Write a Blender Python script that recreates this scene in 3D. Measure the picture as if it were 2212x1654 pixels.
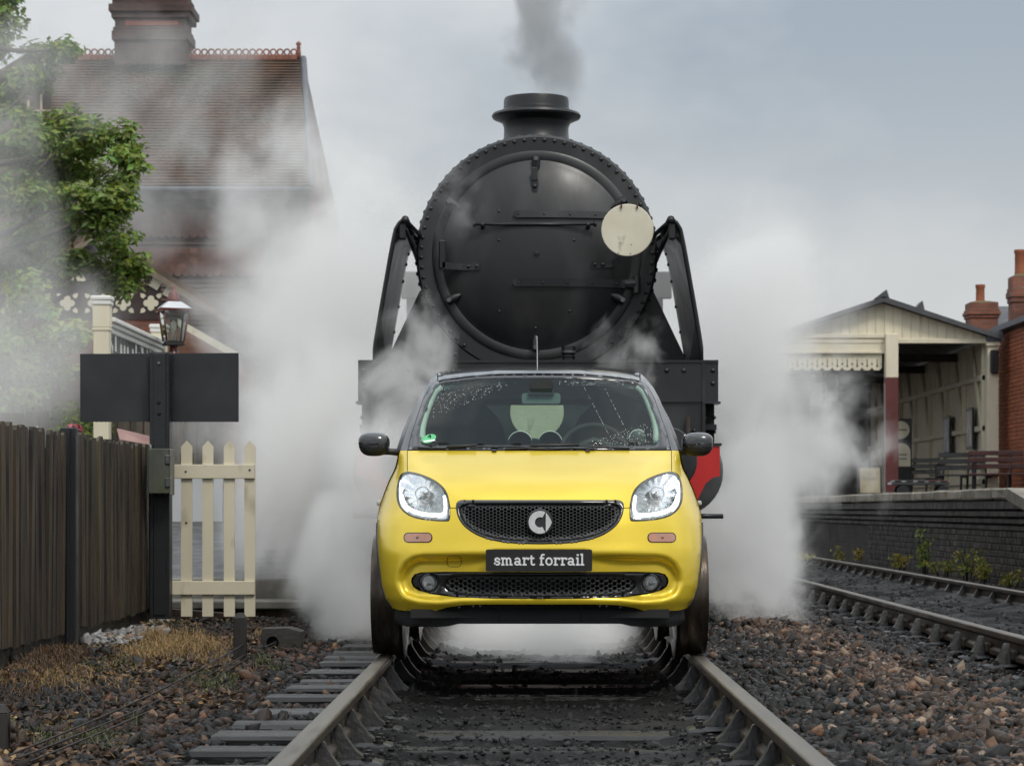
import bpy, bmesh, math, random
import numpy as np
from mathutils import Vector, Matrix
from mathutils.geometry import delaunay_2d_cdt

for _o in list(bpy.data.objects):
    bpy.data.objects.remove(_o)
SC = bpy.context.scene
COL = SC.collection
rnd = random.Random(7)
nrs = np.random.RandomState(11)

# ------------------------------------------------------------------ camera
# Working units: metres. Camera stands at x=0, y=0, EYE above the rail head and looks
# along the track (+y). FPX, PX, PY: focal length and principal point for a 2212 x 1654 picture.
FPX, PX, PY, EYE = 5200.0, 1143.0, 1100.0, 0.703
cam_data = bpy.data.cameras.new('camera')
cam = bpy.data.objects.new('camera', cam_data); COL.objects.link(cam)
cam.location = (0, 0, EYE); cam.rotation_euler = (math.radians(90), 0, 0)
cam_data.sensor_width = 36.0
cam_data.lens = FPX / 2212 * 36.0
cam_data.shift_x = -(PX - 1106) / 2212
cam_data.shift_y = (PY - 827) / 2212
cam_data.clip_start = 0.1; cam_data.clip_end = 3000
cam_data.dof.use_dof = True
cam_data.dof.focus_distance = 11.6
cam_data.dof.aperture_fstop = 9.0
SC.camera = cam

# ------------------------------------------------------------------ sky, sun, exposure
SUN_ELEV, SUN_AZ = math.radians(52), math.radians(152)   # azimuth clockwise from +y: behind the camera, to the right
wd = bpy.data.worlds.new('World'); SC.world = wd; wd.use_nodes = True
wn, wl = wd.node_tree.nodes, wd.node_tree.links
wn.clear()
wo = wn.new('ShaderNodeOutputWorld'); bg = wn.new('ShaderNodeBackground')
bg.inputs['Strength'].default_value = 0.1
sky = wn.new('ShaderNodeTexSky'); sky.sky_type = 'NISHITA'; sky.sun_disc = False
sky.sun_elevation = SUN_ELEV; sky.sun_rotation = SUN_AZ; sky.dust_density = 3.0
tc = wn.new('ShaderNodeTexCoord')
mp = wn.new('ShaderNodeMapping'); mp.inputs['Location'].default_value = (4.079, -2.319, 4.114); mp.inputs['Scale'].default_value = (1.0, 1.0, 1.9)
n1 = wn.new('ShaderNodeTexNoise'); n1.inputs['Scale'].default_value = 3.4; n1.inputs['Detail'].default_value = 5; n1.inputs['Roughness'].default_value = 0.52
r1 = wn.new('ShaderNodeValToRGB')
r1.color_ramp.elements[0].position = 0.38; r1.color_ramp.elements[0].color = (2.55, 2.98, 3.42, 1)
r1.color_ramp.elements[1].position = 0.62; r1.color_ramp.elements[1].color = (5.25, 5.35, 5.4, 1)
sx = wn.new('ShaderNodeSeparateXYZ')
hz = wn.new('ShaderNodeMapRange'); hz.interpolation_type = 'SMOOTHSTEP'
hz.inputs[1].default_value = 0.02; hz.inputs[2].default_value = 0.215; hz.inputs[3].default_value = 0.95; hz.inputs[4].default_value = 0.0
mh = wn.new('ShaderNodeMix'); mh.data_type = 'RGBA'; mh.inputs['B'].default_value = (5.9, 6.0, 5.95, 1)
# an overcast sky is about three times brighter overhead than at the horizon
ov = wn.new('ShaderNodeMapRange'); ov.inputs[1].default_value = 0.0; ov.inputs[2].default_value = 1.0; ov.inputs[3].default_value = 1.0; ov.inputs[4].default_value = 3.5
om = wn.new('ShaderNodeVectorMath'); om.operation = 'SCALE'
mx = wn.new('ShaderNodeMix'); mx.data_type = 'RGBA'; mx.inputs['Factor'].default_value = 0.94
wl.new(tc.outputs['Generated'], mp.inputs['Vector']); wl.new(mp.outputs['Vector'], n1.inputs['Vector'])
wl.new(n1.outputs['Fac'], r1.inputs['Fac'])
wl.new(tc.outputs['Generated'], sx.inputs['Vector']); wl.new(sx.outputs['Z'], hz.inputs[0]); wl.new(sx.outputs['Z'], ov.inputs[0])
wl.new(hz.outputs[0], mh.inputs['Factor']); wl.new(r1.outputs['Color'], mh.inputs['A'])
wl.new(mh.outputs['Result'], om.inputs[0]); wl.new(ov.outputs[0], om.inputs['Scale'])
wl.new(sky.outputs['Color'], mx.inputs['A']); wl.new(om.outputs[0], mx.inputs['B'])
wl.new(mx.outputs['Result'], bg.inputs['Color']); wl.new(bg.outputs[0], wo.inputs['Surface'])

sun_data = bpy.data.lights.new('sun', 'SUN'); sun = bpy.data.objects.new('sun', sun_data); COL.objects.link(sun)
sun_data.energy = 1.5; sun_data.angle = math.radians(12); sun_data.color = (1.0, 0.945, 0.86)
sd = Vector((math.sin(SUN_AZ) * math.cos(SUN_ELEV), math.cos(SUN_AZ) * math.cos(SUN_ELEV), math.sin(SUN_ELEV)))
sun.rotation_euler = sd.to_track_quat('Z', 'Y').to_euler(); sun.location = sd * 40

SC.view_settings.view_transform = 'Standard'; SC.view_settings.look = 'None'
SC.view_settings.exposure = 0.0; SC.view_settings.gamma = 1.0
SC.render.engine = 'CYCLES'
cy = SC.cycles
cy.use_denoising = True
try: cy.denoiser = 'OPENIMAGEDENOISE'
except Exception: pass
cy.use_adaptive_sampling = True; cy.adaptive_threshold = 0.02
cy.max_bounces = 12; cy.diffuse_bounces = 3; cy.glossy_bounces = 3; cy.transmission_bounces = 4
cy.transparent_max_bounces = 12; cy.volume_bounces = 8
cy.sample_clamp_indirect = 6.0
cy.volume_step_rate = 2.0; cy.volume_max_steps = 128
cy.caustics_reflective = False; cy.caustics_refractive = False

def W(px, py, D):
    """the point at depth D that the photograph shows at (px, py)"""
    return Vector(((px - PX) * D / FPX, D, EYE + (PY - py) * D / FPX))

# ------------------------------------------------------------------ materials
MATS = {}
def pmat(name, c1, c2=None, rough=0.5, rough2=None, metal=0.0, scale=6.0, detail=6.0, bump=0.0, bscale=None,
         stretch=(1, 1, 1), rand=0.0, coat=0.0, spec=0.5, coords='Object', lo=0.35, hi=0.65, c3=None, c3pos=(0.6, 0.7), c3scale=2.0,
         attr=None, coat_rough=0.03, emit=None):
    """procedural surface: two tones by noise, optional third tone in patches, noise bump, per-object brightness scatter"""
    if name in MATS: return MATS[name]
    m = bpy.data.materials.new(name); MATS[name] = m; m.use_nodes = True
    n, l = m.node_tree.nodes, m.node_tree.links
    b = n['Principled BSDF']
    c2 = c2 or tuple(x * 0.7 for x in c1)
    t = n.new('ShaderNodeTexCoord'); mp = n.new('ShaderNodeMapping'); mp.inputs['Scale'].default_value = stretch
    if coords == 'World':
        g = n.new('ShaderNodeNewGeometry'); l.new(g.outputs['Position'], mp.inputs['Vector'])
    else:
        l.new(t.outputs[coords], mp.inputs['Vector'])
    vec = mp.outputs['Vector']
    if rand:
        oi = n.new('ShaderNodeObjectInfo'); ad = n.new('ShaderNodeVectorMath'); ad.operation = 'MULTIPLY_ADD'
        cb = n.new('ShaderNodeCombineXYZ')
        for k in range(3): l.new(oi.outputs['Random'], cb.inputs[k])
        ad.inputs[1].default_value = (37, 53, 71); l.new(cb.outputs[0], ad.inputs[0]); l.new(vec, ad.inputs[2]); vec = ad.outputs[0]
    no = n.new('ShaderNodeTexNoise'); no.inputs['Scale'].default_value = scale; no.inputs['Detail'].default_value = detail
    l.new(vec, no.inputs['Vector'])
    rp = n.new('ShaderNodeValToRGB'); rp.color_ramp.elements[0].position = lo; rp.color_ramp.elements[1].position = hi
    rp.color_ramp.elements[0].color = (*c2, 1); rp.color_ramp.elements[1].color = (*c1, 1)
    l.new(no.outputs['Fac'], rp.inputs['Fac']); col = rp.outputs['Color']
    if attr:
        at = n.new('ShaderNodeAttribute'); at.attribute_name = attr
        mm = n.new('ShaderNodeMix'); mm.data_type = 'RGBA'; mm.blend_type = 'MULTIPLY'; mm.inputs['Factor'].default_value = 1
        l.new(col, mm.inputs['A']); l.new(at.outputs['Color'], mm.inputs['B']); col = mm.outputs['Result']
    if c3:
        n3 = n.new('ShaderNodeTexNoise'); n3.inputs['Scale'].default_value = c3scale; n3.inputs['Detail'].default_value = 5
        l.new(vec, n3.inputs['Vector'])
        r3 = n.new('ShaderNodeMapRange'); r3.inputs[1].default_value = c3pos[0]; r3.inputs[2].default_value = c3pos[1]
        l.new(n3.outputs['Fac'], r3.inputs[0])
        m3 = n.new('ShaderNodeMix'); m3.data_type = 'RGBA'; m3.inputs['B'].default_value = (*c3, 1)
        l.new(r3.outputs[0], m3.inputs['Factor']); l.new(col, m3.inputs['A']); col = m3.outputs['Result']
    if rand:
        hs = n.new('ShaderNodeHueSaturation'); mr = n.new('ShaderNodeMapRange')
        mr.inputs[3].default_value = 1 - rand; mr.inputs[4].default_value = 1 + rand
        l.new(oi.outputs['Random'], mr.inputs[0]); l.new(mr.outputs[0], hs.inputs['Value']); l.new(col, hs.inputs['Color']); col = hs.outputs['Color']
    l.new(col, b.inputs['Base Color'])
    if rough2 is not None:
        rr = n.new('ShaderNodeMapRange'); rr.inputs[1].default_value = 0.35; rr.inputs[2].default_value = 0.65
        rr.inputs[3].default_value = rough; rr.inputs[4].default_value = rough2
        l.new(no.outputs['Fac'], rr.inputs[0]); l.new(rr.outputs[0], b.inputs['Roughness'])
    else:
        b.inputs['Roughness'].default_value = rough
    b.inputs['Metallic'].default_value = metal
    b.inputs['Coat Weight'].default_value = coat; b.inputs['Coat Roughness'].default_value = coat_rough
    b.inputs['Specular IOR Level'].default_value = spec
    if bump:
        nb = n.new('ShaderNodeTexNoise'); nb.inputs['Scale'].default_value = bscale or scale * 4; nb.inputs['Detail'].default_value = 4
        l.new(vec, nb.inputs['Vector'])
        bp = n.new('ShaderNodeBump'); bp.inputs['Strength'].default_value = bump; bp.inputs['Distance'].default_value = 0.01
        l.new(nb.outputs['Fac'], bp.inputs['Height']); l.new(bp.outputs[0], b.inputs['Normal'])
    if emit:
        b.inputs['Emission Color'].default_value = (*emit[0], 1); b.inputs['Emission Strength'].default_value = emit[1]
    return m

def brickmat(name, c1, c2, mortar, rough=.78):
    """brick courses for walls too far away for separate bricks"""
    if name in MATS: return MATS[name]
    m = bpy.data.materials.new(name); MATS[name] = m; m.use_nodes = True; n, l = m.node_tree.nodes, m.node_tree.links; b = n['Principled BSDF']
    g = n.new('ShaderNodeNewGeometry'); sp = n.new('ShaderNodeSeparateXYZ'); ad = n.new('ShaderNodeMath'); cb = n.new('ShaderNodeCombineXYZ')
    l.new(g.outputs['Position'], sp.inputs[0]); l.new(sp.outputs['X'], ad.inputs[0]); l.new(sp.outputs['Y'], ad.inputs[1]); l.new(ad.outputs[0], cb.inputs[0]); l.new(sp.outputs['Z'], cb.inputs[1])
    t = n.new('ShaderNodeTexBrick'); t.inputs['Scale'].default_value = 1.0; t.inputs['Brick Width'].default_value = .225; t.inputs['Row Height'].default_value = .075; t.inputs['Mortar Size'].default_value = .008
    t.inputs['Color1'].default_value = (*c1, 1); t.inputs['Color2'].default_value = (*c2, 1); t.inputs['Mortar'].default_value = (*mortar, 1); t.inputs['Bias'].default_value = -.1; l.new(cb.outputs[0], t.inputs['Vector'])
    no = n.new('ShaderNodeTexNoise'); no.inputs['Scale'].default_value = 1.7; no.inputs['Detail'].default_value = 6; l.new(g.outputs['Position'], no.inputs['Vector'])
    mr = n.new('ShaderNodeMapRange'); mr.inputs[1].default_value = .3; mr.inputs[2].default_value = .7; mr.inputs[3].default_value = .55; mr.inputs[4].default_value = 1.2; l.new(no.outputs['Fac'], mr.inputs[0])
    hs = n.new('ShaderNodeHueSaturation'); l.new(mr.outputs[0], hs.inputs['Value']); l.new(t.outputs['Color'], hs.inputs['Color']); l.new(hs.outputs[0], b.inputs['Base Color'])
    bp = n.new('ShaderNodeBump'); bp.inputs['Strength'].default_value = .5; bp.inputs['Distance'].default_value = .01; bp.invert = True; l.new(t.outputs['Fac'], bp.inputs['Height']); l.new(bp.outputs[0], b.inputs['Normal'])
    b.inputs['Roughness'].default_value = rough; return m
def glass(name, tint, mixf=0.12, rough=0.0, gloss=.95):
    """thin pane: mostly see-through, with a mirror coat that grows towards grazing angles"""
    if name in MATS: return MATS[name]
    m = bpy.data.materials.new(name); MATS[name] = m; m.use_nodes = True
    n, l = m.node_tree.nodes, m.node_tree.links; n.clear()
    o = n.new('ShaderNodeOutputMaterial'); tr = n.new('ShaderNodeBsdfTransparent'); gl = n.new('ShaderNodeBsdfGlossy')
    tr.inputs[0].default_value = (*tint, 1); gl.inputs['Roughness'].default_value = rough; gl.inputs[0].default_value = (gloss*.95, gloss, gloss*.98, 1)
    fr = n.new('ShaderNodeFresnel'); fr.inputs[0].default_value = 1.5
    ad = n.new('ShaderNodeMath'); ad.operation = 'MULTIPLY_ADD'; ad.inputs[1].default_value = 1.0; ad.inputs[2].default_value = mixf
    ad.use_clamp = True
    mx = n.new('ShaderNodeMixShader')
    l.new(fr.outputs[0], ad.inputs[0]); l.new(ad.outputs[0], mx.inputs[0]); l.new(tr.outputs[0], mx.inputs[1]); l.new(gl.outputs[0], mx.inputs[2])
    l.new(mx.outputs[0], o.inputs[0])
    return m

# ------------------------------------------------------------------ mesh helpers
class MB:
    """collects vertices and faces"""
    def __init__(s): s.v, s.f = [], []
    def add(s, v, f, M=None):
        o = len(s.v)
        if M is not None: v = [M @ Vector(p) for p in v]
        s.v += [tuple(p) for p in v]; s.f += [tuple(i + o for i in q) for q in f]; return s
    def box(s, lo, hi, c=0.0, M=None):
        return s.add(*cbox(lo, hi, c), M)
    def tube(s, pts, r, n=8, closed=False):
        return s.add(*tube(pts, r, n, closed))
    def lathe(s, prof, n=32, M=None, cap=True): return s.add(*lathe(prof, n, cap), M)
    def prism(s, poly, a, b, M=None): return s.add(*prism(poly, a, b), M)
    def build(s, name, mat, parent=None, smooth=False, **kw):
        return mobj(name, s.v, s.f, mat, parent, smooth, **kw)

def cbox(lo, hi, c=0.0):
    x0, y0, z0 = lo; x1, y1, z1 = hi
    if c <= 0:
        v = [(x0,y0,z0),(x1,y0,z0),(x1,y1,z0),(x0,y1,z0),(x0,y0,z1),(x1,y0,z1),(x1,y1,z1),(x0,y1,z1)]
        return v, [(0,3,2,1),(4,5,6,7),(0,1,5,4),(1,2,6,5),(2,3,7,6),(3,0,4,7)]
    c = min(c, abs(x1-x0)*.45, abs(y1-y0)*.45, abs(z1-z0)*.45)
    v = []; idx = {}
    for ix, (X, sx) in enumerate(((x0, 1), (x1, -1))):
        for iy, (Y, sy) in enumerate(((y0, 1), (y1, -1))):
            for iz, (Z, sz) in enumerate(((z0, 1), (z1, -1))):
                idx[ix,iy,iz,'x'] = len(v); v.append((X, Y+sy*c, Z+sz*c))
                idx[ix,iy,iz,'y'] = len(v); v.append((X+sx*c, Y, Z+sz*c))
                idx[ix,iy,iz,'z'] = len(v); v.append((X+sx*c, Y+sy*c, Z))
    f = []
    I = idx
    f.append((I[0,0,0,'x'],I[0,0,1,'x'],I[0,1,1,'x'],I[0,1,0,'x'])); f.append((I[1,0,0,'x'],I[1,1,0,'x'],I[1,1,1,'x'],I[1,0,1,'x']))
    f.append((I[0,0,0,'y'],I[1,0,0,'y'],I[1,0,1,'y'],I[0,0,1,'y'])); f.append((I[0,1,0,'y'],I[0,1,1,'y'],I[1,1,1,'y'],I[1,1,0,'y']))
    f.append((I[0,0,0,'z'],I[0,1,0,'z'],I[1,1,0,'z'],I[1,0,0,'z'])); f.append((I[0,0,1,'z'],I[1,0,1,'z'],I[1,1,1,'z'],I[0,1,1,'z']))
    for a in (0, 1):
        for b in (0, 1):
            q = (I[a,b,0,'x'],I[a,b,1,'x'],I[a,b,1,'y'],I[a,b,0,'y']); f.append(q if (a+b) % 2 else q[::-1])
            q = (I[a,0,b,'x'],I[a,1,b,'x'],I[a,1,b,'z'],I[a,0,b,'z']); f.append(q[::-1] if (a+b) % 2 else q)
            q = (I[0,a,b,'y'],I[1,a,b,'y'],I[1,a,b,'z'],I[0,a,b,'z']); f.append(q if (a+b) % 2 else q[::-1])
            for e in (0, 1):
                q = (I[a,b,e,'x'],I[a,b,e,'y'],I[a,b,e,'z']); f.append(q if (a+b+e) % 2 == 0 else q[::-1])
    return v, f

def tube(pts, r, n=8, closed=False):
    P = [Vector(p) for p in pts]; v = []; f = []
    rs = r if isinstance(r, (list, tuple)) else [r] * len(P)
    up = None
    for i, p in enumerate(P):
        if closed: t = (P[(i+1) % len(P)] - P[i-1])
        else: t = P[min(i+1, len(P)-1)] - P[max(i-1, 0)]
        t.normalize()
        if up is None:
            up = Vector((0, 0, 1)) if abs(t.z) < 0.9 else Vector((1, 0, 0))
        a = t.cross(up)
        if a.length < 1e-4: a = t.cross(Vector((0, 1, 0)))
        a.normalize(); b = a.cross(t).normalized(); up = b
        for k in range(n):
            q = 2*math.pi*k/n; v.append(p + (a*math.cos(q) + b*math.sin(q)) * rs[i])
    m = len(P)
    for i in range(m if closed else m-1):
        j = (i+1) % m
        for k in range(n): f.append((i*n+k, i*n+(k+1) % n, j*n+(k+1) % n, j*n+k))
    if not closed:
        f.append(tuple(range(n))[::-1]); f.append(tuple((m-1)*n+k for k in range(n)))
    return v, f

def lathe(prof, n=32, cap=True):
    """profile [(r, z)] spun about z"""
    v, f = [], []
    for r, z in prof:
        for k in range(n):
            q = 2*math.pi*k/n; v.append((r*math.cos(q), r*math.sin(q), z))
    m = len(prof)
    for i in range(m-1):
        for k in range(n): f.append((i*n+k, i*n+(k+1) % n, (i+1)*n+(k+1) % n, (i+1)*n+k))
    if cap:
        f.append(tuple(range(n))[::-1]); f.append(tuple((m-1)*n+k for k in range(n)))
    return v, f

def prism(poly, a, b):
    """poly in (x, z), from y=a to y=b"""
    n = len(poly)
    v = [(x, a, z) for x, z in poly] + [(x, b, z) for x, z in poly]
    f = [tuple(range(n)), tuple(range(n, 2*n))[::-1]] + [(i+n, (i+1) % n + n, (i+1) % n, i) for i in range(n)]
    return v, f

def mobj(name, v, f, mat, parent=None, smooth=False, loc=None, fix=True, angle=None):
    me = bpy.data.meshes.new(name); me.from_pydata([tuple(p) for p in v], [], f); me.update()
    if fix:
        bm = bmesh.new(); bm.from_mesh(me); bmesh.ops.recalc_face_normals(bm, faces=bm.faces); bm.to_mesh(me); bm.free()
    if mat is not None: me.materials.append(mat)
    if smooth:
        me.polygons.foreach_set('use_smooth', [True] * len(me.polygons))
        if smooth == 'auto' or angle: me.set_sharp_from_angle(angle=math.radians(angle or 38))
    o = bpy.data.objects.new(name, me); COL.objects.link(o)
    if parent is not None: o.parent = parent
    if loc is not None: o.location = loc
    return o

def inst(src, name, parent=None, M=None, loc=None):
    o = bpy.data.objects.new(name, src.data if hasattr(src, 'data') else src); COL.objects.link(o)
    if parent is not None: o.parent = parent
    if M is not None: o.matrix_local = M
    if loc is not None: o.location = loc
    return o

def thing(name, label, cat, loc=(0, 0, 0), group=None):
    o = bpy.data.objects.new(name, None); COL.objects.link(o); o.location = loc; o.empty_display_size = 0.2
    return tag(o, label, cat, group)
def tag(o, label, cat=None, group=None, kind=None):
    if label: o['label'] = label
    if cat: o['category'] = cat
    if group: o['group'] = group
    if kind: o['kind'] = kind
    return o
def kind(o, k): o['kind'] = k; return o

def inpoly(P, poly):
    P = np.asarray(P, float); x, y = P[:, 0], P[:, 1]; r = np.zeros(len(P), bool); n = len(poly); j = n-1
    for i in range(n):
        xi, yi = poly[i]; xj, yj = poly[j]
        c = (yi > y) != (yj > y)
        with np.errstate(divide='ignore', invalid='ignore'):
            xx = (xj-xi) * (y-yi) / ((yj-yi) if yj != yi else 1e-12) + xi
        r ^= c & (x < xx); j = i
    return r
def polydist(P, poly, closed=True):
    P = np.asarray(P, float); d = np.full(len(P), 1e9); n = len(poly)
    for i in range(n if closed else n-1):
        a = np.array(poly[i], float); b = np.array(poly[(i+1) % n], float); ab = b-a; L = ab @ ab
        if L < 1e-12: continue
        t = np.clip(((P-a) @ ab) / L, 0, 1); d = np.minimum(d, np.hypot(*((a + t[:, None]*ab) - P).T))
    return d
def resample(poly, step, closed=True):
    out = []; n = len(poly)
    for i in range(n if closed else n-1):
        a, b = poly[i], poly[(i+1) % n]; L = math.hypot(b[0]-a[0], b[1]-a[1]); k = max(1, round(L/step))
        for j in range(k): out.append((a[0] + (b[0]-a[0])*j/k, a[1] + (b[1]-a[1])*j/k))
    if not closed: out.append(tuple(poly[-1]))
    return out
def smoothpoly(poly, closed=True, sub=6):
    """Catmull-Rom through the points"""
    n = len(poly); out = []
    for i in range(n if closed else n-1):
        p0, p1, p2, p3 = (poly[(i-1) % n] if closed or i > 0 else poly[0]), poly[i], poly[(i+1) % n], (poly[(i+2) % n] if closed or i+2 < n else poly[-1])
        for k in range(sub):
            t = k/sub
            out.append(tuple(0.5*((2*p1[j]) + (-p0[j]+p2[j])*t + (2*p0[j]-5*p1[j]+4*p2[j]-p3[j])*t*t + (-p0[j]+3*p1[j]-3*p2[j]+p3[j])*t**3) for j in (0, 1)))
    if not closed: out.append(tuple(poly[-1]))
    return out
def triangulate(outer, holes=(), step=8.0, bstep=None, jit=0.15):
    """mesh of the region inside outer and outside holes"""
    bstep = bstep or step
    loops = [resample(outer, bstep)] + [resample(h, bstep) for h in holes]
    pts, edges = [], []
    for L in loops:
        o = len(pts); pts += L; edges += [(o+i, o+(i+1) % len(L)) for i in range(len(L))]
    xs = [p[0] for p in outer]; ys = [p[1] for p in outer]
    gx = np.arange(min(xs), max(xs), step); gy = np.arange(min(ys), max(ys), step*0.87)
    G = np.array([(x + (0.5*step if j % 2 else 0), y) for j, y in enumerate(gy) for x in gx])
    if len(G):
        ok = inpoly(G, outer)
        for h in holes: ok &= ~inpoly(G, h)
        G = G[ok]
        if len(G):
            d = np.full(len(G), 1e9)
            for L in [outer] + list(holes): d = np.minimum(d, polydist(G, L))
            G = G[d > 0.45*bstep]
            pts = pts + [tuple(p) for p in G]
    r = delaunay_2d_cdt([Vector(p) for p in pts], edges, [], 0, 1e-6)
    V = np.array([tuple(p) for p in r[0]]); T = np.array([t for t in r[2] if len(t) == 3])
    c = V[T].mean(1); ok = inpoly(c, outer)
    for h in holes: ok &= ~inpoly(c, h)
    return V, T[ok]
def interp(x, tab):
    return np.interp(x, [t[0] for t in tab], [t[1] for t in tab])
# ================================================================== ground, ballast, tracks
TX = 0.06            # centre line of the main track
T2X = 2.73 + .7525   # centre line of the second track
M_soil = pmat('black_soil', (.020, .018, .015), (.010, .009, .008), rough=.75, rough2=.35, scale=3.0, bump=.8, bscale=22, coords='World', c3=(.055, .042, .028), c3pos=(.55, .7), c3scale=.7)
M_grime = pmat('coal_grime', (.015, .0145, .014), (.005, .005, .005), rough=.85, rough2=.50, scale=3.2, bump=1.0, bscale=46, coords='World', spec=.16, detail=9)
ground = mobj('ground', [(-600, -60, -.34), (600, -60, -.34), (600, 1200, -.34), (-600, 1200, -.34)], [(0, 1, 2, 3)], M_soil); kind(ground, 'structure')

_TAB = {}
def vnoise(x, y, seed=0):
    """smooth value noise"""
    if seed not in _TAB: _TAB[seed] = np.random.RandomState(seed).rand(256, 256)
    tab = _TAB[seed]
    xi, yi = np.floor(x).astype(int), np.floor(y).astype(int); fx, fy = x-xi, y-yi
    fx = fx*fx*(3-2*fx); fy = fy*fy*(3-2*fy)
    g = lambda a, b: tab[a % 256, b % 256]
    return (g(xi, yi)*(1-fx)+g(xi+1, yi)*fx)*(1-fy) + (g(xi, yi+1)*(1-fx)+g(xi+1, yi+1)*fx)*fy
def fbm(x, y, seed=0, o=4):
    s = 0; a = .5; t = 0
    for k in range(o): s = s + a*vnoise(x, y, seed+k); t += a; x = x*2.03+7; y = y*2.03+3; a *= .5
    return s/t
SP1, S1 = .63, 8.33 - 3*.63
SP2, S2 = .76, 14.2 - 9*.76
def bed_z(x, y):
    z = np.full_like(x, -.232)
    ins = np.abs(x-TX) < .72
    ph = np.abs(((y-S1+SP1/2) % SP1)-SP1/2); z = np.where(ins, -.228 + .035*sstep((.20-ph)/.10) + .026*sstep((np.abs(x-TX)-.42)/.25), z); amp = np.where(ins, .42, 1.0)
    ins2 = np.abs(x-T2X) < .76
    z = np.where(ins2, -.150 + .018*np.cos(2*np.pi*(y-S2)/SP2) + .04*sstep((np.abs(x-T2X)-.3)/.4)-.02, z)
    mid = (x > TX+.8) & (x < T2X-.75)
    z = np.where(mid, -.205 + .045*np.exp(-((x-1.75)/.45)**2), z)
    z = np.where(x > T2X+.78, -.17, z)
    lf = x < -1.2
    z = np.where(lf, -.228 + .035*sstep((-1.5-x)/.8), z)
    z = np.where(x < -2.6, -.193 - .02*sstep((-2.7-x)/.4), z)
    return z + amp*(.05*(fbm(x*1.7, y*1.7, 3)-.5) + .028*(fbm(x*7, y*7, 9)-.5)) + .016*(vnoise(x*19, y*19, 21)-.5) + .014*(vnoise(x*33, y*23, 25)-.5)
def sstep(x): x = np.clip(x, 0, 1); return x*x*(3-2*x)
def sheet(name, x0, x1, y0, y1, nx, ny, mat, warp=1.0):
    xs = np.linspace(x0, x1, nx); ys = y0 + (y1-y0)*np.linspace(0, 1, ny)**warp
    X, Y = np.meshgrid(xs, ys); Z = bed_z(X, Y)
    V = np.stack([X, Y, Z], -1).reshape(-1, 3); i = np.arange((ny-1)*nx).reshape(ny-1, nx)[:, :-1].ravel()
    F = np.stack([i, i+1, i+nx+1, i+nx], 1)
    me = bpy.data.meshes.new(name); me.from_pydata(V.tolist(), [], F.tolist()); me.materials.append(mat)
    me.polygons.foreach_set('use_smooth', [True]*len(F)); o = bpy.data.objects.new(name, me); COL.objects.link(o); return o
bed = sheet('track_bed', -4.6, 5.0, 6.4, 60, 300, 900, M_grime, 2.1); kind(bed, 'structure')

# --- loose stones
def rock_shapes(n, seed, pts=11):
    r = np.random.RandomState(seed); out = []
    for k in range(n):
        bm = bmesh.new()
        P = r.normal(size=(pts, 3)); P /= np.linalg.norm(P, axis=1)[:, None]; P *= r.uniform(.75, 1.1, (pts, 1)); P *= np.array([1.15, .95, .68])
        for p in P: bm.verts.new(p)
        res = bmesh.ops.convex_hull(bm, input=bm.verts)
        bmesh.ops.delete(bm, geom=[v for v in bm.verts if not v.link_faces], context='VERTS')
        bmesh.ops.triangulate(bm, faces=bm.faces); bm.verts.index_update()
        out.append((np.array([v.co[:] for v in bm.verts]), np.array([[v.index for v in f.verts] for f in bm.faces]))); bm.free()
    return out
ROCKS = rock_shapes(9, 5)
def scatter(name, pos, size, col, mat, flat=1.0, seed=1):
    r = np.random.RandomState(seed); n = len(pos); Vs, Fs, Cs = [], [], []; off = 0
    which = r.randint(0, len(ROCKS), n)
    for w, (v, f) in enumerate(ROCKS):
        ii = np.where(which == w)[0]
        if not len(ii): continue
        m = len(ii); a = r.uniform(0, 2*np.pi, m); tx, ty = r.normal(0, .45, m), r.normal(0, .45, m)
        ca, sa = np.cos(a), np.sin(a); R = np.zeros((m, 3, 3)); R[:, 0, 0] = ca; R[:, 0, 1] = -sa; R[:, 1, 0] = sa; R[:, 1, 1] = ca; R[:, 2, 2] = 1
        T = np.tile(np.eye(3), (m, 1, 1)); T[:, 0, 2] = tx; T[:, 2, 0] = -tx; T[:, 1, 2] = ty; T[:, 2, 1] = -ty
        S = size[ii][:, None, None]*r.uniform(.75, 1.25, (m, 1, 3))
        q = np.einsum('mij,mkj->mki', R @ T, v[None]*S); q[:, :, 2] *= flat
        q += pos[ii][:, None, :]
        Vs.append(q.reshape(-1, 3)); Fs.append((f[None] + (off + np.arange(m)*len(v))[:, None, None]).reshape(-1, 3)); off += m*len(v)
        Cs.append(np.repeat(col[ii], len(v), 0))
    V = np.concatenate(Vs); F = np.concatenate(Fs); C = np.concatenate(Cs)
    me = bpy.data.meshes.new(name); me.vertices.add(len(V)); me.vertices.foreach_set('co', V.ravel().astype(np.float32))
    me.loops.add(F.size); me.polygons.add(len(F)); me.loops.foreach_set('vertex_index', F.ravel().astype(np.int32))
    me.polygons.foreach_set('loop_start', np.arange(0, F.size, 3, dtype=np.int32)); me.polygons.foreach_set('loop_total', np.full(len(F), 3, np.int32))
    me.update(calc_edges=True)
    ca = me.color_attributes.new('tint', 'FLOAT_COLOR', 'POINT'); ca.data.foreach_set('color', np.concatenate([C, np.ones((len(C), 1))], 1).ravel().astype(np.float32))
    me.materials.append(mat); o = bpy.data.objects.new(name, me); COL.objects.link(o); return o
M_stone = pmat('ballast_stone', (1.0, 1.0, 1.0), (.55, .55, .55), rough=.62, rough2=.36, scale=38, coords='World', attr='tint', bump=.7, bscale=160, lo=.3, hi=.7, spec=.3)
def palette(n, cols, wts, seed, var=.22):
    r = np.random.RandomState(seed); c = np.array(cols)[r.choice(len(cols), n, p=np.array(wts)/sum(wts))]
    return np.clip(c*(1 + r.normal(0, var, (n, 1))), .006, .7)
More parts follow.
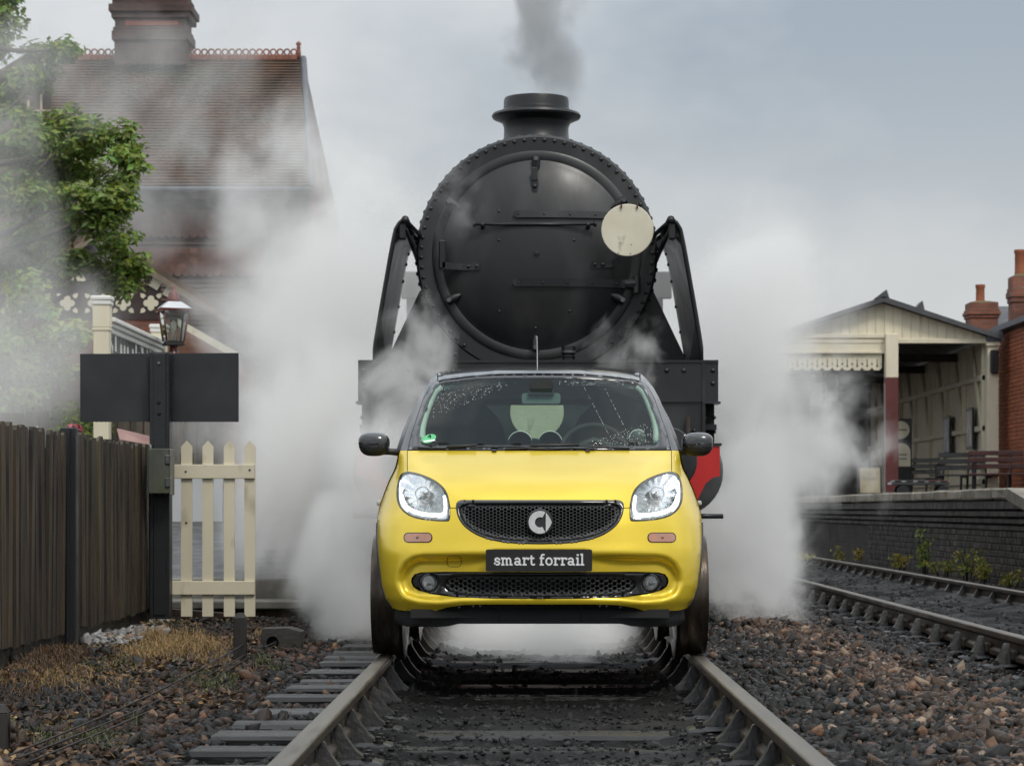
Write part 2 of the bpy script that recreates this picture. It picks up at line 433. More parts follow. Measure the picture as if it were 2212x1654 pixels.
DARK = [(.011,.011,.011),(.017,.0165,.016),(.027,.025,.024),(.015,.013,.012)]
BROWN = [(.060,.036,.023),(.090,.055,.036),(.040,.027,.019),(.022,.019,.016),(.19,.105,.062),(.30,.22,.155),(.15,.095,.068)]
def spread(n, x0, x1, y0, y1, seed, yw=1.0):
    r = np.random.RandomState(seed); x = r.uniform(x0, x1, n); y = y0 + (y1-y0)*r.rand(n)**yw; return x, y, r
def stones(name, label, n, x0, x1, y0, y1, seed, size, lift, pal, yw=1.6, keep=None, flat=1.0):
    x, y, r = spread(n, x0, x1, y0, y1, seed, yw)
    if keep is not None: k = keep(x, y, r); x, y = x[k], y[k]
    n = len(x); s = size*r.lognormal(0, .28, n); z = bed_z(x, y) + s*lift*flat
    col = pal(x, y, n)
    o = scatter(name, np.stack([x, y, z], 1), s, col, M_stone, flat, seed)
    tag(o, label, 'ballast', kind='stuff'); return o
def pal_mid(x, y, n):
    """coal-black beside the rails, rusty brown and tan along the middle of the strip"""
    b = palette(n, BROWN, (3.4, 3.2, 3, 2.6, 1.7, 1.3, 1.9), 31); d = palette(n, DARK, (2, 3, 2, 1), 32)
    w = np.exp(-((x-1.85)/.40)**2)*1.0 + .06 + .45*(fbm(x*1.2, y*.9, 5)-.5)
    return np.where((nrs.rand(n) < w)[:, None], b, d)
def pal_left(x, y, n):
    b = palette(n, BROWN, (4, 2.0, 4, 2.4, .7, .35, 1.0), 41)*np.array([.74, .64, .56]); d = palette(n, DARK, (3, 3, 1, 2), 42)
    w = np.exp(-((x+1.75)/.42)**2)*.85 + .12 + .9*(fbm(x*1.1, y*.8, 6)-.5)
    return np.where((nrs.rand(n) < w)[:, None], b, d)
def pal_dark(x, y, n): return palette(n, DARK, (3, 3, 1.2, 1.5), 51)
stones('ballast', 'brown and black wet ballast stones filling the strip between the two tracks', 17500, .90, 2.62, 7.2, 17, 61, .0215, .15, pal_mid, 1.5)
stones('ballast', 'dark ballast stones beyond the car between the two tracks', 9000, .90, 2.62, 16.6, 36, 62, .024, .15, pal_mid, 1.3)
btw = lambda x, y, r: ~((np.abs(((y-S1+SP1/2) % SP1)-SP1/2) < .125) & (x > -1.26)) | (y > 15.5)
stones('ballast', 'reddish brown and black ballast stones heaped beside the left rail', 19500, -3.0, -.84, 7.2, 19.6, 63, .0205, .15, pal_left, 1.5, btw)
stones('ballast', 'scattered black stones bedded in coal grime between the main rails', 3000, TX-.66, TX+.66, 7.2, 22, 64, .0165, -.15, pal_dark, 1.6)
stones('ballast', 'fine black grit covering the sleepers between the main rails', 9000, TX-.70, TX+.70, 7.2, 19, 68, .0085, .1, pal_dark, 1.7)
stones('ballast', 'black grit and stones lying in the second track', 4200, T2X-1.25, T2X+1.30, 12, 34, 65, .019, -.1, pal_dark, 1.4)
def pal_pale(x, y, n): return palette(n, [(.42,.41,.40),(.30,.30,.31),(.24,.23,.23),(.34,.24,.17)], (3, 3, 2, .8), 66)
def in_heap(x, y, r): return ((x+2.80)/.24)**2 + ((y-16.75)/1.05)**2 < 1
stones('pale_gravel', 'small heap of pale grey pebbles against the foot of the wooden fence', 2100, -3.05, -2.5, 15.6, 17.9, 67, .024, .45, pal_pale, 1.0, in_heap)

# --- rails, sleepers, chairs
M_railtop = pmat('worn_rail_head', (.225, .20, .165), (.12, .105, .085), rough=.36, rough2=.5, metal=.85, scale=3, stretch=(6, .6, 1), coords='World', bump=.05, lo=.3, hi=.7, c3=(.07, .055, .035), c3pos=(.62, .74), c3scale=1.6)
M_railside = pmat('rusty_rail', (.075, .052, .034), (.034, .025, .018), rough=.5, rough2=.34, metal=.35, scale=5, stretch=(1, .4, 2), coords='World', bump=.25, c3=(.17, .14, .045), c3pos=(.60, .72), c3scale=5)
M_chair = pmat('oily_cast_iron', (.028, .027, .026), (.014, .013, .013), rough=.5, rough2=.3, metal=.2, scale=8, bump=.35, bscale=40, rand=.2)
M_sleeper = pmat('wet_sleeper_wood', (.034, .034, .033), (.011, .011, .011), rough=.46, rough2=.24, scale=4, stretch=(.5, 7, 4), bump=.8, bscale=14, rand=.35, c3=(.010, .009, .008), c3pos=(.48, .66), c3scale=4, spec=.3)
M_key = pmat('oak_key', (.050, .034, .022), (.028, .02, .014), rough=.6, scale=9, stretch=(1, 6, 1), bump=.3)
def rail_mesh(name, y0, y1):
    h = [(.0285,-.000),(.0335,-.004),(.035,-.010),(.035,-.032),(.030,-.040),(.0095,-.052),(.0095,-.098),(.031,-.112),(.034,-.120),(.034,-.138),(.028,-.145)]
    prof = h + [(-x, z) for x, z in reversed(h)]
    n = len(prof); ys = np.linspace(y0, y1, 60); v = []; f = []; mats = []
    for y in ys: v += [(x, y, z) for x, z in prof]
    for j in range(len(ys)-1):
        for i in range(n): f.append((j*n+i, j*n+(i+1) % n, (j+1)*n+(i+1) % n, (j+1)*n+i)); mats.append(0 if i == n-1 or i in (0, n-2) else 1)
    f.append(tuple(range(n))); mats.append(1)
    me = bpy.data.meshes.new(name); me.from_pydata(v, [], f); me.materials.append(M_railtop); me.materials.append(M_railside)
    me.polygons.foreach_set('material_index', mats); me.update()
    bm = bmesh.new(); bm.from_mesh(me); bmesh.ops.recalc_face_normals(bm, faces=bm.faces); bm.to_mesh(me); bm.free()
    return me
def chair_mesh():
    """cast chair: spreading sole, tall ribbed jaw inside, lower jaw outside; x>0 is the inside of the track"""
    mb = MB()
    def rib(prof, w0, w1):
        # ribs that are wide at the foot and narrow under the rail head
        v = []; n = len(prof)
        zs = [p[1] for p in prof]; z0, z1 = min(zs), max(zs)
        for sgn in (-1, 1):
            for x, z in prof: v.append((x, sgn*(w0 + (w1-w0)*((z-z0)/(z1-z0))**.6)/2, z))
        f = [tuple(range(n))[::-1], tuple(range(n, 2*n))] + [(i, (i+1) % n, (i+1) % n+n, i+n) for i in range(n)]
        mb.add(v, f)
    sole = smoothpoly([(-.175,-.045),(-.185,-.028),(-.12,-.016),(0,-.012),(.12,-.016),(.185,-.028),(.175,-.045)], False, 4)
    v = []; n = len(sole)
    for k, (yy, zz) in enumerate(((-.10, -.014), (-.085, 0), (.085, 0), (.10, -.014))): v += [(x, yy, z+zz if z > -.044 else z) for x, z in sole]
    f = []
    for j in range(3):
        for i in range(n-1): f.append((j*n+i, j*n+i+1, (j+1)*n+i+1, (j+1)*n+i))
    mb.add(v, f)
    inn = smoothpoly([(.016,-.020),(.016,.095),(.026,.104),(.040,.100),(.052,.075),(.075,.040),(.100,.010),(.140,-.015),(.170,-.030)], False, 4) + [(.10,-.035)]
    rib(inn, .105, .040)
    out = smoothpoly([(-.052,-.020),(-.052,.085),(-.060,.096),(-.078,.094),(-.090,.070),(-.105,.030),(-.130,-.005),(-.165,-.028)], False, 4) + [(-.10,-.035)]
    rib(out, .110, .045)
    for sx in (-.135, .135):
        mb.lathe([(.019, -.03), (.019, -.006), (.012, -.004), (.012, .008), (.001, .010)], 8, Matrix.Translation((sx, .062, 0)))
        mb.lathe([(.019, -.03), (.019, -.006), (.012, -.004), (.012, .008), (.001, .010)], 8, Matrix.Translation((sx, -.062, 0)))
    return mb
def track(name, label, xc, y0, y1, s0, sp, gx, sl_len=2.6, zoff=0.0):
    t = thing(name, label, 'railway track', (xc, 0, zoff))
    rm = rail_mesh(name+'_rail', y0, y1)
    for s in (-1, 1):
        o = bpy.data.objects.new('rail', rm); COL.objects.link(o); o.parent = t; o.location = (s*(.7175+.035), 0, 0)
    cm = chair_mesh().build('chair', M_chair, None, True, angle=45); key = MB(); key.box((-.050, -.085, .005), (-.012, .085, .062), .008); km = key.build('key', M_key)
    r = random.Random(3); sb = []
    for k in range(4):
        mb = MB(); hw = .122
        v, f = cbox((-sl_len/2, -hw, -.125), (sl_len/2, hw, 0), .016)
        mb.add([(x+r.uniform(-.010, .010), y+r.uniform(-.012, .012), z+r.uniform(-.008, .004)) for x, y, z in v], f); sb.append(mb.build('sleeper', M_sleeper))
    y = s0; i = 0
    while y < y1-.2:
        if y > y0:
            sl = inst(sb[i % 4], 'sleeper', t, loc=(r.uniform(-.03, .03), y, -.190 + r.uniform(-.008, .006))); sl.rotation_euler = (0, 0, r.uniform(-.012, .012))
            for s in (-1, 1):
                c = inst(cm, 'chair', sl, Matrix.Translation((s*(.7525)-sl.location.x, 0, .045)) @ Matrix.Rotation(0 if s < 0 else math.pi, 4, 'Z'))
                kk = inst(km, 'key', sl, Matrix.Translation((s*(.7525)-sl.location.x, 0, .045)) @ Matrix.Rotation(0 if s < 0 else math.pi, 4, 'Z'))
        y += sp; i += 1
    for o in [cm, km] + sb: bpy.data.objects.remove(o)
    return t
track('main_track', 'near railway track under the yellow car, worn rails on black wooden sleepers', TX, 5.5, 42, S1, SP1, 0)
track('platform_track', 'second railway track running beside the brick platform at the right', T2X, 6.5, 60, S2, SP2, 0)
# ================================================================== steam locomotive
LX, LY = 0.065, 17.15
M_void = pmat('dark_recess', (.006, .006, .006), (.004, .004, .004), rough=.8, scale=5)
loco = thing('steam_locomotive', 'black steam locomotive facing the camera with round smokebox door and red buffer beam', 'locomotive', (LX, LY, 0))
M_black = pmat('loco_black', (.018, .019, .021), (.010, .011, .012), rough=.42, rough2=.30, scale=2.5, bump=.10, bscale=30, c3=(.045, .048, .050), c3pos=(.58, .75), c3scale=1.6)
M_black2 = pmat('smokebox_black', (.017, .018, .020), (.007, .008, .009), coat=.10, coat_rough=.5, rough=.55, rough2=.28, scale=1.8, bump=.10, bscale=18, c3=(.058, .060, .060), c3pos=(.50, .80), c3scale=2.2, stretch=(1, 1, .40))
M_red = pmat('buffer_beam_red', (.55, .012, .010), (.46, .010, .009), rough=.38, scale=3, coat=.3)
M_disc = pmat('white_enamel', (.74, .70, .56), (.66, .61, .47), rough=.5, scale=5, c3=(.30, .22, .12), c3pos=(.62, .76), c3scale=7)
M_defl = pmat('deflector_black', (.040, .042, .044), (.022, .024, .025), rough=.26, rough2=.18, scale=3, stretch=(1, 1, .35), coat=.6)
M_greysteel = pmat('grey_steel', (.16, .165, .17), (.10, .10, .105), rough=.4, metal=.6, scale=6)
def lz(py, D): return EYE + (PY-py)*D/FPX
def lx(px, D): return (px-PX)*D/FPX - LX
SBD = 18.2                             # depth of the smokebox front
sy = SBD-LY; kS = SBD/FPX; scx, scz = lx(1159.5, SBD), lz(551.5, SBD)
RB = 261*kS; RD = 214*kS
RX = lambda y: Matrix.Translation((scx, y, scz)) @ Matrix.Rotation(math.pi/2, 4, 'X')   # lathe z axis -> -y (towards the viewer)
mb = MB(); mb.lathe([(RD*.97, .0), (RB-.02, .0), (RB, -.02), (RB, -1.75)], 96, RX(sy), cap=False); smokebox = mb.build('smokebox', M_black2, loco, True, angle=40)
mb = MB(); mb.lathe([(RD*.955, .004), (RD*.96, .012), (RD*.98, .016), (RD*1.04, .015), (RD*1.055, .008), (RD*1.06, -.01)], 96, RX(sy), cap=False); mb.build('door_ring', M_black2, smokebox, True, angle=40)
prof = [(RD*.955*math.sin(a)/math.sin(1.0), .012 + .155*(math.cos(a)-math.cos(1.0))/(1-math.cos(1.0))) for a in np.linspace(1.0, 0.002, 18)]
mb = MB(); mb.lathe([(RD*.965, -.02), (RD*.965, .010)] + prof + [(.02, .165), (.018, .185), (.0005, .187)], 96, RX(sy), cap=False); door = mb.build('smokebox_door', M_black2, loco, True, angle=40)
def door_y(x, z):
    r = math.hypot(x-scx, z-scz)/(RD*.955)
    if r >= 1: return sy-.03
    a = math.asin(min(1, r*math.sin(1.0))); return sy - (.012 + .155*(math.cos(a)-math.cos(1.0))/(1-math.cos(1.0)))
def dp(px, py, off=0.0):
    """point on the smokebox front"""
    x, z = lx(px, SBD-.1), lz(py, SBD-.1); return Vector((x, door_y(x, z)-off, z))
# rivets round the front plate
rv = MB(); rv.lathe([(.0165, -.004), (.0150, .004), (.0105, .0095), (.0005, .0115)], 10, cap=False); rvm = rv.build('rivet', M_black2, None, True)
def rivet(p, parent, n=(0, -1, 0), s=1.0):
    q = Vector(n).to_track_quat('Z', 'Y').to_matrix().to_4x4(); return inst(rvm, 'rivet', parent, Matrix.Translation(p) @ q @ Matrix.Scale(s, 4))
for i in range(72):
    a = 2*math.pi*i/72 + .02
    if abs(((a+math.pi/2+math.pi) % (2*math.pi))-math.pi) < .62: continue
    rivet((scx+(RB-.040)*math.cos(a), sy, scz+(RB-.040)*math.sin(a)), smokebox)
    if math.sin(a) > -.55 and i % 1 == 0:
        rivet((scx+RB*math.cos(a+.04), sy+.07, scz+RB*math.sin(a+.04)), smokebox, (math.cos(a+.04), 0, math.sin(a+.04)), 1.15)
# front plate that flares down to the saddle
zb = lz(800, SBD); hwS = 168*kS
pl = []
for s in (1,):
    arc_ = [(scx+RB*.985*math.cos(a), scz+RB*.985*math.sin(a)) for a in np.linspace(math.radians(-22), math.radians(-44), 6)]
    fl = smoothpoly([arc_[-1], (scx+hwS+.075, scz-RB*.86), (scx+hwS+.012, scz-RB*.99), (scx+hwS, zb)], False, 5)
    pl = arc_[:-1] + fl
poly = pl + [(2*scx-x, z) for x, z in reversed(pl)]
inner = [(scx+RD*1.0*math.cos(a), scz+RD*1.0*math.sin(a)) for a in np.linspace(math.radians(-22-0), math.radians(-158), 40)]
V2, T2 = triangulate(pl + [(2*scx-x, z) for x, z in reversed(pl)] + list(reversed(inner)), [], .09, .05)
v = [(x, sy+.012, z) for x, z in V2]; mobj('saddle_front', v, [tuple(int(i) for i in t) for t in T2], M_black2, loco)
mb = MB(); mb.box((scx-hwS, sy+.03, .95), (scx+hwS, sy+1.5, scz-RB*.72)); mb.build('saddle', M_black, loco)
for s in (-1, 1):
    pts = fl[3:]
    P = [Vector((scx + s*(x-scx) - s*.045, sy+.010, z)) for x, z in pts]
    L = 0; nxt = .03
    for a, b in zip(P[:-1], P[1:]):
        while nxt <= L+(b-a).length and (b-a).length > 0: rivet(a.lerp(b, (nxt-L)/(b-a).length), loco); nxt += .085
        L += (b-a).length
# chimney
CHD = 19.2; kC = CHD/FPX; cx_, cz_ = lx(1158.5, CHD), lz(300, CHD)
zt = lambda py: lz(py, CHD) - cz_
mb = MB(); mb.lathe([(.34, -.15), (.30, -.06), (70.5*kC, .0), (69.5*kC, zt(285)), (70*kC, zt(276)), (74*kC, zt(266)), (85*kC, zt(260)), (94*kC, zt(256.5)), (96.5*kC, zt(252)), (94*kC, zt(247)), (82*kC, zt(243)), (72*kC, zt(238)), (70.5*kC, zt(232)),
    (70*kC, zt(217)), (68.5*kC, zt(213)), (62*kC, zt(213)), (60*kC, zt(230)), (60*kC, -.05)], 64, Matrix.Translation((cx_, CHD-LY, cz_)), cap=False)
mb.build('chimney', M_black, loco, True, angle=35)
# door furniture
def rod(name, pts, r, parent=door, mat=M_black, n=8): return mobj(name, *tube(pts, r, n), mat, parent, True)
hr = rod('handrail', [dp(1025,486.5,.065), dp(1285,486.5,.065)], .0115)
for px in (1025, 1285): mobj('handrail_knob', *tube([dp(px-2, 486.5, .065), dp(px+2, 486.5, .065)], .021, 10), M_black, hr, True)
for px in (1043, 1270): rod('handrail_bracket', [dp(px,487,.065), dp(px,492,.0), ], [.014, .017], hr)
def strap(px0, px1, py, hw, n=14):
    mb = MB(); v = []; xs = np.linspace(px0, px1, n)
    for x in xs:
        for dz, o in ((-hw, .0), (-hw, .020), (hw, .020), (hw, .0)): v.append(dp(x, py+dz, o+.002))
    f = [(j*4+i, j*4+(i+1) % 4, (j+1)*4+(i+1) % 4, (j+1)*4+i) for j in range(n-1) for i in range(4)] + [(3, 2, 1, 0), tuple((n-1)*4+i for i in range(4))]
    mb.add(v, f); mb.add(*lathe([(hw*kS, 0), (hw*kS, .02), (.0005, .021)], 16, False), Matrix.Translation(dp(px0, py, .002)) @ Matrix.Rotation(math.pi/2, 4, 'X'))
    o = mb.build('hinge_strap', M_black, door)
    for x in np.linspace(px0+4, px1-30, 5): rivet(dp(x, py, .022), o, s=.55)
    return o
strap(1116, 1372, 464.5, 7.5); strap(1116, 1362, 612, 8.5)
for py in (466, 612):
    mb = MB(); mb.tube([dp(1376, py-17, .03), dp(1376, py+20, .03)], .030, 10); mb.tube([dp(1352, py, .02), dp(1376, py, .02)], [.03, .045], 8); mb.build('hinge', M_black, door, True, angle=40)
# door clamps round the rim
for px, py in ((975,437), (1343,435), (975,645), (1340,645), (1158,348), (1157,744)):
    p = dp(px, py); c = Vector((scx, p.y, scz)); d = (c-p).normalized(); p.y = sy-.045
    mb = MB(); mb.tube([p - d*.035, p + d*.035 + Vector((0, -.01, 0)), p + d*.075], [.034, .030, .016], 8); k = mb.build('door_clamp', M_black, smokebox, True, angle=50)
    mb = MB(); mb.tube([p-d*.02+Vector((0, -.02, 0)), p-d*.02+Vector((0, -.065, 0))], .018, 6); mb.build('clamp_nut', M_greysteel, k)
# lamp irons
mb = MB(); mb.box(dp(1155,398,.0)-Vector((.026, .02, .075)), dp(1155,398)+Vector((.026, .004, .05)), .012); li = mb.build('lamp_iron', M_black, door)
mb = MB(); mb.box(dp(1155,377)-Vector((.022, .055, .05)), dp(1155,377)+Vector((.022, -.035, .05)), .006); mb.build('lamp_iron_upright', M_black, li)
for q in (388, 403): rivet(dp(1155, q, .022), li, s=1.0)
mb = MB(); mb.tube([dp(1155,352,.01), dp(1155,362,.02), dp(1155,372,.05)], [.02, .016, .022], 8); mb.build('lamp_iron_stay', M_black, li)
mb = MB(); a = dp(956, 552); a.y = sy-.10
mb.box(a+Vector((-.028, -.012, -.10)), a+Vector((.028, .012, .115)), .008)
pth = [dp(956, 573), dp(975, 575), dp(1000, 576), dp(1036, 576)]; pth[0].y = sy-.10; pth[1].y = sy-.10
for p0, p1 in zip(pth[:-1], pth[1:]):
    mb.add([p0+Vector((0, -.012, -.026)), p1+Vector((0, -.012, -.026)), p1+Vector((0, -.012, .026)), p0+Vector((0, -.012, .026)), p0+Vector((0, .012, -.026)), p1+Vector((0, .012, -.026)), p1+Vector((0, .012, .026)), p0+Vector((0, .012, .026))],
           [(0,1,2,3),(7,6,5,4),(0,4,5,1),(3,2,6,7),(0,3,7,4),(1,5,6,2)])
li2 = mb.build('lamp_iron', M_black, door)
for q in (1012, 1030): rivet(dp(q, 576, .014), li2, s=.9)
mb = MB(); p0, p1, p2 = dp(1277, 572), dp(1322, 570), dp(1340, 562); p2.y = p1.y-.07
for a, b in ((p0, p1), (p1, p2)):
    mb.add([a+Vector((0, -.012, -.026)), b+Vector((0, -.012, -.026)), b+Vector((0, -.012, .026)), a+Vector((0, -.012, .026)), a+Vector((0, .012, -.026)), b+Vector((0, .012, -.026)), b+Vector((0, .012, .026)), a+Vector((0, .012, .026))],
           [(0,1,2,3),(7,6,5,4),(0,4,5,1),(3,2,6,7),(0,3,7,4),(1,5,6,2)])
li3 = mb.build('lamp_iron', M_black, door)
for q in (1285, 1302): rivet(dp(q, 572, .014), li3, s=.9)
for px, py in ((1078,520), (1078,672), (1230,672), (1157,708), (1155,410), (1078,457), (1240,520)): rivet(dp(px, py, -.002), door, s=.75)
# white headcode discs
def headdisc(px, py, rpx, D, label):
    k = D/FPX; c = Vector((lx(px, D)+LX, D, lz(py, D)))
    mb = MB(); mb.lathe([(.0005, .0), (rpx*k-.004, .0), (rpx*k, -.004), (rpx*k, -.010), (.0005, -.010)], 56, Matrix.Translation((0, 0, 0)) @ Matrix.Rotation(math.pi/2, 4, 'X'), cap=False)
    o = mb.build('headcode_disc', M_disc, None, True, angle=30); o.location = c
    tag(o, label, 'disc', 'white headcode discs'); return o, k
d1, k1 = headdisc(1355.5, 497, 56.5, 17.78, 'round white metal disc hung on the upper right of the smokebox door')
for a, b in ((-13.5, 51), (21, 50.5)):
    mb = MB(); mb.tube([(a*k1, -.01, (b-5)*k1), (a*k1, -.014, (b+5)*k1)], .007, 6); mb.build('rusty_pin', pmat('rust', (.10, .04, .02), (.06, .03, .02), rough=.8), d1)
for a, b in ((-16, -28), (8, -32), (-20, -49), (6, -51)):
    mb = MB(); mb.lathe([(.0005, .001), (.0045, .0005)], 8, Matrix.Translation((a*k1, -.0005, b*k1)) @ Matrix.Rotation(math.pi/2, 4, 'X'), cap=False); mb.build('pin_hole', M_void, d1)
headdisc(1160, 890, 58, 16.95, 'white metal disc low on the locomotive front, seen through the car rear window')
# vacuum pipe
mb = MB(); p = [Vector((lx(1228, 17.9), 17.9-LY, lz(q, 17.9))) for q in (748, 760, 775, 800)]
mb.tube([p[0], p[1]], .052, 12); mb.tube([p[1], p[2], p[3]], [.040, .046, .046], 12)
for q in range(5): z = lz(764+q*7, 17.9); mb.lathe([(.046, -.008), (.054, 0), (.046, .008)], 12, Matrix.Translation((p[0].x, p[0].y, z)), cap=False)
mb.build('brake_pipe', M_black, loco, True, angle=40)
mb = MB(); mb.tube([p[1]+Vector((0, 0, -.008)), p[1]+Vector((0, 0, .008))], .057, 12); mb.build('pipe_collar', M_greysteel, loco)
# boiler, cab, running plate
mb = MB(); mb.lathe([(RB*.98, -1.75), (RB*.90, -1.80), (RB*.93, -4.2), (RB*1.0, -4.3), (RB*1.0, -6.6)], 64, RX(sy), cap=False); mb.build('boiler', M_black, loco, True, angle=40)
cabd = 24.6; cw = 1.31
roof_arc = [(scx+cw*math.sin(a), scz+.22+.62*math.cos(a)) for a in np.linspace(-1.35, 1.35, 16)]
mb = MB(); mb.prism([(scx-cw, 1.75), (scx+cw, 1.75), (scx+cw, scz+.34)] + roof_arc[::-1] + [(scx-cw, scz+.34)], cabd-LY, cabd-LY+1.9); cab = mb.build('cab', M_black, loco)
for s in (-1, 1):
    mb = MB(); q = W(890 if s < 0 else 1428, 618, cabd-.05) - Vector((LX, LY, 0))
    mb.box(q+Vector((-.11, 0, -.13)), q+Vector((.11, .03, .15)), .02); mb.build('cab_window', pmat('cab_glass', (.05, .055, .055), (.04, .04, .04), rough=.1), cab)
yb = 17.3-LY; zap0, zap1 = lz(963, 17.15), lz(783, 17.3); hwb = 1.294
mb = MB(); mb.box((-hwb, .30, 1.28), (hwb, 8.6, 1.32)); mb.build('running_plate', M_black, loco)
# front apron plate over the whole width, its rivets and the recess under its ends
zmid = lz(868, 17.3)
mb = MB(); mb.box((-hwb, yb, zmid), (hwb, yb+.02, zap1)); apron = mb.build('apron_plate', M_black2, loco)
mb = MB(); mb.box((-hwb, yb-.012, zap1), (hwb, yb+.30, zap1+.018)); mb.build('apron_top', M_black, apron)
mb = MB(); mb.box((-1.19, yb+.02, zap0), (1.19, yb+.05, zmid+.02)); mb.build('apron_skirt', M_black2, loco)
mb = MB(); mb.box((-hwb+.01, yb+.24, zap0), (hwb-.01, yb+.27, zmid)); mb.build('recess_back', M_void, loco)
for px in (1440, 1477, 1540): rivet((lx(px, 17.3), yb, lz(800, 17.3)), apron, s=1.15); rivet((-lx(px, 17.3), yb, lz(800, 17.3)), apron, s=1.15)
for px in (1540,): rivet((lx(px, 17.3), yb, lz(828, 17.3)), apron, s=1.15); rivet((-lx(px, 17.3), yb, lz(828, 17.3)), apron, s=1.15)
for px in (1466, 1490, 1500): rivet((lx(px, 17.3), yb+.02, lz(930, 17.3)), apron, s=1.0); rivet((-lx(px, 17.3), yb+.02, lz(930, 17.3)), apron, s=1.0)
for px in (1525, 1545):
    for py in (901, 932): rivet((lx(px, 17.45), yb+.24, lz(py, 17.5)), apron, s=.9); rivet((-lx(px, 17.45), yb+.24, lz(py, 17.5)), apron, s=.9)
for s in (-1, 1):
    mb = MB(); mb.box((s*1.19-.012, yb-.01, zap0), (s*1.19+.012, yb+.26, zap1)); mb.build('apron_bracket', M_black, loco)
    mb = MB(); mb.box((s*1.245-.065, yb-.02, zmid-.012), (s*1.245+.065, yb+.25, zmid+.004)); mb.build('step_plate', M_black, loco)
    mb = MB(); mb.tube([(s*1.075, yb-.03, zap0), (s*1.075, yb-.03, lz(900, 17.3))], .016, 6); mb.build('lamp_iron', pmat('rusty_iron', (.07, .045, .03), (.04, .03, .02), rough=.6), loco)
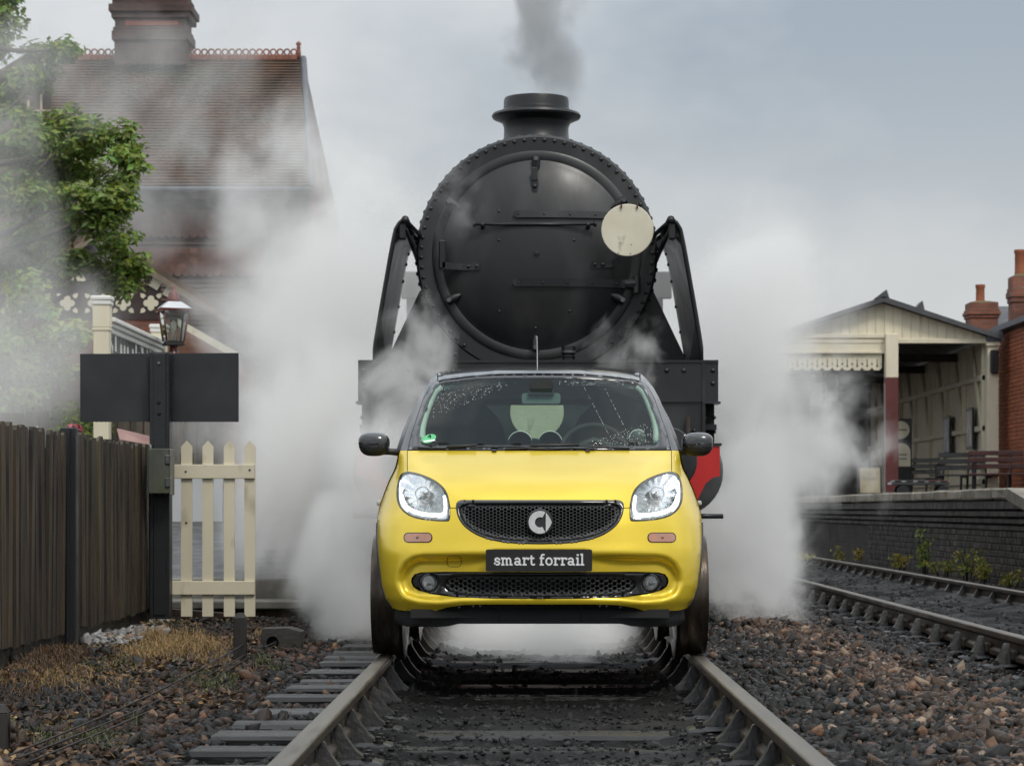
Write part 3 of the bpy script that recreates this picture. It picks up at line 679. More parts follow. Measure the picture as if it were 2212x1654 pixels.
# buffer beam with rounded lower corners
zr0 = lz(1028, 17.15)
arc_c = [(hwb-.26 + .26*math.cos(a), zr0-.0 - .26 + .26*math.sin(a)) for a in []]
half = [(hwb, zap0), (hwb, zr0), (hwb-.05, zr0-.01), (hwb-.10, zr0-.05), (hwb-.13, zr0-.11), (hwb-.16, zr0-.17), (hwb-.22, zr0-.215), (hwb-.30, zr0-.225)]
poly = half + [(-x, z) for x, z in reversed(half)]
mb = MB(); mb.prism(poly, 0, .035); mb.build('buffer_beam', M_red, loco)
mb = MB(); mb.box((-hwb-.012, -.012, zap0+.002), (hwb+.012, .06, zap0+.020)); mb.build('beam_capping', M_black, loco)
for s in (-1, 1):
    R = Matrix.Translation((s*.87, 0, 1.05)) @ Matrix.Rotation(math.pi/2, 4, 'X')
    mb = MB(); mb.lathe([(.16, 0), (.16, .02), (.115, .05), (.105, .22), (.075, .24), (.070, .42), (.06, .43), (.225, .445), (.232, .455), (.225, .468), (.12, .482), (.0005, .486)], 40, R, cap=False); mb.build('buffer', M_black, loco, True, angle=40)
    # cylinder behind the beam end
    R = Matrix.Translation((s*1.03, .55, .985)) @ Matrix.Rotation(math.radians(-90), 4, 'X')
    mb = MB(); mb.lathe([(.0005, -.02), (.27, -.02), (.32, .0), (.335, .03), (.335, 1.0), (.0005, 1.02)], 40, R, cap=False); mb.build('cylinder', pmat('cylinder_grey', (.085, .088, .090), (.05, .052, .055), rough=.35, scale=4), loco, True, angle=40)
    mb = MB(); mb.tube([(s*1.06, .15, .655), (s*1.33, .15, .655)], .018, 8); mb.build('drain_pipe', M_black, loco, True)
    # sloping plates between smokebox and running plate
    p = [W(907 if s < 0 else 1411, 628, 18.9), W(838 if s < 0 else 1480, 772, 18.9)]
    xi = scx + s*.45; a = p[0]-Vector((LX, LY, 0)); b = p[1]-Vector((LX, LY, 0))
    mb = MB(); mb.prism([(xi, a.z+.05), (a.x, a.z), (b.x, b.z), (b.x, 1.30), (xi, 1.30)], 18.9-LY, 18.9-LY+.03); mb.build('steam_pipe_cover', M_black, loco)
    mb = MB(); mb.box((s*1.0-.32, .9, 1.22), (s*1.0+.32, 1.6, 1.80 if False else 1.30)); mb.build('platform_plate', M_black, loco)
    # smoke deflector: a curved plate leaning in at the top
    rows = [(475.0, 1452.0), (481, 1459.5), (495, 1468), (520, 1473.5), (560, 1481), (620, 1491.5), (680, 1502), (735, 1511), (752, 1513.2), (783, 1513.6)]
    vin, fin = [], []; ND = 12; thk = .012
    Dn = 17.55
    for py, px in rows:
        x = (px-1159.5)*Dn/FPX + .0; z = lz(py, Dn)
        for j in range(ND+1):
            t = j/ND; y = Dn-LY + 1.75*t; vin.append((s*x, y, z))
    nr = len(rows)
    for i in range(nr-1):
        for j in range(ND): fin.append((i*(ND+1)+j, i*(ND+1)+j+1, (i+1)*(ND+1)+j+1, (i+1)*(ND+1)+j))
    o = mobj('smoke_deflector', vin, fin, M_defl, loco, True); m = o.modifiers.new('plate', 'SOLIDIFY'); m.thickness = thk
    lead = [Vector(vin[i*(ND+1)]) for i in range(nr)]; mobj('deflector_edge', *tube(lead, .013, 6), M_black, o, True)
    trail = [Vector(vin[i*(ND+1)+ND]) for i in range(nr)]; mobj('deflector_edge', *tube(trail, .013, 6), M_black, o, True)
    mb = MB(); t0 = Vector(vin[0]); mb.tube([t0+Vector((-s*.02, -.02, .0)), t0+Vector((-s*.02, 1.72, .0))], .030, 8); mb.build('deflector_rail', M_black, o, True)
    for q in range(1, 9):
        p_ = lead[q]; 
        for yy in (1.75,): rivet(Vector(vin[q*(ND+1)+ND]) - Vector((s*.012, .04, 0)), o, (-s, 0, 0), .9)
    for yy in (.05, .9):
        mb = MB(); mb.tube([t0+Vector((-s*.02, yy, .0)), (scx+s*RB*.95, sy+max(.1, yy-.2), t0.z-.05)], .018, 6); mb.tube([t0+Vector((-s*.02, yy, -.06)), (scx+s*RB*.98, sy+max(.1, yy-.2), t0.z-.25)], .016, 6)
        mb.build('deflector_stay', M_black, o, True)
    mb = MB(); mb.box((t0.x-.03, t0.y+.0, t0.z-.14), (t0.x+.02, t0.y+.10, t0.z-.02), .01); mb.build('stay_bracket', M_black, o)
    # frame and wheels below
    mb = MB(); mb.box((s*.62-.02, .05, .45), (s*.62+.02, 8.5, 1.28)); mb.build('frame_plate', M_black, loco)
    for yy, r_ in ((1.1, .46), (2.5, .46), (4.6, .90), (6.7, .90)):
        mb = MB(); mb.lathe([(.05, .0), (r_*.8, .0), (r_*.82, -.02), (r_, -.02), (r_, .10), (r_+.03, .11), (r_+.03, .14), (.05, .14)], 40, Matrix.Translation((s*.84, yy, r_+.0)) @ Matrix.Rotation(-s*math.pi/2, 4, 'Y'), cap=False)
        mb.build('wheel', M_black, loco, True, angle=40)
# coupling
mb = MB(); mb.tube([(0, 0, 1.0), (0, -.12, .99), (0, -.16, .93), (0, -.10, .88)], .028, 8); mb.build('coupling_hook', M_black, loco, True)
bpy.data.objects.remove(rvm)
# ================================================================== the yellow car on rail wheels
YF, XC = 11.05, 0.05
car = thing('small_car', 'small yellow hatchback with black roof standing on steel rail wheels on the track', 'car', (XC, YF, 0))

def smooth_table(tab, lo, hi, sig):
    v = np.arange(lo-60, hi+61, 1.0); y = np.interp(v, [t[0] for t in tab], [t[1] for t in tab])
    if sig:
        k = np.exp(-0.5*(np.arange(-3*sig, 3*sig+1)/sig)**2); k /= k.sum()
        y = np.convolve(np.pad(y, len(k)//2, mode='edge'), k, 'valid')
    return lambda q: np.interp(q, v, y)
T_D0 = [(700,1.55),(807,1.20),(840,1.075),(880,.93),(920,.785),(960,.655),(972,.615),(978,.59),(990,.50),(1005,.405),(1020,.315),(1040,.215),(1060,.145),
        (1078,.098),(1085,.085),(1100,.068),(1130,.05),(1175,.032),(1185,.026),(1200,.02),(1235,.022),(1265,.028),(1293,.026),(1300,.026),(1308,.04),(1318,.066),(1330,.08),(1355,.11)]
T_HW = [(789,205),(805,218.5),(819,234),(835,246.6),(861,260.7),(893,273),(916,282),(945.8,291.5),(968.7,299),(980,303),(992,304.5),(1012,310),(1035,322),(1063,334),(1094,345),(1115,350),
        (1135,351.7),(1161,352),(1187,350.5),(1225,347.6),(1264,342.5),(1292,333.5),(1307,323),(1315,318),(1338,313),(1348,303),(1356,290)]
T_DE = [(789,1.5),(807,1.42),(860,1.17),(920,.95),(972,.80),(1035,.74),(1094,.66),(1135,.53),(1187,.40),(1264,.335),(1319,.305),(1355,.29)]
f_d0 = smooth_table(T_D0, 780, 1360, 5); f_hw = smooth_table(T_HW, 780, 1360, 2); f_de = smooth_table(T_DE, 780, 1360, 12)
SCAL = [(110,1192),(161,1194),(208,1195),(254,1195.7),(277,1201),(295,1215),(306,1235.5),(309,1256),(305,1276.6),(290,1290),(264,1299),(220,1302),(169,1296),(0,1297),(0,1192)]
def sstep(x): x = np.clip(x, 0, 1); return x*x*(3-2*x)
def car_d(u, v):
    """depth of the car's skin behind its foremost point, at picture offset u from its centre line and row v"""
    u = np.abs(np.asarray(u, float)); v = np.asarray(v, float)
    hw = f_hw(v); t = np.clip(u/hw, 0, 1); d0 = f_d0(v); de = f_de(v)
    g1 = 1 - np.sqrt(np.clip(1 - t**2.7, 0, 1)); g2 = 0.75*t**2.3 + 0.25*sstep((t-.9)/.1)
    w = sstep((1005 - v)/45)
    d = d0 + (de-d0)*(g1*(1-w) + g2*w)
    P = np.stack([u.ravel(), v.ravel()], 1); ins = inpoly(P, SCAL)
    if ins.any():
        dt = polydist(P, SCAL[0:9], False); db = polydist(P, SCAL[8:14], False)
        rec = .050*sstep(dt/20)*sstep(db/16)*(.25 + .75*sstep((P[:, 0]-70)/120))*ins
        d = d + rec.reshape(d.shape)
    # soft ridge that runs from the inner end of the headlamp up the bonnet
    d = d - .010*np.exp(-((u-(215+(1030-v)*.55))/26)**2)*sstep((1075-v)/30)*sstep((v-980)/25)
    return d
def car_p(u, v, off=0.0, dfun=None):
    d = (dfun or car_d)(u, v) + off; D = YF + d
    return np.stack([np.asarray(u, float)*D/FPX, d, EYE + (PY-np.asarray(v, float))*D/FPX], -1)
def mirror(h):
    """half outline (u>=0, listed from the centre line outwards and back) -> full loop"""
    return list(h) + [(-u, v) for u, v in reversed(h) if abs(u) > 1e-6]
def skin(name, mat, outer, holes=(), step=7, bstep=4, off=0.0, parent=None, flip=False, thick=0, dfun=None):
    V, T = triangulate(outer, holes, step, bstep)
    P = car_p(V[:, 0], V[:, 1], off, dfun)
    o = mobj(name, P, [tuple(int(i) for i in t) for t in T], mat, parent or car, True, fix=True)
    if thick:
        m = o.modifiers.new('thickness', 'SOLIDIFY'); m.thickness = thick; m.offset = 0
    return o

# --- materials
M_paint = pmat('yellow_paint', (.83, .610, .034), (.79, .575, .030), rough=.32, metal=.42, scale=3, coat=.65, coat_rough=.03)
def add_droplets(m, scale, amt, dist):
    """raised beads of rain on a painted or glazed surface"""
    n, l = m.node_tree.nodes, m.node_tree.links; b = n['Principled BSDF']
    t = n.new('ShaderNodeTexCoord'); vo = n.new('ShaderNodeTexVoronoi'); vo.inputs['Scale'].default_value = scale
    l.new(t.outputs['Object'], vo.inputs['Vector'])
    mr = n.new('ShaderNodeMapRange'); mr.inputs[1].default_value = .0; mr.inputs[2].default_value = .28; mr.inputs[3].default_value = 1; mr.inputs[4].default_value = 0
    l.new(vo.outputs['Distance'], mr.inputs[0])
    no = n.new('ShaderNodeTexNoise'); no.inputs['Scale'].default_value = 7; l.new(t.outputs['Object'], no.inputs['Vector'])
    m2 = n.new('ShaderNodeMapRange'); m2.inputs[1].default_value = .50; m2.inputs[2].default_value = .66; l.new(no.outputs['Fac'], m2.inputs[0])
    mu = n.new('ShaderNodeMath'); mu.operation = 'MULTIPLY'; l.new(mr.outputs[0], mu.inputs[0]); l.new(m2.outputs[0], mu.inputs[1])
    bp = n.new('ShaderNodeBump'); bp.inputs['Strength'].default_value = amt; bp.inputs['Distance'].default_value = dist
    l.new(mu.outputs[0], bp.inputs['Height']); l.new(bp.outputs[0], b.inputs['Coat Normal']); l.new(bp.outputs[0], b.inputs['Normal'])
add_droplets(M_paint, 150, .35, .0012)
M_tridion = pmat('gloss_black_paint', (.020, .021, .023), (.014, .015, .016), rough=.22, scale=4, coat=1.0, coat_rough=.05)
add_droplets(M_tridion, 120, .35, .0012)
M_gblack = pmat('gloss_black_trim', (.012, .012, .013), (.009, .009, .010), rough=.12, scale=4, coat=.6)
M_plastic = pmat('black_plastic', (.030, .031, .032), (.020, .021, .022), rough=.48, scale=9, bump=.15, bscale=260)
M_lip = pmat('grey_black_plastic', (.042, .044, .046), (.032, .034, .036), rough=.45, scale=6, bump=.12, bscale=240)
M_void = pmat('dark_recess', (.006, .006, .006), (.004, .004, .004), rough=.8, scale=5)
M_chrome = pmat('lamp_chrome', (.86, .87, .88), (.74, .75, .77), rough=.07, metal=1.0, scale=30, bump=.25, bscale=60)
M_fogref = pmat('fog_reflector', (.92, .92, .92), (.60, .61, .62), rough=.25, metal=.15, scale=70, bump=.3, bscale=90)
M_silver = pmat('brushed_silver', (.86, .86, .86), (.76, .76, .76), rough=.28, metal=.55, scale=40)
M_clear = glass('lamp_glass', (.97, .98, .98), .03)
M_wind = glass('windscreen_glass', (.76, .88, .82), .0, gloss=.60)
M_rear = glass('rear_glass', (.78, .86, .80), .04)
M_side = glass('side_glass', (.10, .12, .11), .06)
M_white_pl = pmat('white_lettering', (.80, .80, .80), (.75, .75, .75), rough=.4)
M_plate = pmat('plate_black', (.022, .020, .021), (.016, .015, .016), rough=.25, scale=5)
M_amber = pmat('amber_lens', (.52, .20, .10), (.36, .22, .17), rough=.14, scale=45, coat=1.0, lo=.3, hi=.7)
M_drl = pmat('daylight_lamp', (.9, .9, .9), (.9, .9, .9), rough=.3, emit=((1.0, .985, .94), 2.6))
M_inter = pmat('cabin_grey', (.030, .034, .033), (.022, .025, .024), rough=.6, scale=8, bump=.1)
M_pillar = pmat('pillar_trim', (.74, .84, .78), (.68, .78, .72), rough=.6, scale=6)
M_seat = pmat('seat_fabric', (.020, .022, .022), (.014, .016, .016), rough=.8, scale=60, bump=.2)
M_steelw = pmat('wheel_steel', (.085, .068, .052), (.030, .025, .021), rough=.42, rough2=.25, metal=.75, scale=7, stretch=(4, 1, 1), bump=.12, c3=(.12, .07, .04), c3pos=(.56, .72))
M_green = pmat('green_sticker', (.10, .52, .20), (.09, .48, .18), rough=.4, scale=5)
M_under = pmat('underbody', (.012, .012, .011), (.008, .008, .008), rough=.7, scale=8)

# --- outlines, in picture units about the car's centre line
HL_top = [(286,1018),(277,1019.3),(259,1023.6),(231,1035),(210,1050.6),(199,1068.6),(194,1092)]
HL_bot = [(286,1018),(299,1023.6),(305.5,1037.8),(309,1058),(308,1081),(300,1099),(285,1112),(264,1120),(233,1124.6),(201,1125.8),(194.6,1121),(193.5,1108),(194,1092)]
HL = smoothpoly(HL_bot[:-1] + HL_top[::-1][:-1], True, 4)
GR_top = [(181,1096),(180,1088),(176,1083),(170,1081),(140,1080.7),(0,1080.7)]
GR_bot = [(181,1096),(177,1114.8),(166.6,1132.8),(148.6,1148),(125.5,1159.8),(92,1168.7),(53.6,1173.4),(0,1175.2)]
GR = mirror(list(reversed(smoothpoly(GR_bot, False, 4))) + GR_top[1:-1] + [(0, 1080.7)])
IN = mirror([(0,1235.5),(208,1234),(256.4,1235.5),(270.6,1239.4),(277,1248),(278.3,1256),(274.4,1266.3),(264,1274),(233.3,1283),(182,1289.4),(105,1292.5),(0,1293.3)])
side = [(float(f_hw(v))*.9985, float(v)) for v in np.linspace(973, 1312, 80)]
body_half = [(0,1304.8),(120,1304.8),(164,1306),(200,1311),(220,1317),(226,1319),(260,1319.5),(292,1318.5),(306,1316.5)] + side[::-1] + \
            [(286,972.5),(286,1018)] + smoothpoly(HL_bot, False, 4)[1:] + [(193.4,1097.6),(181.2,1097.6)] + smoothpoly(GR_bot, False, 4)[1:]
skin('body_shell', M_paint, mirror(body_half), [IN], 6.5, 3.6)
hood_half = [(0,1080)] + [(u, v-.7) for u, v in reversed(GR_top[:-1])] + [(181.2,1096),(193,1096)] + \
            [(u, v-.6) for u, v in reversed(smoothpoly(HL_top, False, 4))] + [(284.6,1016),(284.6,973),(0,973.5)]
skin('bonnet', M_paint, mirror(hood_half), [], 6.5, 3.6)
# dark shell behind the panel gaps, lamps and grille
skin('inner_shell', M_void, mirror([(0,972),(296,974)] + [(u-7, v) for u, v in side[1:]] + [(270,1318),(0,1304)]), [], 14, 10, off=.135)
# lower black apron and its bright-edged strip
skin('bumper_apron', M_lip, mirror([(0,1305.5),(120,1305.5),(164,1307),(200,1312),(222,1318.5),(312,1316.5),(314,1338),(304,1348.5),(286,1353),(221,1353.6),(198,1352),(175,1346.6),(0,1346.8)]), [], 9, 5, off=.022)
skin('apron_strip', M_gblack, mirror([(0,1306.5),(120,1306.5),(164,1308),(200,1312.5),(220,1318),(190,1318),(160,1315),(0,1314.5)]), [], 9, 5, off=.004)
apron_seam = MB()
for s in (-1, 1):
    p = [car_p(s*87.5, v, .0205) for v in (1322, 1334, 1345.5)]; apron_seam.tube([Vector(q) for q in p], .0012, 4)
apron_seam.build('apron_seam', M_void, car)
# wheel-arch lips
for s in (-1, 1):
    pts = [Vector(car_p(s*float(f_hw(v))*.997, v, .004)) for v in np.linspace(1130, 1312, 30)]
    mobj('arch_lip', *tube(pts, .0065, 6), M_plastic, car, True)

# --- grille, honeycomb cut through a plate
def hexloop(cx, cy_, r, ky=1.0): return [(cx + r*math.cos(math.pi/3*k), cy_ + ky*r*math.sin(math.pi/3*k)) for k in range(6)]
def honeycomb(name, region, R, ky, off, parent, inset, umax=None, thick=.012, minr=1.5, skipc=None):
    holes = []; us = [p[0] for p in region]; vs = [p[1] for p in region]; c = 0; x = 0.0
    cols = int(max(us)/(1.5*R))+1; pts = []
    for i in range(-cols, cols+1):
        for j in range(-40, 41):
            pts.append((i*1.5*R, (min(vs)+max(vs))/2 + (j + .5*(i % 2))*math.sqrt(3)*R*ky))
    pts = np.array(pts); ok = inpoly(pts, region); pts = pts[ok]; d = polydist(pts, region)
    for (a, b), q in zip(pts, d):
        r = min(R*.86, (q - inset)*.42 + 1.0)
        if umax: r = min(r, (umax-abs(a))*.30 + .6)
        if skipc and math.hypot(a-skipc[0], b-skipc[1]) < skipc[2]: continue
        if r > minr: holes.append(hexloop(a, b, r, ky))
    return skin(name, M_plastic, region, holes, 22, 9, off, parent, thick=thick)
gr_in = mirror(list(reversed([(u*.965, 1126+(v-1126)*.90) for u, v in smoothpoly(GR_bot, False, 4)])) + [(168,1090.5),(150,1088),(0,1087.5)])
skin('grille_frame', M_gblack, GR, [gr_in], 8, 4, off=.003, thick=.01)
grille = honeycomb('grille', gr_in, 5.0, .80, .022, car, 5.0, minr=1.3, skipc=(0, 1128, 27))
# badge
bc = car_p(0, 1127.5, 0); bD = YF + float(bc[1]); k_ = bD/FPX
badge = MB()
def disc(mb, r0, r1, y, a0, a1, n=48, cx=0, cz=0, th=.004):
    """flat annular sector facing the viewer"""
    A = [a0 + (a1-a0)*i/n for i in range(n+1)]
    poly = [(cx+r1*math.cos(a), cz+r1*math.sin(a)) for a in A] + ([(cx+r0*math.cos(a), cz+r0*math.sin(a)) for a in reversed(A)] if r0 > 0 else [])
    m = len(A)
    if r0 > 0:
        v = [(x, y, z) for x, z in poly] + [(x, y+th, z) for x, z in poly]; N = len(poly); f = []
        for i in range(n):
            f.append((i, i+1, N-2-i, N-1-i)); f.append((N+i, 2*N-1-i, 2*N-2-i, N+i+1))
        for i in range(N): j = (i+1) % N; f.append((i, N+i, N+j, j))
        mb.add(v, f)
    else: mb.prism(poly[:-1] if abs(a1-a0-2*math.pi) < 1e-6 else poly, y, y+th)
bz = float(bc[2]); by = float(bc[1]) - .012
b0 = MB(); b0.lathe([(0.001, 0), (27*k_, 0), (29*k_, .006), (29*k_, .03), (.001, .03)], 40, Matrix.Translation((0, by, bz)) @ Matrix.Rotation(-math.pi/2, 4, 'X'), cap=False)
badge_base = b0.build('badge', M_plastic, car, True, angle=40)
disc(badge, 11*k_, 24.5*k_, by-.0065, math.radians(62), math.radians(298), 40, 0, bz, .006)
badge.build('badge_ring', M_silver, badge_base)
a2 = MB(); a2.prism([(12.5*k_, bz+21*k_), (17*k_, bz+16*k_), (22*k_, bz+8*k_), (25.5*k_, bz), (22*k_, bz-8*k_), (17*k_, bz-16*k_), (12.5*k_, bz-21*k_)], by-.0065, by)
a2.build('badge_arrow', M_silver, badge_base)
# little sensor covers in the grille corners
for s in (-1, 1):
    c = car_p(s*146, 1093, .012); mb = MB(); mb.lathe([(.001, 0), (.013, 0), (.016, .006), (.016, .02)], 20, Matrix.Translation(c) @ Matrix.Rotation(-math.pi/2, 4, 'X') @ Matrix.Diagonal((1.6, .9, 1, 1)), cap=False)
    mb.build('sensor_cover', M_gblack, grille, True)

# --- lower intake with fog lamps
in_in = mirror([(0,1243),(178,1242.5),(196,1246),(203,1256),(206,1268),(196,1277),(150,1284.5),(80,1287.5),(0,1288)])
foghole = [[(s*238.5 + 19.5*math.cos(a), 1258.5 + 19.5*math.sin(a)) for a in np.linspace(0, 2*math.pi, 25)[:-1]] for s in (-1, 1)]
skin('intake_frame', M_gblack, IN, [in_in] + foghole, 9, 4, off=.016, thick=.008)
intake = honeycomb('bumper_grille', in_in, 6.3, .92, .034, car, 2.5, umax=206, minr=1.4)
for s in (-1, 1):
    c = car_p(s*238.5, 1258.5, .012); k2 = (YF+float(c[1]))/FPX
    R = Matrix.Translation(c) @ Matrix.Rotation(math.radians(-12*s), 4, 'Z') @ Matrix.Rotation(-math.pi/2, 4, 'X')
    mb = MB(); mb.lathe([(16.5*k2, .004), (18*k2, -.004), (20.5*k2, -.002), (20.5*k2, .03)], 40, R, cap=False)
    fog = mb.build('fog_lamp', M_gblack, car, True, angle=40)
    mb = MB(); mb.lathe([(16.6*k2, .0), (14*k2, .014), (9*k2, .026), (4*k2, .03), (.0005, .03)], 18, R, cap=False); mb.build('reflector', M_fogref, fog, False)
    mb = MB(); mb.lathe([(.0005, -.004), (3.6*k2, -.002), (4.6*k2, .004), (4.6*k2, .028)], 16, R, cap=False); mb.build('bulb_cap', M_silver, fog, True)
    mb = MB(); mb.lathe([(16.8*k2, .0), (12*k2, -.005), (6*k2, -.0075), (.0005, -.008)], 28, R, cap=False); mb.build('lens', M_clear, fog, True)

# --- headlamps
bez_in = [(252 + (u-252)*.90, 1075 + (v-1075)*.90) for u, v in HL]
def flip(poly, s): return poly if s > 0 else [(-u, v) for u, v in poly]
for s in (-1, 1):
    lamp = skin('headlamp', M_gblack, flip(HL, s), [flip(bez_in, s)], 7, 3.5, off=.012, thick=.006)
    def bowl(u, v):
        u_ = np.abs(u); r = np.hypot((u_-252), (v-1068)); base = car_d(252+(u_-252)*.35, 1070+(v-1070)*.35)
        return base*.6 + car_d(u, v)*.4 + .020 + .075*np.clip(1-(r/58)**2, 0, 1) + .0025*np.sin(np.arctan2(v-1068, u_-252)*14)
    rf = skin('reflector', M_chrome, flip(bez_in, s), [], 4.5, 4.5, off=.008, parent=lamp, dfun=bowl)
    c = Vector(car_p(s*254, 1066, .035)); mb = MB()
    R = Matrix.Translation(c) @ Matrix.Rotation(-math.pi/2, 4, 'X')
    mb.lathe([(.0005, -.012), (.008, -.010), (.0115, 0), (.0115, .07)], 20, R, cap=False); mb.build('bulb_cap', M_silver, lamp, True)
    mb = MB(); mb.lathe([(.030, .018), (.033, .010), (.036, .018), (.036, .05)], 32, R, cap=False); mb.build('projector_ring', M_silver, lamp, True)
    # daylight strip: along the outer side, round the bottom and up the inner side
    path = smoothpoly([(s*u, v) for u, v in ((297,1040),(299,1058),(297,1076),(288,1094),(270,1105),(247,1110.5),(222,1112),(208,1110),(204,1100),(204.5,1084),(206,1072))], False, 5)
    d3 = [Vector(car_p(u, v, .012)) for u, v in path]
    n_ = len(d3); rr = [.0098 if i < n_*.72 else .0078 for i in range(n_)]
    drl = mobj('daylight_strip', *tube(d3, rr, 8), M_drl, lamp, True)
    skin('lens', M_clear, flip([(252+(u-252)*.985, 1075+(v-1075)*.985) for u, v in HL], s), [], 8, 4, off=-.001, parent=lamp)

# --- indicators, tow cover, plate
def rrect(u0, u1, v0, v1, r, n=6):
    out = []
    for cx, cv, a0 in ((u1-r, v0+r, -90), (u1-r, v1-r, 0), (u0+r, v1-r, 90), (u0+r, v0+r, 180)):
        for i in range(n+1): a = math.radians(a0 + 90*i/n); out.append((cx + r*math.cos(a), cv + r*math.sin(a)))
    return out
for s in (-1, 1):
    ind = skin('indicator_lamp', M_gblack, flip(rrect(232.5,294.5,1149.5,1171.5,10), s), [], 9, 3, off=-.0015)
    skin('amber_lens', M_amber, flip(rrect(234.5,292.5,1151.5,1169.5,8.6), s), [], 9, 3, off=-.006, parent=ind)
    c = car_p(s*263, 1160.5, -.0065); mb = MB(); mb.lathe([(.0005, -.002), (.007, -.001), (.010, .003)], 16, Matrix.Translation(c) @ Matrix.Rotation(-math.pi/2, 4, 'X'), cap=False)
    mb.build('lamp_bulb', pmat('bulb_dull', (.30, .16, .10), (.2, .1, .07), rough=.15), ind, True)
tow = [Vector(car_p(u-0, v, -.0006)) for u, v in [(-(1166-a), b) for a, b in rrect(965.5,995.9,1200,1223.5,8)]]
mobj('tow_cover_seam', *tube(tow, .0013, 4, True), M_void, car, True)
pc = car_p(-2.4, 1210, 0); pD = YF + float(pc[1]) - .02; kp = pD/FPX
def pz(v): return EYE + (PY-v)*kp
plate = MB(); py0 = pD - YF - .012
plate.prism([(u*kp, pz(v)) for u, v in rrect(-117.2, 112.5, 1186, 1233.5, 4)], py0, py0+.008)
number_plate = plate.build('number_plate', M_plate, car)
plate2 = MB(); plate2.box((-.20, py0+.008, pz(1228)), (.19, py0+.05, pz(1192))); plate2.build('plate_holder', M_plastic, number_plate)

def strokes(mb, segs, w, ox, oz, sc, y, th):
    """flat pen strokes (polyline in letter units, x right, z up) drawn with a square nib"""
    for si, seg in enumerate(segs):
        P = [Vector((a, b)) for a, b in seg]; L, Rr = [], []
        cl = (P[0]-P[-1]).length < 1e-6
        n = len(P)
        for i in range(n):
            if cl: t0 = (P[i]-P[i-1 if i else n-2]); t1 = (P[(i+1) if i < n-1 else 1]-P[i])
            else: t0 = P[i]-P[i-1] if i else P[1]-P[0]; t1 = P[i+1]-P[i] if i < n-1 else P[-1]-P[-2]
            t0 = t0.normalized(); t1 = t1.normalized(); t = (t0+t1).normalized() if (t0+t1).length > .1 else t1
            nrm = Vector((-t.y, t.x)) / max(.5, t.dot(t1)); L.append(P[i]+nrm*w/2); Rr.append(P[i]-nrm*w/2)
        yy = y - si*.00012
        for i in range(n-1):
            q = [L[i], L[i+1], Rr[i+1], Rr[i]]
            mb.prism([(ox+p.x*sc, oz+p.y*sc) for p in q], yy, yy+th)
def arc(cx, cz, rx, rz, a0, a1, n=12): return [(cx+rx*math.cos(math.radians(a0+(a1-a0)*i/n)), cz+rz*math.sin(math.radians(a0+(a1-a0)*i/n))) for i in range(n+1)]
SLAB = {   # slab-serif lower case, x height 1, stem .24; value: (advance, strokes)
 's': (.86, [[(.70,.62),(.70,.78)], [(.70,.74)]+arc(.42,.70,.26,.19,60,250,8)[:0]+arc(.41,.71,.25,.19,50,270,10)+arc(.43,.29,.26,.20,90,-130,10), [(.12,.38),(.12,.14)]]),
 'm': (1.66, [[(.02,.90),(.26,.90)], [(.26,1.0),(.26,.0)], [(.05,.09),(.47,.09)], [(.26,.62)]+arc(.50,.62,.24,.28,180,0,8)[1:]+[(.74,.0)], [(.62,.09),(.95,.09)], [(.74,.62)]+arc(.98,.62,.24,.28,180,0,8)[1:]+[(1.22,.0)], [(1.10,.09),(1.48,.09)]]),
 'a': (1.02, [[(.14,.70)]+arc(.42,.66,.28,.24,170,0,8)[1:]+[(.70,.16),(.78,.09),(.94,.09)], arc(.40,.29,.28,.20,0,360,14), ]),
 'r': (.88, [[(.02,.90),(.26,.90)], [(.26,1.0),(.26,.0)], [(.04,.09),(.56,.09)], [(.26,.58)]+arc(.56,.58,.30,.32,180,60,8)[1:], [(.76,.98),(.76,.68)]]),
 't': (.74, [[(.28,1.26),(.28,.30)]+arc(.50,.28,.22,.20,180,310,8)[1:]+[(.68,.20)], [(.04,.90),(.64,.90)]]),
 ' ': (.52, []),
 'f': (.74, [[(.26,.0),(.26,1.10)]+arc(.50,1.08,.24,.28,180,50,8)[1:], [(.04,.09),(.56,.09)], [(.04,.90),(.62,.90)]]),
 'o': (1.02, [arc(.48,.50,.36,.42,0,360,20)]),
 'i': (.56, [[(.04,.90),(.27,.90)], [(.27,1.0),(.27,.0)], [(.04,.09),(.52,.09)], [(.13,1.30),(.41,1.30)]]),
 'l': (.56, [[(.04,1.38),(.27,1.38)], [(.27,1.48),(.27,.0)], [(.04,.09),(.52,.09)]]),
}
def slab_text(txt, x0, x1, zb, y, th, mat, parent, name):
    tot = sum(SLAB[c][0] for c in txt); sc = (x1-x0)/tot; x = x0
    for c in txt:
        adv, sg = SLAB[c]
        if sg:
            mb = MB(); strokes(mb, [q for q in sg if len(q) > 1], .21, x, zb, sc, y, th); mb.build(name, mat, parent, fix=True)
        x += adv*sc
slab_text('smart forrail', -99.5*kp, 96*kp, pz(1220.5), py0-.0016, .0014, M_white_pl, number_plate, 'letter')

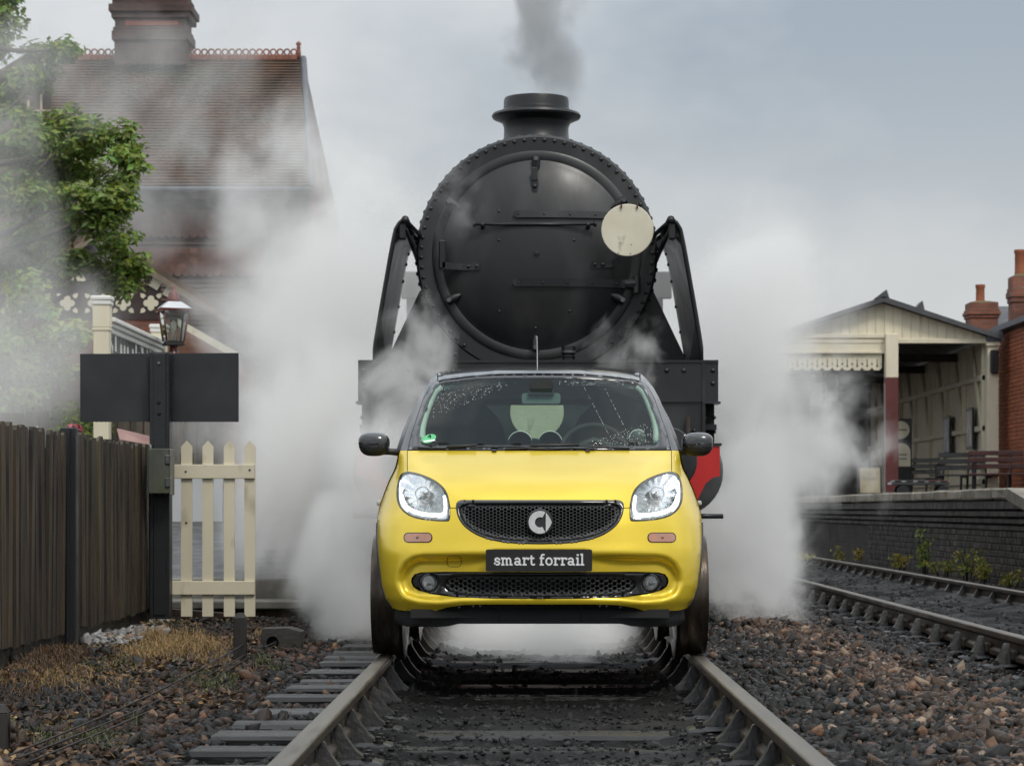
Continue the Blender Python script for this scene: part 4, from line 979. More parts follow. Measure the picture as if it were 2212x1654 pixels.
# --- windscreen, pillars, roof
FR_half = [(0,806.8),(88,807.8),(158.6,813.8),(205,820),(217,822.5),(227,828),(234,834),(246.6,856),(257,884),(266,910.6),(275,937),(281.5,963.4),(283,971.5),(0,972.5)]
CL_half = [(0,817.5),(72,817.5),(150,822),(203,828),(215,832),(224,840),(236,863),(248.4,894.8),(256.3,919.4),(259,937),(257.5,954.6),(252,961.7),(0,962.5)]
frit = skin('windscreen_border', M_gblack, mirror(FR_half), [mirror(CL_half)], 9, 5, off=.002, thick=.004)
ws = skin('windscreen', M_wind, mirror(CL_half), [], 12, 6, off=.0)
pil_out = [(float(f_hw(v))*.999, float(v)) for v in np.linspace(806, 972, 40)]
for s in (-1, 1):
    poly = [(s*u, v) for u, v in (pil_out + [(285,972)] + [(u+1.6, v) for u, v in reversed(FR_half[5:-1])] + [(219.5,822.5)])]
    skin('roof_pillar', M_tridion, poly, [], 6, 3.5, off=-.002)
    # pale inner trim that shows behind the edge of the glass
    pts = [Vector(car_p(s*u, v, .05)) for u, v in smoothpoly([(212,836),(227,850),(239,876),(249,905),(254,930),(253.5,957)], False, 5)]
    mobj('pillar_trim', *tube(pts, [.010]+[.021]*(len(pts)-2)+[.016], 8), M_pillar, car, True)
    pts = [Vector(car_p(s*u, v, .075)) for u, v in smoothpoly([(70,824),(120,826),(165,830),(205,838)], False, 5)]
    mobj('header_trim', *tube(pts, .017, 8), pmat('headlining', (.34, .42, .38), (.30, .37, .34), rough=.7), car, True)
T_FV = [(0,806.8),(88,807.8),(158.6,813.8),(205,820),(219,823)]
def fv(u): return np.interp(np.abs(u), [t[0] for t in T_FV], [t[1] for t in T_FV])
def band_d(u, v):
    """front edge of the roof: rolls back from the head of the windscreen"""
    f_ = fv(u); s_ = np.clip((f_-v)/18, 0, 1.2); return car_d(u, np.maximum(v, f_)) + .03*s_ + .42*s_**2.2
us = np.linspace(0, 217.5, 30)
band_half = [(float(u), float(fv(u))-18.0) for u in us] + [(float(u), float(fv(u))-.6) for u in us[::-1]]
skin('roof_front', M_tridion, mirror(band_half), [], 4, 4, off=-.003, dfun=band_d)
NS = 22; Vv, Ff = [], []; hdr = [(-float(u), float(fv(u))-17.6) for u in us[:0:-1]] + [(float(u), float(fv(u))-17.6) for u in us]; ncol = len(hdr)
front = car_p([h[0] for h in hdr], [h[1] for h in hdr], -.004, band_d)
for i, p in enumerate(front):
    a = abs(hdr[i][0])/218
    for j in range(NS+1):
        s_ = j/NS; y = p[1] + (2.78-p[1])*s_
        rise = .006*math.sin(min(1, s_/.2)*math.pi/2) - .11*max(0, (s_-.2)/.8)**2
        Vv.append((p[0]*(1 + .02*math.sin(s_*math.pi) - .05*s_), y, p[2] + rise))
for i in range(ncol-1):
    for j in range(NS): Ff.append((i*(NS+1)+j, (i+1)*(NS+1)+j, (i+1)*(NS+1)+j+1, i*(NS+1)+j+1))
mobj('roof', Vv, Ff, M_tridion, car, True)
roof_l, roof_r = Vv[0:NS+1], Vv[-(NS+1):]
for s, rl in ((-1, roof_l), (1, roof_r)):
    belt = [(s*(.685 + .05*math.sin(t*math.pi) - .03*t), .80 + 1.98*t, .975 + .06*t) for t in np.linspace(0, 1, NS+1)]
    top_edge = [Vector((float(car_p(s*float(f_hw(812)), 812)[0]), float(car_p(float(f_hw(812)), 812)[1]), float(car_p(float(f_hw(812)), 812)[2])))]
    Vg = []; Fg = []
    for j in range(NS+1):
        r_ = Vector(rl[j]); b_ = Vector(belt[j])
        if r_.y < b_.y: pass
        for k in range(6):
            t = k/5; q = r_.lerp(b_, t); q.x += s*.030*math.sin(t*math.pi); Vg.append(tuple(q))
    for j in range(NS):
        for k in range(5): Fg.append((j*6+k, j*6+k+1, (j+1)*6+k+1, (j+1)*6+k))
    mobj('side_window', Vg, Fg, M_side, car, True)
    rail_pts = [Vector(p) + Vector((s*.002, 0, -.016)) for p in rl[1:]]
    mobj('roof_rail', *tube(rail_pts, .015, 8), M_tridion, car, True)
    for jj in (9, 17):
        q = [Vector(Vg[jj*6+k]) + Vector((s*.004, 0, 0)) for k in range(6)]; mobj('door_pillar', *tube(q, .03, 6), M_tridion, car, True)

# --- body side with wheel arches, rear
WF, WR, WZ, WRAD = .65, 2.30, .290, .290
def arch(cy_, r, a0, a1, n=16): return [(cy_ + r*math.cos(math.radians(a0+(a1-a0)*i/n)), WZ + r*math.sin(math.radians(a0+(a1-a0)*i/n))) for i in range(n+1)]
vs_ = np.linspace(1306, 974, 40); edge = car_p(f_hw(vs_)*.998, vs_); ex, ey, ez = edge[:, 0], edge[:, 1], edge[:, 2]
o_ = np.argsort(ez); exz = lambda z: np.interp(z, ez[o_], ex[o_])
sp = [(float(a)+.002, float(b)) for a, b in zip(ey, ez)]
sp = [p for p in sp if p[1] > .30]
poly = sp + [(2.79, 1.03), (2.86, .80), (2.87, .40)] + arch(WR, .35, 10, 180) + [(WR-.36, .22), (WF+.36, .22)] + arch(WF, .352, 0, 176)
V2, T2 = triangulate(poly, [], .06, .035)
for s in (-1, 1):
    yy, zz = V2[:, 0], V2[:, 1]
    xx = exz(zz) + .022*np.sin(np.clip((yy-.4)/2.3, 0, 1)*math.pi) - .05*np.clip((yy-2.0)/.85, 0, 1)**2 - .003
    mobj('side_panel', np.stack([s*xx, yy, zz], 1), [tuple(int(i) for i in t) for t in T2], M_paint, car, True)
    mb = MB(); mb.box((s*.70 if s > 0 else -.775, WF+.37, .17), (.775 if s > 0 else -.70, WR-.37, .235), .02); mb.build('sill', M_plastic, car)
    c = Vector((s*.800, 1.02, .735)); mb = MB(); mb.box(c-Vector((.012, .05, .012)), c+Vector((.012, .05, .012)), .006); mb.build('side_repeater', pmat('repeater_white', (.6, .6, .58), (.5, .5, .5), rough=.2), car)
mb = MB(); mb.prism([(-.70, .30), (.70, .30), (.74, .6), (.70, 1.02), (-.70, 1.02), (-.74, .6)], 2.80, 2.86); mb.build('tailgate', M_paint, car)
rw = MB(); rw.prism([(-.62, 1.03), (.62, 1.03), (.54, 1.35), (-.54, 1.35)], 2.79, 2.795); rw.build('rear_window', M_rear, car)
mb = MB()
for s in (-1, 1): mb.prism([(s*.62, 1.02), (s*.70, 1.02), (s*.62, 1.37), (s*.54, 1.37)], 2.77, 2.82)
mb.build('rear_pillar', M_tridion, car)
mb = MB(); mb.box((-.66, .25, .20), (.66, 2.8, .26)); mb.box((-.60, .12, .20), (.60, .26, .24)); mb.build('floor_pan', M_under, car)
# --- rail wheels
for wy in (WF, WR):
    ax = MB(); ax.tube([(-.66, wy, WZ), (.66, wy, WZ)], .035, 10); axle = ax.build('axle', M_under, car, True)
    for s in (-1, 1):
        R = Matrix.Translation((0, wy, WZ)) @ Matrix.Rotation(s*math.pi/2, 4, 'Y')
        mb = MB(); mb.lathe([(.06, .645), (.20, .650), (.235, .640), (.312, .652), (.318, .668), (.312, .684), (.294, .700), (.2895, .712), (.288, .79), (.283, .803), (.245, .806), (.235, .790), (.11, .770), (.10, .800), (.02, .802)], 64, R, cap=True)
        w = mb.build('rail_wheel', M_steelw, car, True, angle=35)
        for k in range(5):
            a = 2*math.pi*k/5; p = R @ Vector((.075*math.cos(a), .075*math.sin(a), .795)); mb = MB(); mb.tube([p, p+Vector((s*.018, 0, 0))], .010, 6); mb.build('wheel_bolt', M_silver, w)
        mb = MB(); mb.box((s*.50-.05, wy-.05, .16), (s*.50+.05, wy+.05, .40), .02); mb.build('axle_box', M_under, car)
# --- door mirrors
for s in (-1, 1):
    c = Vector(((355.5 if s < 0 else 341)*s*12.0/FPX, .92, EYE + (PY-958)*12.0/FPX)); k3 = 12.0/FPX
    Vm, Fm = [], []; NU, NV = 28, 14
    def shell(a, b):
        ca, sa, cb, sb = math.cos(a), math.sin(a), math.cos(b), math.sin(b)
        sg = lambda q, e: math.copysign(abs(q)**e, q)
        x = .078*sg(cb, .62)*sg(ca, .72); z = .062*sg(cb, .62)*sg(sa, .72); y = .062*sg(sb, .8)
        x *= 1 + .06*z/.062; z += .010*(-s)*0 + (-.14)*abs(x-(s*.078))*(1 if z > 0 else 0)*.6
        if z > 0: z *= 1 + .10*(-s*x)/.078
        return x, -y if y > 0 else -y*.5, z
    for i in range(NU):
        for j in range(NV+1):
            Vm.append(shell(2*math.pi*i/NU, -math.pi/2 + math.pi*j/NV))
    for i in range(NU):
        for j in range(NV): Fm.append((i*(NV+1)+j, ((i+1) % NU)*(NV+1)+j, ((i+1) % NU)*(NV+1)+j+1, i*(NV+1)+j+1))
    up = [f for f in Fm if sum(Vm[q][2] for q in f)/4 > -.021]; lo_ = [f for f in Fm if sum(Vm[q][2] for q in f)/4 <= -.021]
    def sub(faces):
        ids = sorted({i for f in faces for i in f}); mp_ = {i: k for k, i in enumerate(ids)}
        return [Vector(Vm[i]) + c for i in ids], [tuple(mp_[i] for i in f) for f in faces]
    mir = mobj('door_mirror', *sub(up), M_tridion, car, True)
    v_, f_ = sub(lo_); mobj('mirror_housing', [Vector((c.x+(p.x-c.x)*.985, c.y+(p.y-c.y)*.97, p.z-.001)) for p in v_], f_, M_plastic, mir, True)
    mb = MB(); mb.tube([c+Vector((-s*.03, .015, -.036)), c+Vector((-s*.08, .02, -.040)), Vector((s*.655, .96, c.z-.048))], [.020, .017, .020], 10); mb.build('mirror_arm', M_plastic, mir, True)
    mb = MB(); mb.box(c+Vector((-.066, .028, -.038)), c+Vector((.066, .034, .045)), .003); mb.build('mirror_glass', M_silver, mir)
# --- wipers, antenna, sticker
for pth in ([(-262,966.5),(-200,967.5),(-150,963.5),(-90,966)], [(-105,964),(-20,964.5),(60,962),(195,968)]):
    pts = [Vector(car_p(u, v, -.016)) for u, v in smoothpoly(pth, False, 5)]
    wpr = mobj('wiper_blade', *tube(pts, [.005]*len(pts), 6), M_plastic, car, True)
    m = smoothpoly(pth, False, 5); a = m[len(m)//2-3]; b = m[len(m)//2+3]
    pts = [Vector(car_p(u, v-2.0, -.024)) for u, v in (a, b)]; mobj('wiper_clip', *tube(pts, .009, 6), M_plastic, wpr, True)
for u0, u1 in ((-75, 20), (20, 120)):
    pts = [Vector(car_p(u, v, -.012)) for u, v in ((u0, 970), ((u0+u1)/2, 967.5), (u1, 970))]; mobj('wiper_arm', *tube(pts, .006, 6), M_plastic, car, True)
for u in (-98, 104):
    c = car_p(u, 974, -.006); mb = MB(); mb.box(Vector(c)-Vector((.012, .012, .006)), Vector(c)+Vector((.012, .012, .007)), .005); mb.build('washer_jet', M_plastic, car)
c = Vector(Vv[(ncol//2)*(NS+1)+3]) + Vector((-.006, 0, 0)); mb = MB(); mb.tube([c, c+Vector((-.002, .01, .16))], [.0026, .0014], 6); mb.build('antenna', M_silver, car)
st = MB(); sc_ = car_p(-(1166-928), 947, -.0035); kk = (YF+float(sc_[1]))/FPX
ell = [Vector(car_p(-(1166-928) + 15*math.cos(a)*1.0 + 2*math.sin(a), 947 - 9.6*math.sin(a) - 2.5*math.cos(a), -.003)) for a in [2*math.pi*i/28 for i in range(28)]]
ctr = sum(ell, Vector())/28
sticker = mobj('badge_sticker', [ctr]+ell, [(0, i+1, (i+1) % 28+1) for i in range(28)], M_green, car)
q = [Vector(car_p(-(1166-928)+a, 947+b, -.0045)) for a, b in ((-13,4.6),(12,1.2),(13.4,4.6),(-11,8))]
mobj('sticker_band', q, [(0,1,2,3)], M_white_pl, sticker)
def stick_stroke(pts, w):
    q = [Vector(car_p(-(1166-928)+a, 947+b, -.0046)) for a, b in pts]; return tube(q, w, 4)
four = MB(); four.add(*stick_stroke([(2.4,-8.4),(-2.6,-3.6),(4.4,-4.4)], .0024)); four.add(*stick_stroke([(2.6,-8.2),(2.8,-1.4)], .0026)); four.build('sticker_numeral', M_void, sticker)
# beads of rain outside the wiped part of the windscreen
rp = []; rr0 = np.random.RandomState(19)
for k in range(900):
    if k < 420: u, v = -230+rr0.rand()*190, 826+rr0.rand()*75; ok = v < 905-(u+235)*.42 and v > 824 and u > -float(interp(v, [(826,-0),(840,-0)])) - 236 + (v-826)*-.28
    elif k < 560: u, v = 40+rr0.rand()*150, 820+rr0.rand()*12; ok = rr0.rand() < .6
    elif k < 840: u, v = 100+rr0.rand()*150, 915+rr0.rand()*45; ok = v > 958-(u-95)*.32
    else: t_ = rr0.rand(); u, v = (95+t_*62, 832+t_*120) if k % 2 else (142+t_*55, 838+t_*110); ok = True
    if ok and abs(u) < float(interp(v, [(820,195),(832,212),(863,232),(895,244),(937,255),(962,250)])): rp.append((u, v, rr0.uniform(.0009, .0024)))
ico = MB(); bm_ = bmesh.new(); bmesh.ops.create_icosphere(bm_, subdivisions=1, radius=1.0); bm_.verts.index_update(); iv = [v.co.copy() for v in bm_.verts]; if_ = [tuple(q.index for q in f.verts) for f in bm_.faces]; bm_.free()
for u, v, r_ in rp: c = Vector(car_p(u, v, -.001)); ico.add([c + Vector((q.x*r_, q.y*r_*.6, q.z*r_*1.2)) for q in iv], if_)
kind(ico.build('rain_drops', pmat('rain_bead', (.75, .80, .78), (.6, .66, .64), rough=.05, spec=1.0, scale=40), ws, True, fix=False), 'stuff')
# --- cabin
mb = MB()
dash = [(-.66, .80), (-.30, .76), (.30, .76), (.66, .80)]
mb.box((-.64, .84, .70), (.64, 1.14, .985), .05); dashb = mb.build('dashboard', M_inter, car)
for u in (-41, 24):
    c = Vector((u*12.05/FPX, 1.03, EYE + (PY-957)*12.05/FPX)); mb = MB()
    R = Matrix.Translation(c) @ Matrix.Rotation(-math.pi/2, 4, 'X')
    mb.lathe([(.050, -.02), (.056, -.026), (.060, -.02), (.060, .05), (.0, .06)], 36, R, cap=False); mb.build('air_vent', M_inter, dashb, True, angle=40)
    rr_ = [c + Vector((.0575*math.cos(a), .0, .0575*math.sin(a))) for a in [math.radians(15+150*i/20) for i in range(21)]]
    mobj('vent_ring', *tube(rr_, .0068, 6), pmat('satin_silver', (.9, .9, .9), (.85, .85, .85), rough=.4), dashb, True)
c = Vector((213*12.05/FPX, 1.0, EYE + (PY-946)*12.05/FPX)); mb = MB()
mb.lathe([(.0, -.03), (.035, -.03), (.040, -.02), (.040, .05)], 28, Matrix.Translation(c) @ Matrix.Rotation(-math.pi/2, 4, 'X'), cap=False); mb.build('clock_pod', pmat('pod_grey', (.10, .12, .11), (.08, .10, .09), rough=.4), dashb, True)
mobj('pod_ring', *tube([c + Vector((.041*math.cos(a), -.01, .041*math.sin(a))) for a in [math.radians(40+170*i/18) for i in range(19)]], .004, 6), MATS['satin_silver'], dashb, True)
c = Vector((118*12.3/FPX, 1.25, .985)); tl = math.radians(28)
ring = [c + Vector((.172*math.cos(a), .172*math.sin(a)*math.sin(tl), .172*math.sin(a)*math.cos(tl))) for a in [2*math.pi*i/40 for i in range(40)]]
swl = mobj('steering_wheel', *tube(ring, .016, 8, True), M_inter, car, True)
mb = MB(); mb.tube([c+Vector((-.16, 0, -.02)), c+Vector((.16, 0, -.02))], .02, 8); mb.box(c-Vector((.06, .02, .06)), c+Vector((.06, .02, .05)), .02); mb.build('steering_hub', M_inter, swl)
mb = MB(); mb.tube([Vector((c.x-.10, 1.12, .985)), Vector((c.x-.06, 1.12, 1.03)), Vector((c.x, 1.12, 1.05)), Vector((c.x+.06, 1.12, 1.03)), Vector((c.x+.10, 1.12, .985))], .02, 8); mb.build('instrument_hood', M_inter, dashb, True)
def seat(x, y, ztop, wd, name):
    mb = MB()
    pts = smoothpoly([(x-wd*.50, .45), (x-wd*.54, .85), (x-wd*.46, ztop-.22), (x-wd*.24, ztop-.09), (x-wd*.20, ztop-.02), (x, ztop), (x+wd*.20, ztop-.02), (x+wd*.24, ztop-.09), (x+wd*.46, ztop-.22), (x+wd*.54, .85), (x+wd*.50, .45)], True, 4)
    mb.prism(pts, y, y+.12); o = mb.build(name, M_seat, car, False)
    bv = o.modifiers.new('soft', 'BEVEL'); bv.width = .03; bv.segments = 2; bv.limit_method = 'ANGLE'
    mb = MB(); mb.box((x-wd*.46, y-.42, .42), (x+wd*.46, y+.02, .56), .05); mb.build('seat_cushion', M_seat, o)
    return o
for s in (-1, 1): seat(s*.41, 1.62, 1.36, .48, 'seat')
for s in (-1, 1): seat(s*.40, 2.35, 1.10, .48, 'seat')
# interior mirror with its mount
c = W(1170, 862, YF+1.12) - Vector((XC, YF, 0)); mb = MB()
mb.prism([(c.x+a*.00232, c.z+b*.00232) for a, b in rrect(-43, 41, -10, 13, 6)], 1.10, 1.125); im = mb.build('interior_mirror', pmat('mirror_back', (.22, .30, .285), (.19, .26, .25), rough=.3), car)
mb = MB(); mb.prism([(c.x+a*.00232, c.z+b*.00232) for a, b in ((-29,10),(27,10),(22,44),(-24,44))], 1.08, 1.14); mb.build('sensor_housing', M_inter, im)
mb = MB(); mb.box((-.55, 1.32, 1.33), (.55, 2.6, 1.345)); mb.build('roof_lining', M_inter, car)
# rear header and deck lid that frame the back window
mb = MB(); mb.box((-.60, 2.60, 1.30), (.60, 2.76, 1.37), .02); mb.box((-.64, 2.55, .93), (.64, 2.78, 1.0), .02); mb.build('rear_trim', M_inter, car)
# ================================================================== left side: fence, sign, gate, ramp, running-in board, house
M_fence = pmat('weathered_fence_wood', (.066, .046, .027), (.015, .011, .008), rough=.72, rough2=.5, scale=5, stretch=(3, 3, .25), bump=.6, bscale=30, rand=.38, c3=(.055, .060, .022), c3pos=(.58, .74), c3scale=3.5)
M_fence_end = pmat('fence_rail_wood', (.040, .030, .020), (.018, .014, .010), rough=.75, scale=6, stretch=(1, .3, 3), bump=.4)
M_bpost = pmat('black_post_paint', (.018, .019, .022), (.012, .013, .014), rough=.5, rough2=.36, scale=7, bump=.25, bscale=50)
FX, FZ = -3.03, -.20
fence = thing('picket_fence', 'dark weathered wooden paling fence along the left side of the track', 'fence', (FX, 0, FZ))
def slat_mesh(h, w, t, k):
    r = random.Random(k); mb = MB(); ch = r.uniform(.016, .03)
    prof = [(-w/2, 0), (w/2, 0), (w/2, h-ch), (w/2-ch*.7, h), (-w/2+ch*.7, h), (-w/2, h-ch)]
    v = [(-t/2, y, z) for y, z in prof] + [(t/2, y, z) for y, z in prof]; n = 6
    mb.add(v, [tuple(range(n))[::-1], tuple(range(n, 2*n))] + [(i, (i+1) % n, (i+1) % n+n, i+n) for i in range(n)]); return mb.build('slat', M_fence)
sm = [slat_mesh(1.30, rnd.uniform(.092, .108), .024, k) for k in range(6)]
y = 11.2; i = 0
while y < 19.1:
    if abs(y-15.7) > .10:
        s_ = inst(sm[i % 6], 'slat', fence, loc=(.02+rnd.uniform(-.006, .006), y, .105+rnd.uniform(-.012, .016))); s_.rotation_euler = (rnd.uniform(-.006, .006), rnd.uniform(-.008, .008), rnd.uniform(-.05, .05))
    y += .160 + rnd.uniform(-.010, .010); i += 1
for o in sm: bpy.data.objects.remove(o)
for z in (.36, 1.13):
    mb = MB(); mb.box((-.055, 11, z-.045), (-.008, 19.15, z+.045), .006); mb.build('fence_rail', M_fence_end, fence)
mb = MB(); mb.box((-.03, 15.75, -.04), (.0, 19.1, .13), .004); mb.build('gravel_board', M_fence_end, fence)
mb = MB(); mb.box((-.03, 11, -.04), (.0, 15.65, .10), .004); mb.build('gravel_board', M_fence_end, fence)
# backing boards, coloured near-black so the gaps between slats look dark
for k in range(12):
    mb = MB(); mb.box((-.10, 11.1+k*.68, .10), (-.075, 11.1+k*.68+.64, 1.30), .004); mb.build('backing_board', pmat('gap_dark_backing', (.010, .009, .008), (.006, .006, .005), rough=.8), fence)
mb = MB(); mb.box((-.02, 15.64, -.1), (.085, 15.74, 1.435), .006); mb.box((.03, 15.61, -.1), (.05, 15.77, 1.425)); mb.build('steel_post', M_bpost, fence)

# sign seen from behind, on its post
SD = 18.8; kS_ = SD/FPX; sxw = (346.5-PX)*kS_
sign = thing('trackside_sign', 'large black rectangular sign board seen from behind on a thick black post', 'sign', (sxw, SD, -.22))
z_ = lambda py, D=SD: EYE + (PY-py)*D/FPX + .22
x_ = lambda px, D=SD: (px-PX)*D/FPX - sxw
mb = MB(); mb.box((x_(325), -.05, 0), (x_(368), .11, z_(761)), .006); post = mb.build('post', M_bpost, sign)
mb = MB(); mb.box((x_(334), -.062, .10), (x_(361), -.05, z_(764)), .004); mb.build('post_strip', M_bpost, post)
mb = MB(); mb.box((x_(324.5), -.053, .0), (x_(368.5), .115, .07), .004); mb.build('post_foot', pmat('flaking_white_paint', (.62, .60, .55), (.05, .045, .04), rough=.6, scale=14, lo=.42, hi=.52), post)
mb = MB(); kd = 18.93/FPX
def zz18(py): return EYE + (PY-py)*kd + .22
def xx18(px): return (px-PX)*kd - sxw
top = [(xx18(173.5), zz18(764.5)), (xx18(516), zz18(762.5))]
bot = [(xx18(516 - i*(516-174)/68), zz18(910.5 + (1.2 if i % 2 else 0))) for i in range(69)]
mb.prism(top + bot, .115, .127); board = mb.build('board', pmat('sign_back_black', (.030, .032, .036), (.018, .019, .022), rough=.42, rough2=.30, scale=3, bump=.1), sign)
for px in (322, 373):
    mb = MB(); mb.box((xx18(px)-.008, .09, zz18(908)), (xx18(px)+.008, .116, zz18(768)), .002); mb.build('board_batten', M_bpost, board)
for px, py, q in ((345.5, 786, 1), (345.5, 870, 0), (346.5, 894, 0)):
    mb = MB(); mb.lathe([(.0005, .012), (.010, .010), (.016, .0)], 10, Matrix.Translation((x_(px), -.062, z_(py))) @ Matrix.Rotation(math.pi/2, 4, 'X'), cap=False); mb.build('bolt', MATS['grey_steel'] if q else M_void, post)
# weathered equipment box strapped to the post
mb = MB(); kb = 18.62/FPX; bx = (346-PX)*kb; 
ebox = thing('equipment_box', 'mossy green-grey metal box fixed to the black sign post beside the gate', 'box', (bx, 18.62, EYE+(PY-1066)*kb))
hb = (1066-969)*kb
mb.box((-.085, -.06, 0), (.080, .10, hb), .006); mb.build('casing', pmat('mossy_metal', (.10, .105, .085), (.050, .052, .040), rough=.7, rough2=.5, scale=5, stretch=(1, 1, .4), bump=.3, c3=(.060, .075, .025), c3pos=(.52, .70), c3scale=4), ebox)
mb = MB(); mb.box((.080, -.05, -.01), (.098, .09, hb-.005), .004); mb.build('door', pmat('pale_grey_metal', (.22, .22, .19), (.15, .15, .12), rough=.6, scale=5), ebox)
for zc in (hb*.25, hb*.76):
    mb = MB(); mb.box((.050, -.075, zc-.035), (.085, -.055, zc+.035), .004); mb.build('hinge', MATS['grey_steel'], ebox)
mb = MB(); mb.lathe([(.011, -.03), (.012, .03)], 8, Matrix.Translation((-.075, -.03, hb+.005))); mb.build('cable_gland', pmat('flaking_white_paint', (.6, .6, .6)), ebox)

# white picket gate
M_cream = pmat('cream_paint', (.72, .66, .50), (.66, .60, .45), rough=.55, rough2=.42, scale=3, stretch=(1, 1, .5), bump=.08, rand=.06, c3=(.36, .32, .20), c3pos=(.60, .78), c3scale=5)
GD = 18.95; kg = GD/FPX
gate = thing('picket_gate', 'cream painted wooden picket gate with four pointed pales beside the sign post', 'gate', ((461-PX)*kg, GD, -.20))
gx = lambda px: (px-461)*kg
gz = lambda py: EYE + (PY-py)*kg + .20
for a, b in ((391, 415), (437, 460.5), (483.5, 507), (528, 551)):
    m_ = (a+b)/2; mb = MB(); mb.prism([(gx(a), gz(1331)), (gx(b), gz(1331)), (gx(b), gz(964.5)), (gx(m_), gz(951.5)), (gx(a), gz(964.5))], 0, .022); mb.build('pale', M_cream, gate)
for t_, b_, x0 in ((1003, 1033.5, 373), (1254, 1284, 369)):
    mb = MB(); mb.box((gx(x0), -.024, gz(b_)), (gx(551), -.002, gz(t_)), .004); mb.build('gate_rail', M_cream, gate)
for px, py in ((402, 1018.5), (402, 1129), (540, 1015)):
    mb = MB(); mb.lathe([(.0005, .006), (.006, .005), (.009, 0)], 10, Matrix.Translation((gx(px), -.024 if py < 1100 else 0, gz(py))) @ Matrix.Rotation(math.pi/2, 4, 'X'), cap=False); mb.build('bolt_head', M_void, gate)
mb = MB()
for px in (390, 416): mb.box((gx(px)-.006, .022, gz(1003)), (gx(px)+.006, .05, gz(978)))
mb.build('latch_bracket', pmat('tarnished', (.12, .10, .06), (.08, .07, .04), rough=.5), gate)
mb = MB(); mb.box((gx(366), -.03, gz(1002)), (gx(371), .03, gz(985)), .002); mb.build('hinge_plate', M_cream, gate)
# timber baulk under the gate, white notice board behind it
mb = MB(); mb.prism([((367-PX)*19.35/FPX, EYE+(PY-1347)*19.35/FPX), ((557-PX)*19.35/FPX, EYE+(PY-1369)*19.35/FPX), ((557-PX)*19.35/FPX, EYE+(PY-1331)*19.35/FPX), ((470-PX)*19.35/FPX, EYE+(PY-1322)*19.35/FPX), ((367-PX)*19.35/FPX, EYE+(PY-1314)*19.35/FPX)], 19.30, 19.42)
tag(mb.build('timber_baulk', pmat('old_brown_timber', (.065, .038, .026), (.032, .020, .014), rough=.7, scale=4, stretch=(.5, 4, 4), bump=.5)), 'split brown timber lying along the foot of the cream gate', 'timber')
nb = thing('notice_board', 'white panel standing behind the upper half of the cream gate', 'board', ((423-PX)*24.8/FPX, 24.8, .55))
k2 = 24.8/FPX; w_ = 58*k2
mb = MB(); mb.box((-w_, 0, EYE+(PY-1137)*k2-.55), (w_, .03, EYE+(PY-1010)*k2-.55), .004); mb.build('panel', pmat('white_board', (.70, .72, .72), (.63, .65, .65), rough=.5, scale=3), nb)
mb = MB()
for s in (-1, 1): mb.box((s*(w_-.06)-.02, .03, -.12), (s*(w_-.06)+.02, .06, .55))
mb.build('panel_legs', M_fence_end, nb)

# --- platform end: concrete step, ramp, edging
M_conc = pmat('wet_concrete', (.20, .19, .165), (.12, .115, .10), rough=.6, rough2=.4, scale=3, bump=.3, bscale=30, coords='World', c3=(.06, .058, .048), c3pos=(.56, .72), c3scale=1.6)
M_asph = pmat('wet_asphalt', (.075, .076, .078), (.050, .051, .053), rough=.45, rough2=.28, scale=5, bump=.35, bscale=70, coords='World')
M_rubble = pmat('earth_and_rubble', (.090, .062, .036), (.030, .022, .015), rough=.8, scale=14, bump=1.0, bscale=34, coords='World', c3=(.05, .055, .02), c3pos=(.6, .7))
ramp = thing('platform_ramp', 'grey platform end ramp with concrete steps behind the cream gate', 'platform', (-2.6, 20, 0))
O = Vector((-2.6, 20, 0))
def abox(lo, hi, name, mat, c=.012): mb = MB(); mb.box(Vector(lo)-O, Vector(hi)-O, c); return mb.build(name, mat, ramp)
xe = (682-PX)*19.8/FPX
abox((-3.9, 19.70, -.115), (xe, 20.6, -.043), 'step', M_conc)
abox((-3.9, 20.20, -.20), (xe-.06, 20.9, .125), 'step', M_conc)
abox((-3.9, 19.80, -.32), (xe-.05, 20.5, -.10), 'rubble_footing', M_rubble, .03)
abox((xe-.10, 19.72, -.30), (xe+.16, 20.1, -.10), 'corner_stone', M_rubble, .05)
mb = MB(); v = [(-9, 20.6, .125), (xe-.35, 20.6, .125), (xe-.35, 28, .925), (-9, 28, .925), (-9, 20.6, -.3), (xe-.35, 20.6, -.3), (xe-.35, 28, -.3), (-9, 28, -.3)]
mb.add([Vector(p)-O for p in v], [(0,1,2,3),(0,4,5,1),(1,5,6,2),(2,6,7,3),(3,7,4,0)]); mb.build('ramp_slope', M_asph, ramp)
yy = 20.62; k = 0
while yy < 27.9:
    z0 = .125+.8*(yy-20.6)/7.4; z1 = .125+.8*(min(yy+.88, 28)-20.6)/7.4
    mb = MB(); v = [(xe-.35, yy, z0-.09), (xe+.02, yy, z0-.09), (xe+.02, yy+.88, z1-.09), (xe-.35, yy+.88, z1-.09)]; v += [(a, b, c+.10) for a, b, c in v]
    mb.add([Vector(p)-O for p in v], [(0,3,2,1),(4,5,6,7),(0,1,5,4),(1,2,6,5),(2,3,7,6),(3,0,4,7)]); mb.build('edging_slab', M_conc, ramp); yy += .90
mb = MB(); mb.add([Vector(p)-O for p in [(xe-.05, 20.9, -.3), (xe-.05, 28, -.3), (xe-.05, 28, .84), (xe-.05, 20.9, .06)]], [(0,1,2,3)]); mb.build('ramp_side', pmat('dark_brick_side', (.05, .042, .036), (.03, .026, .022), rough=.8, scale=9, bump=.5), ramp)
lp = MB(); lp.box((-14, 28, -.3), (xe, 110, .925)); kind(lp.build('platform', M_asph), 'structure')
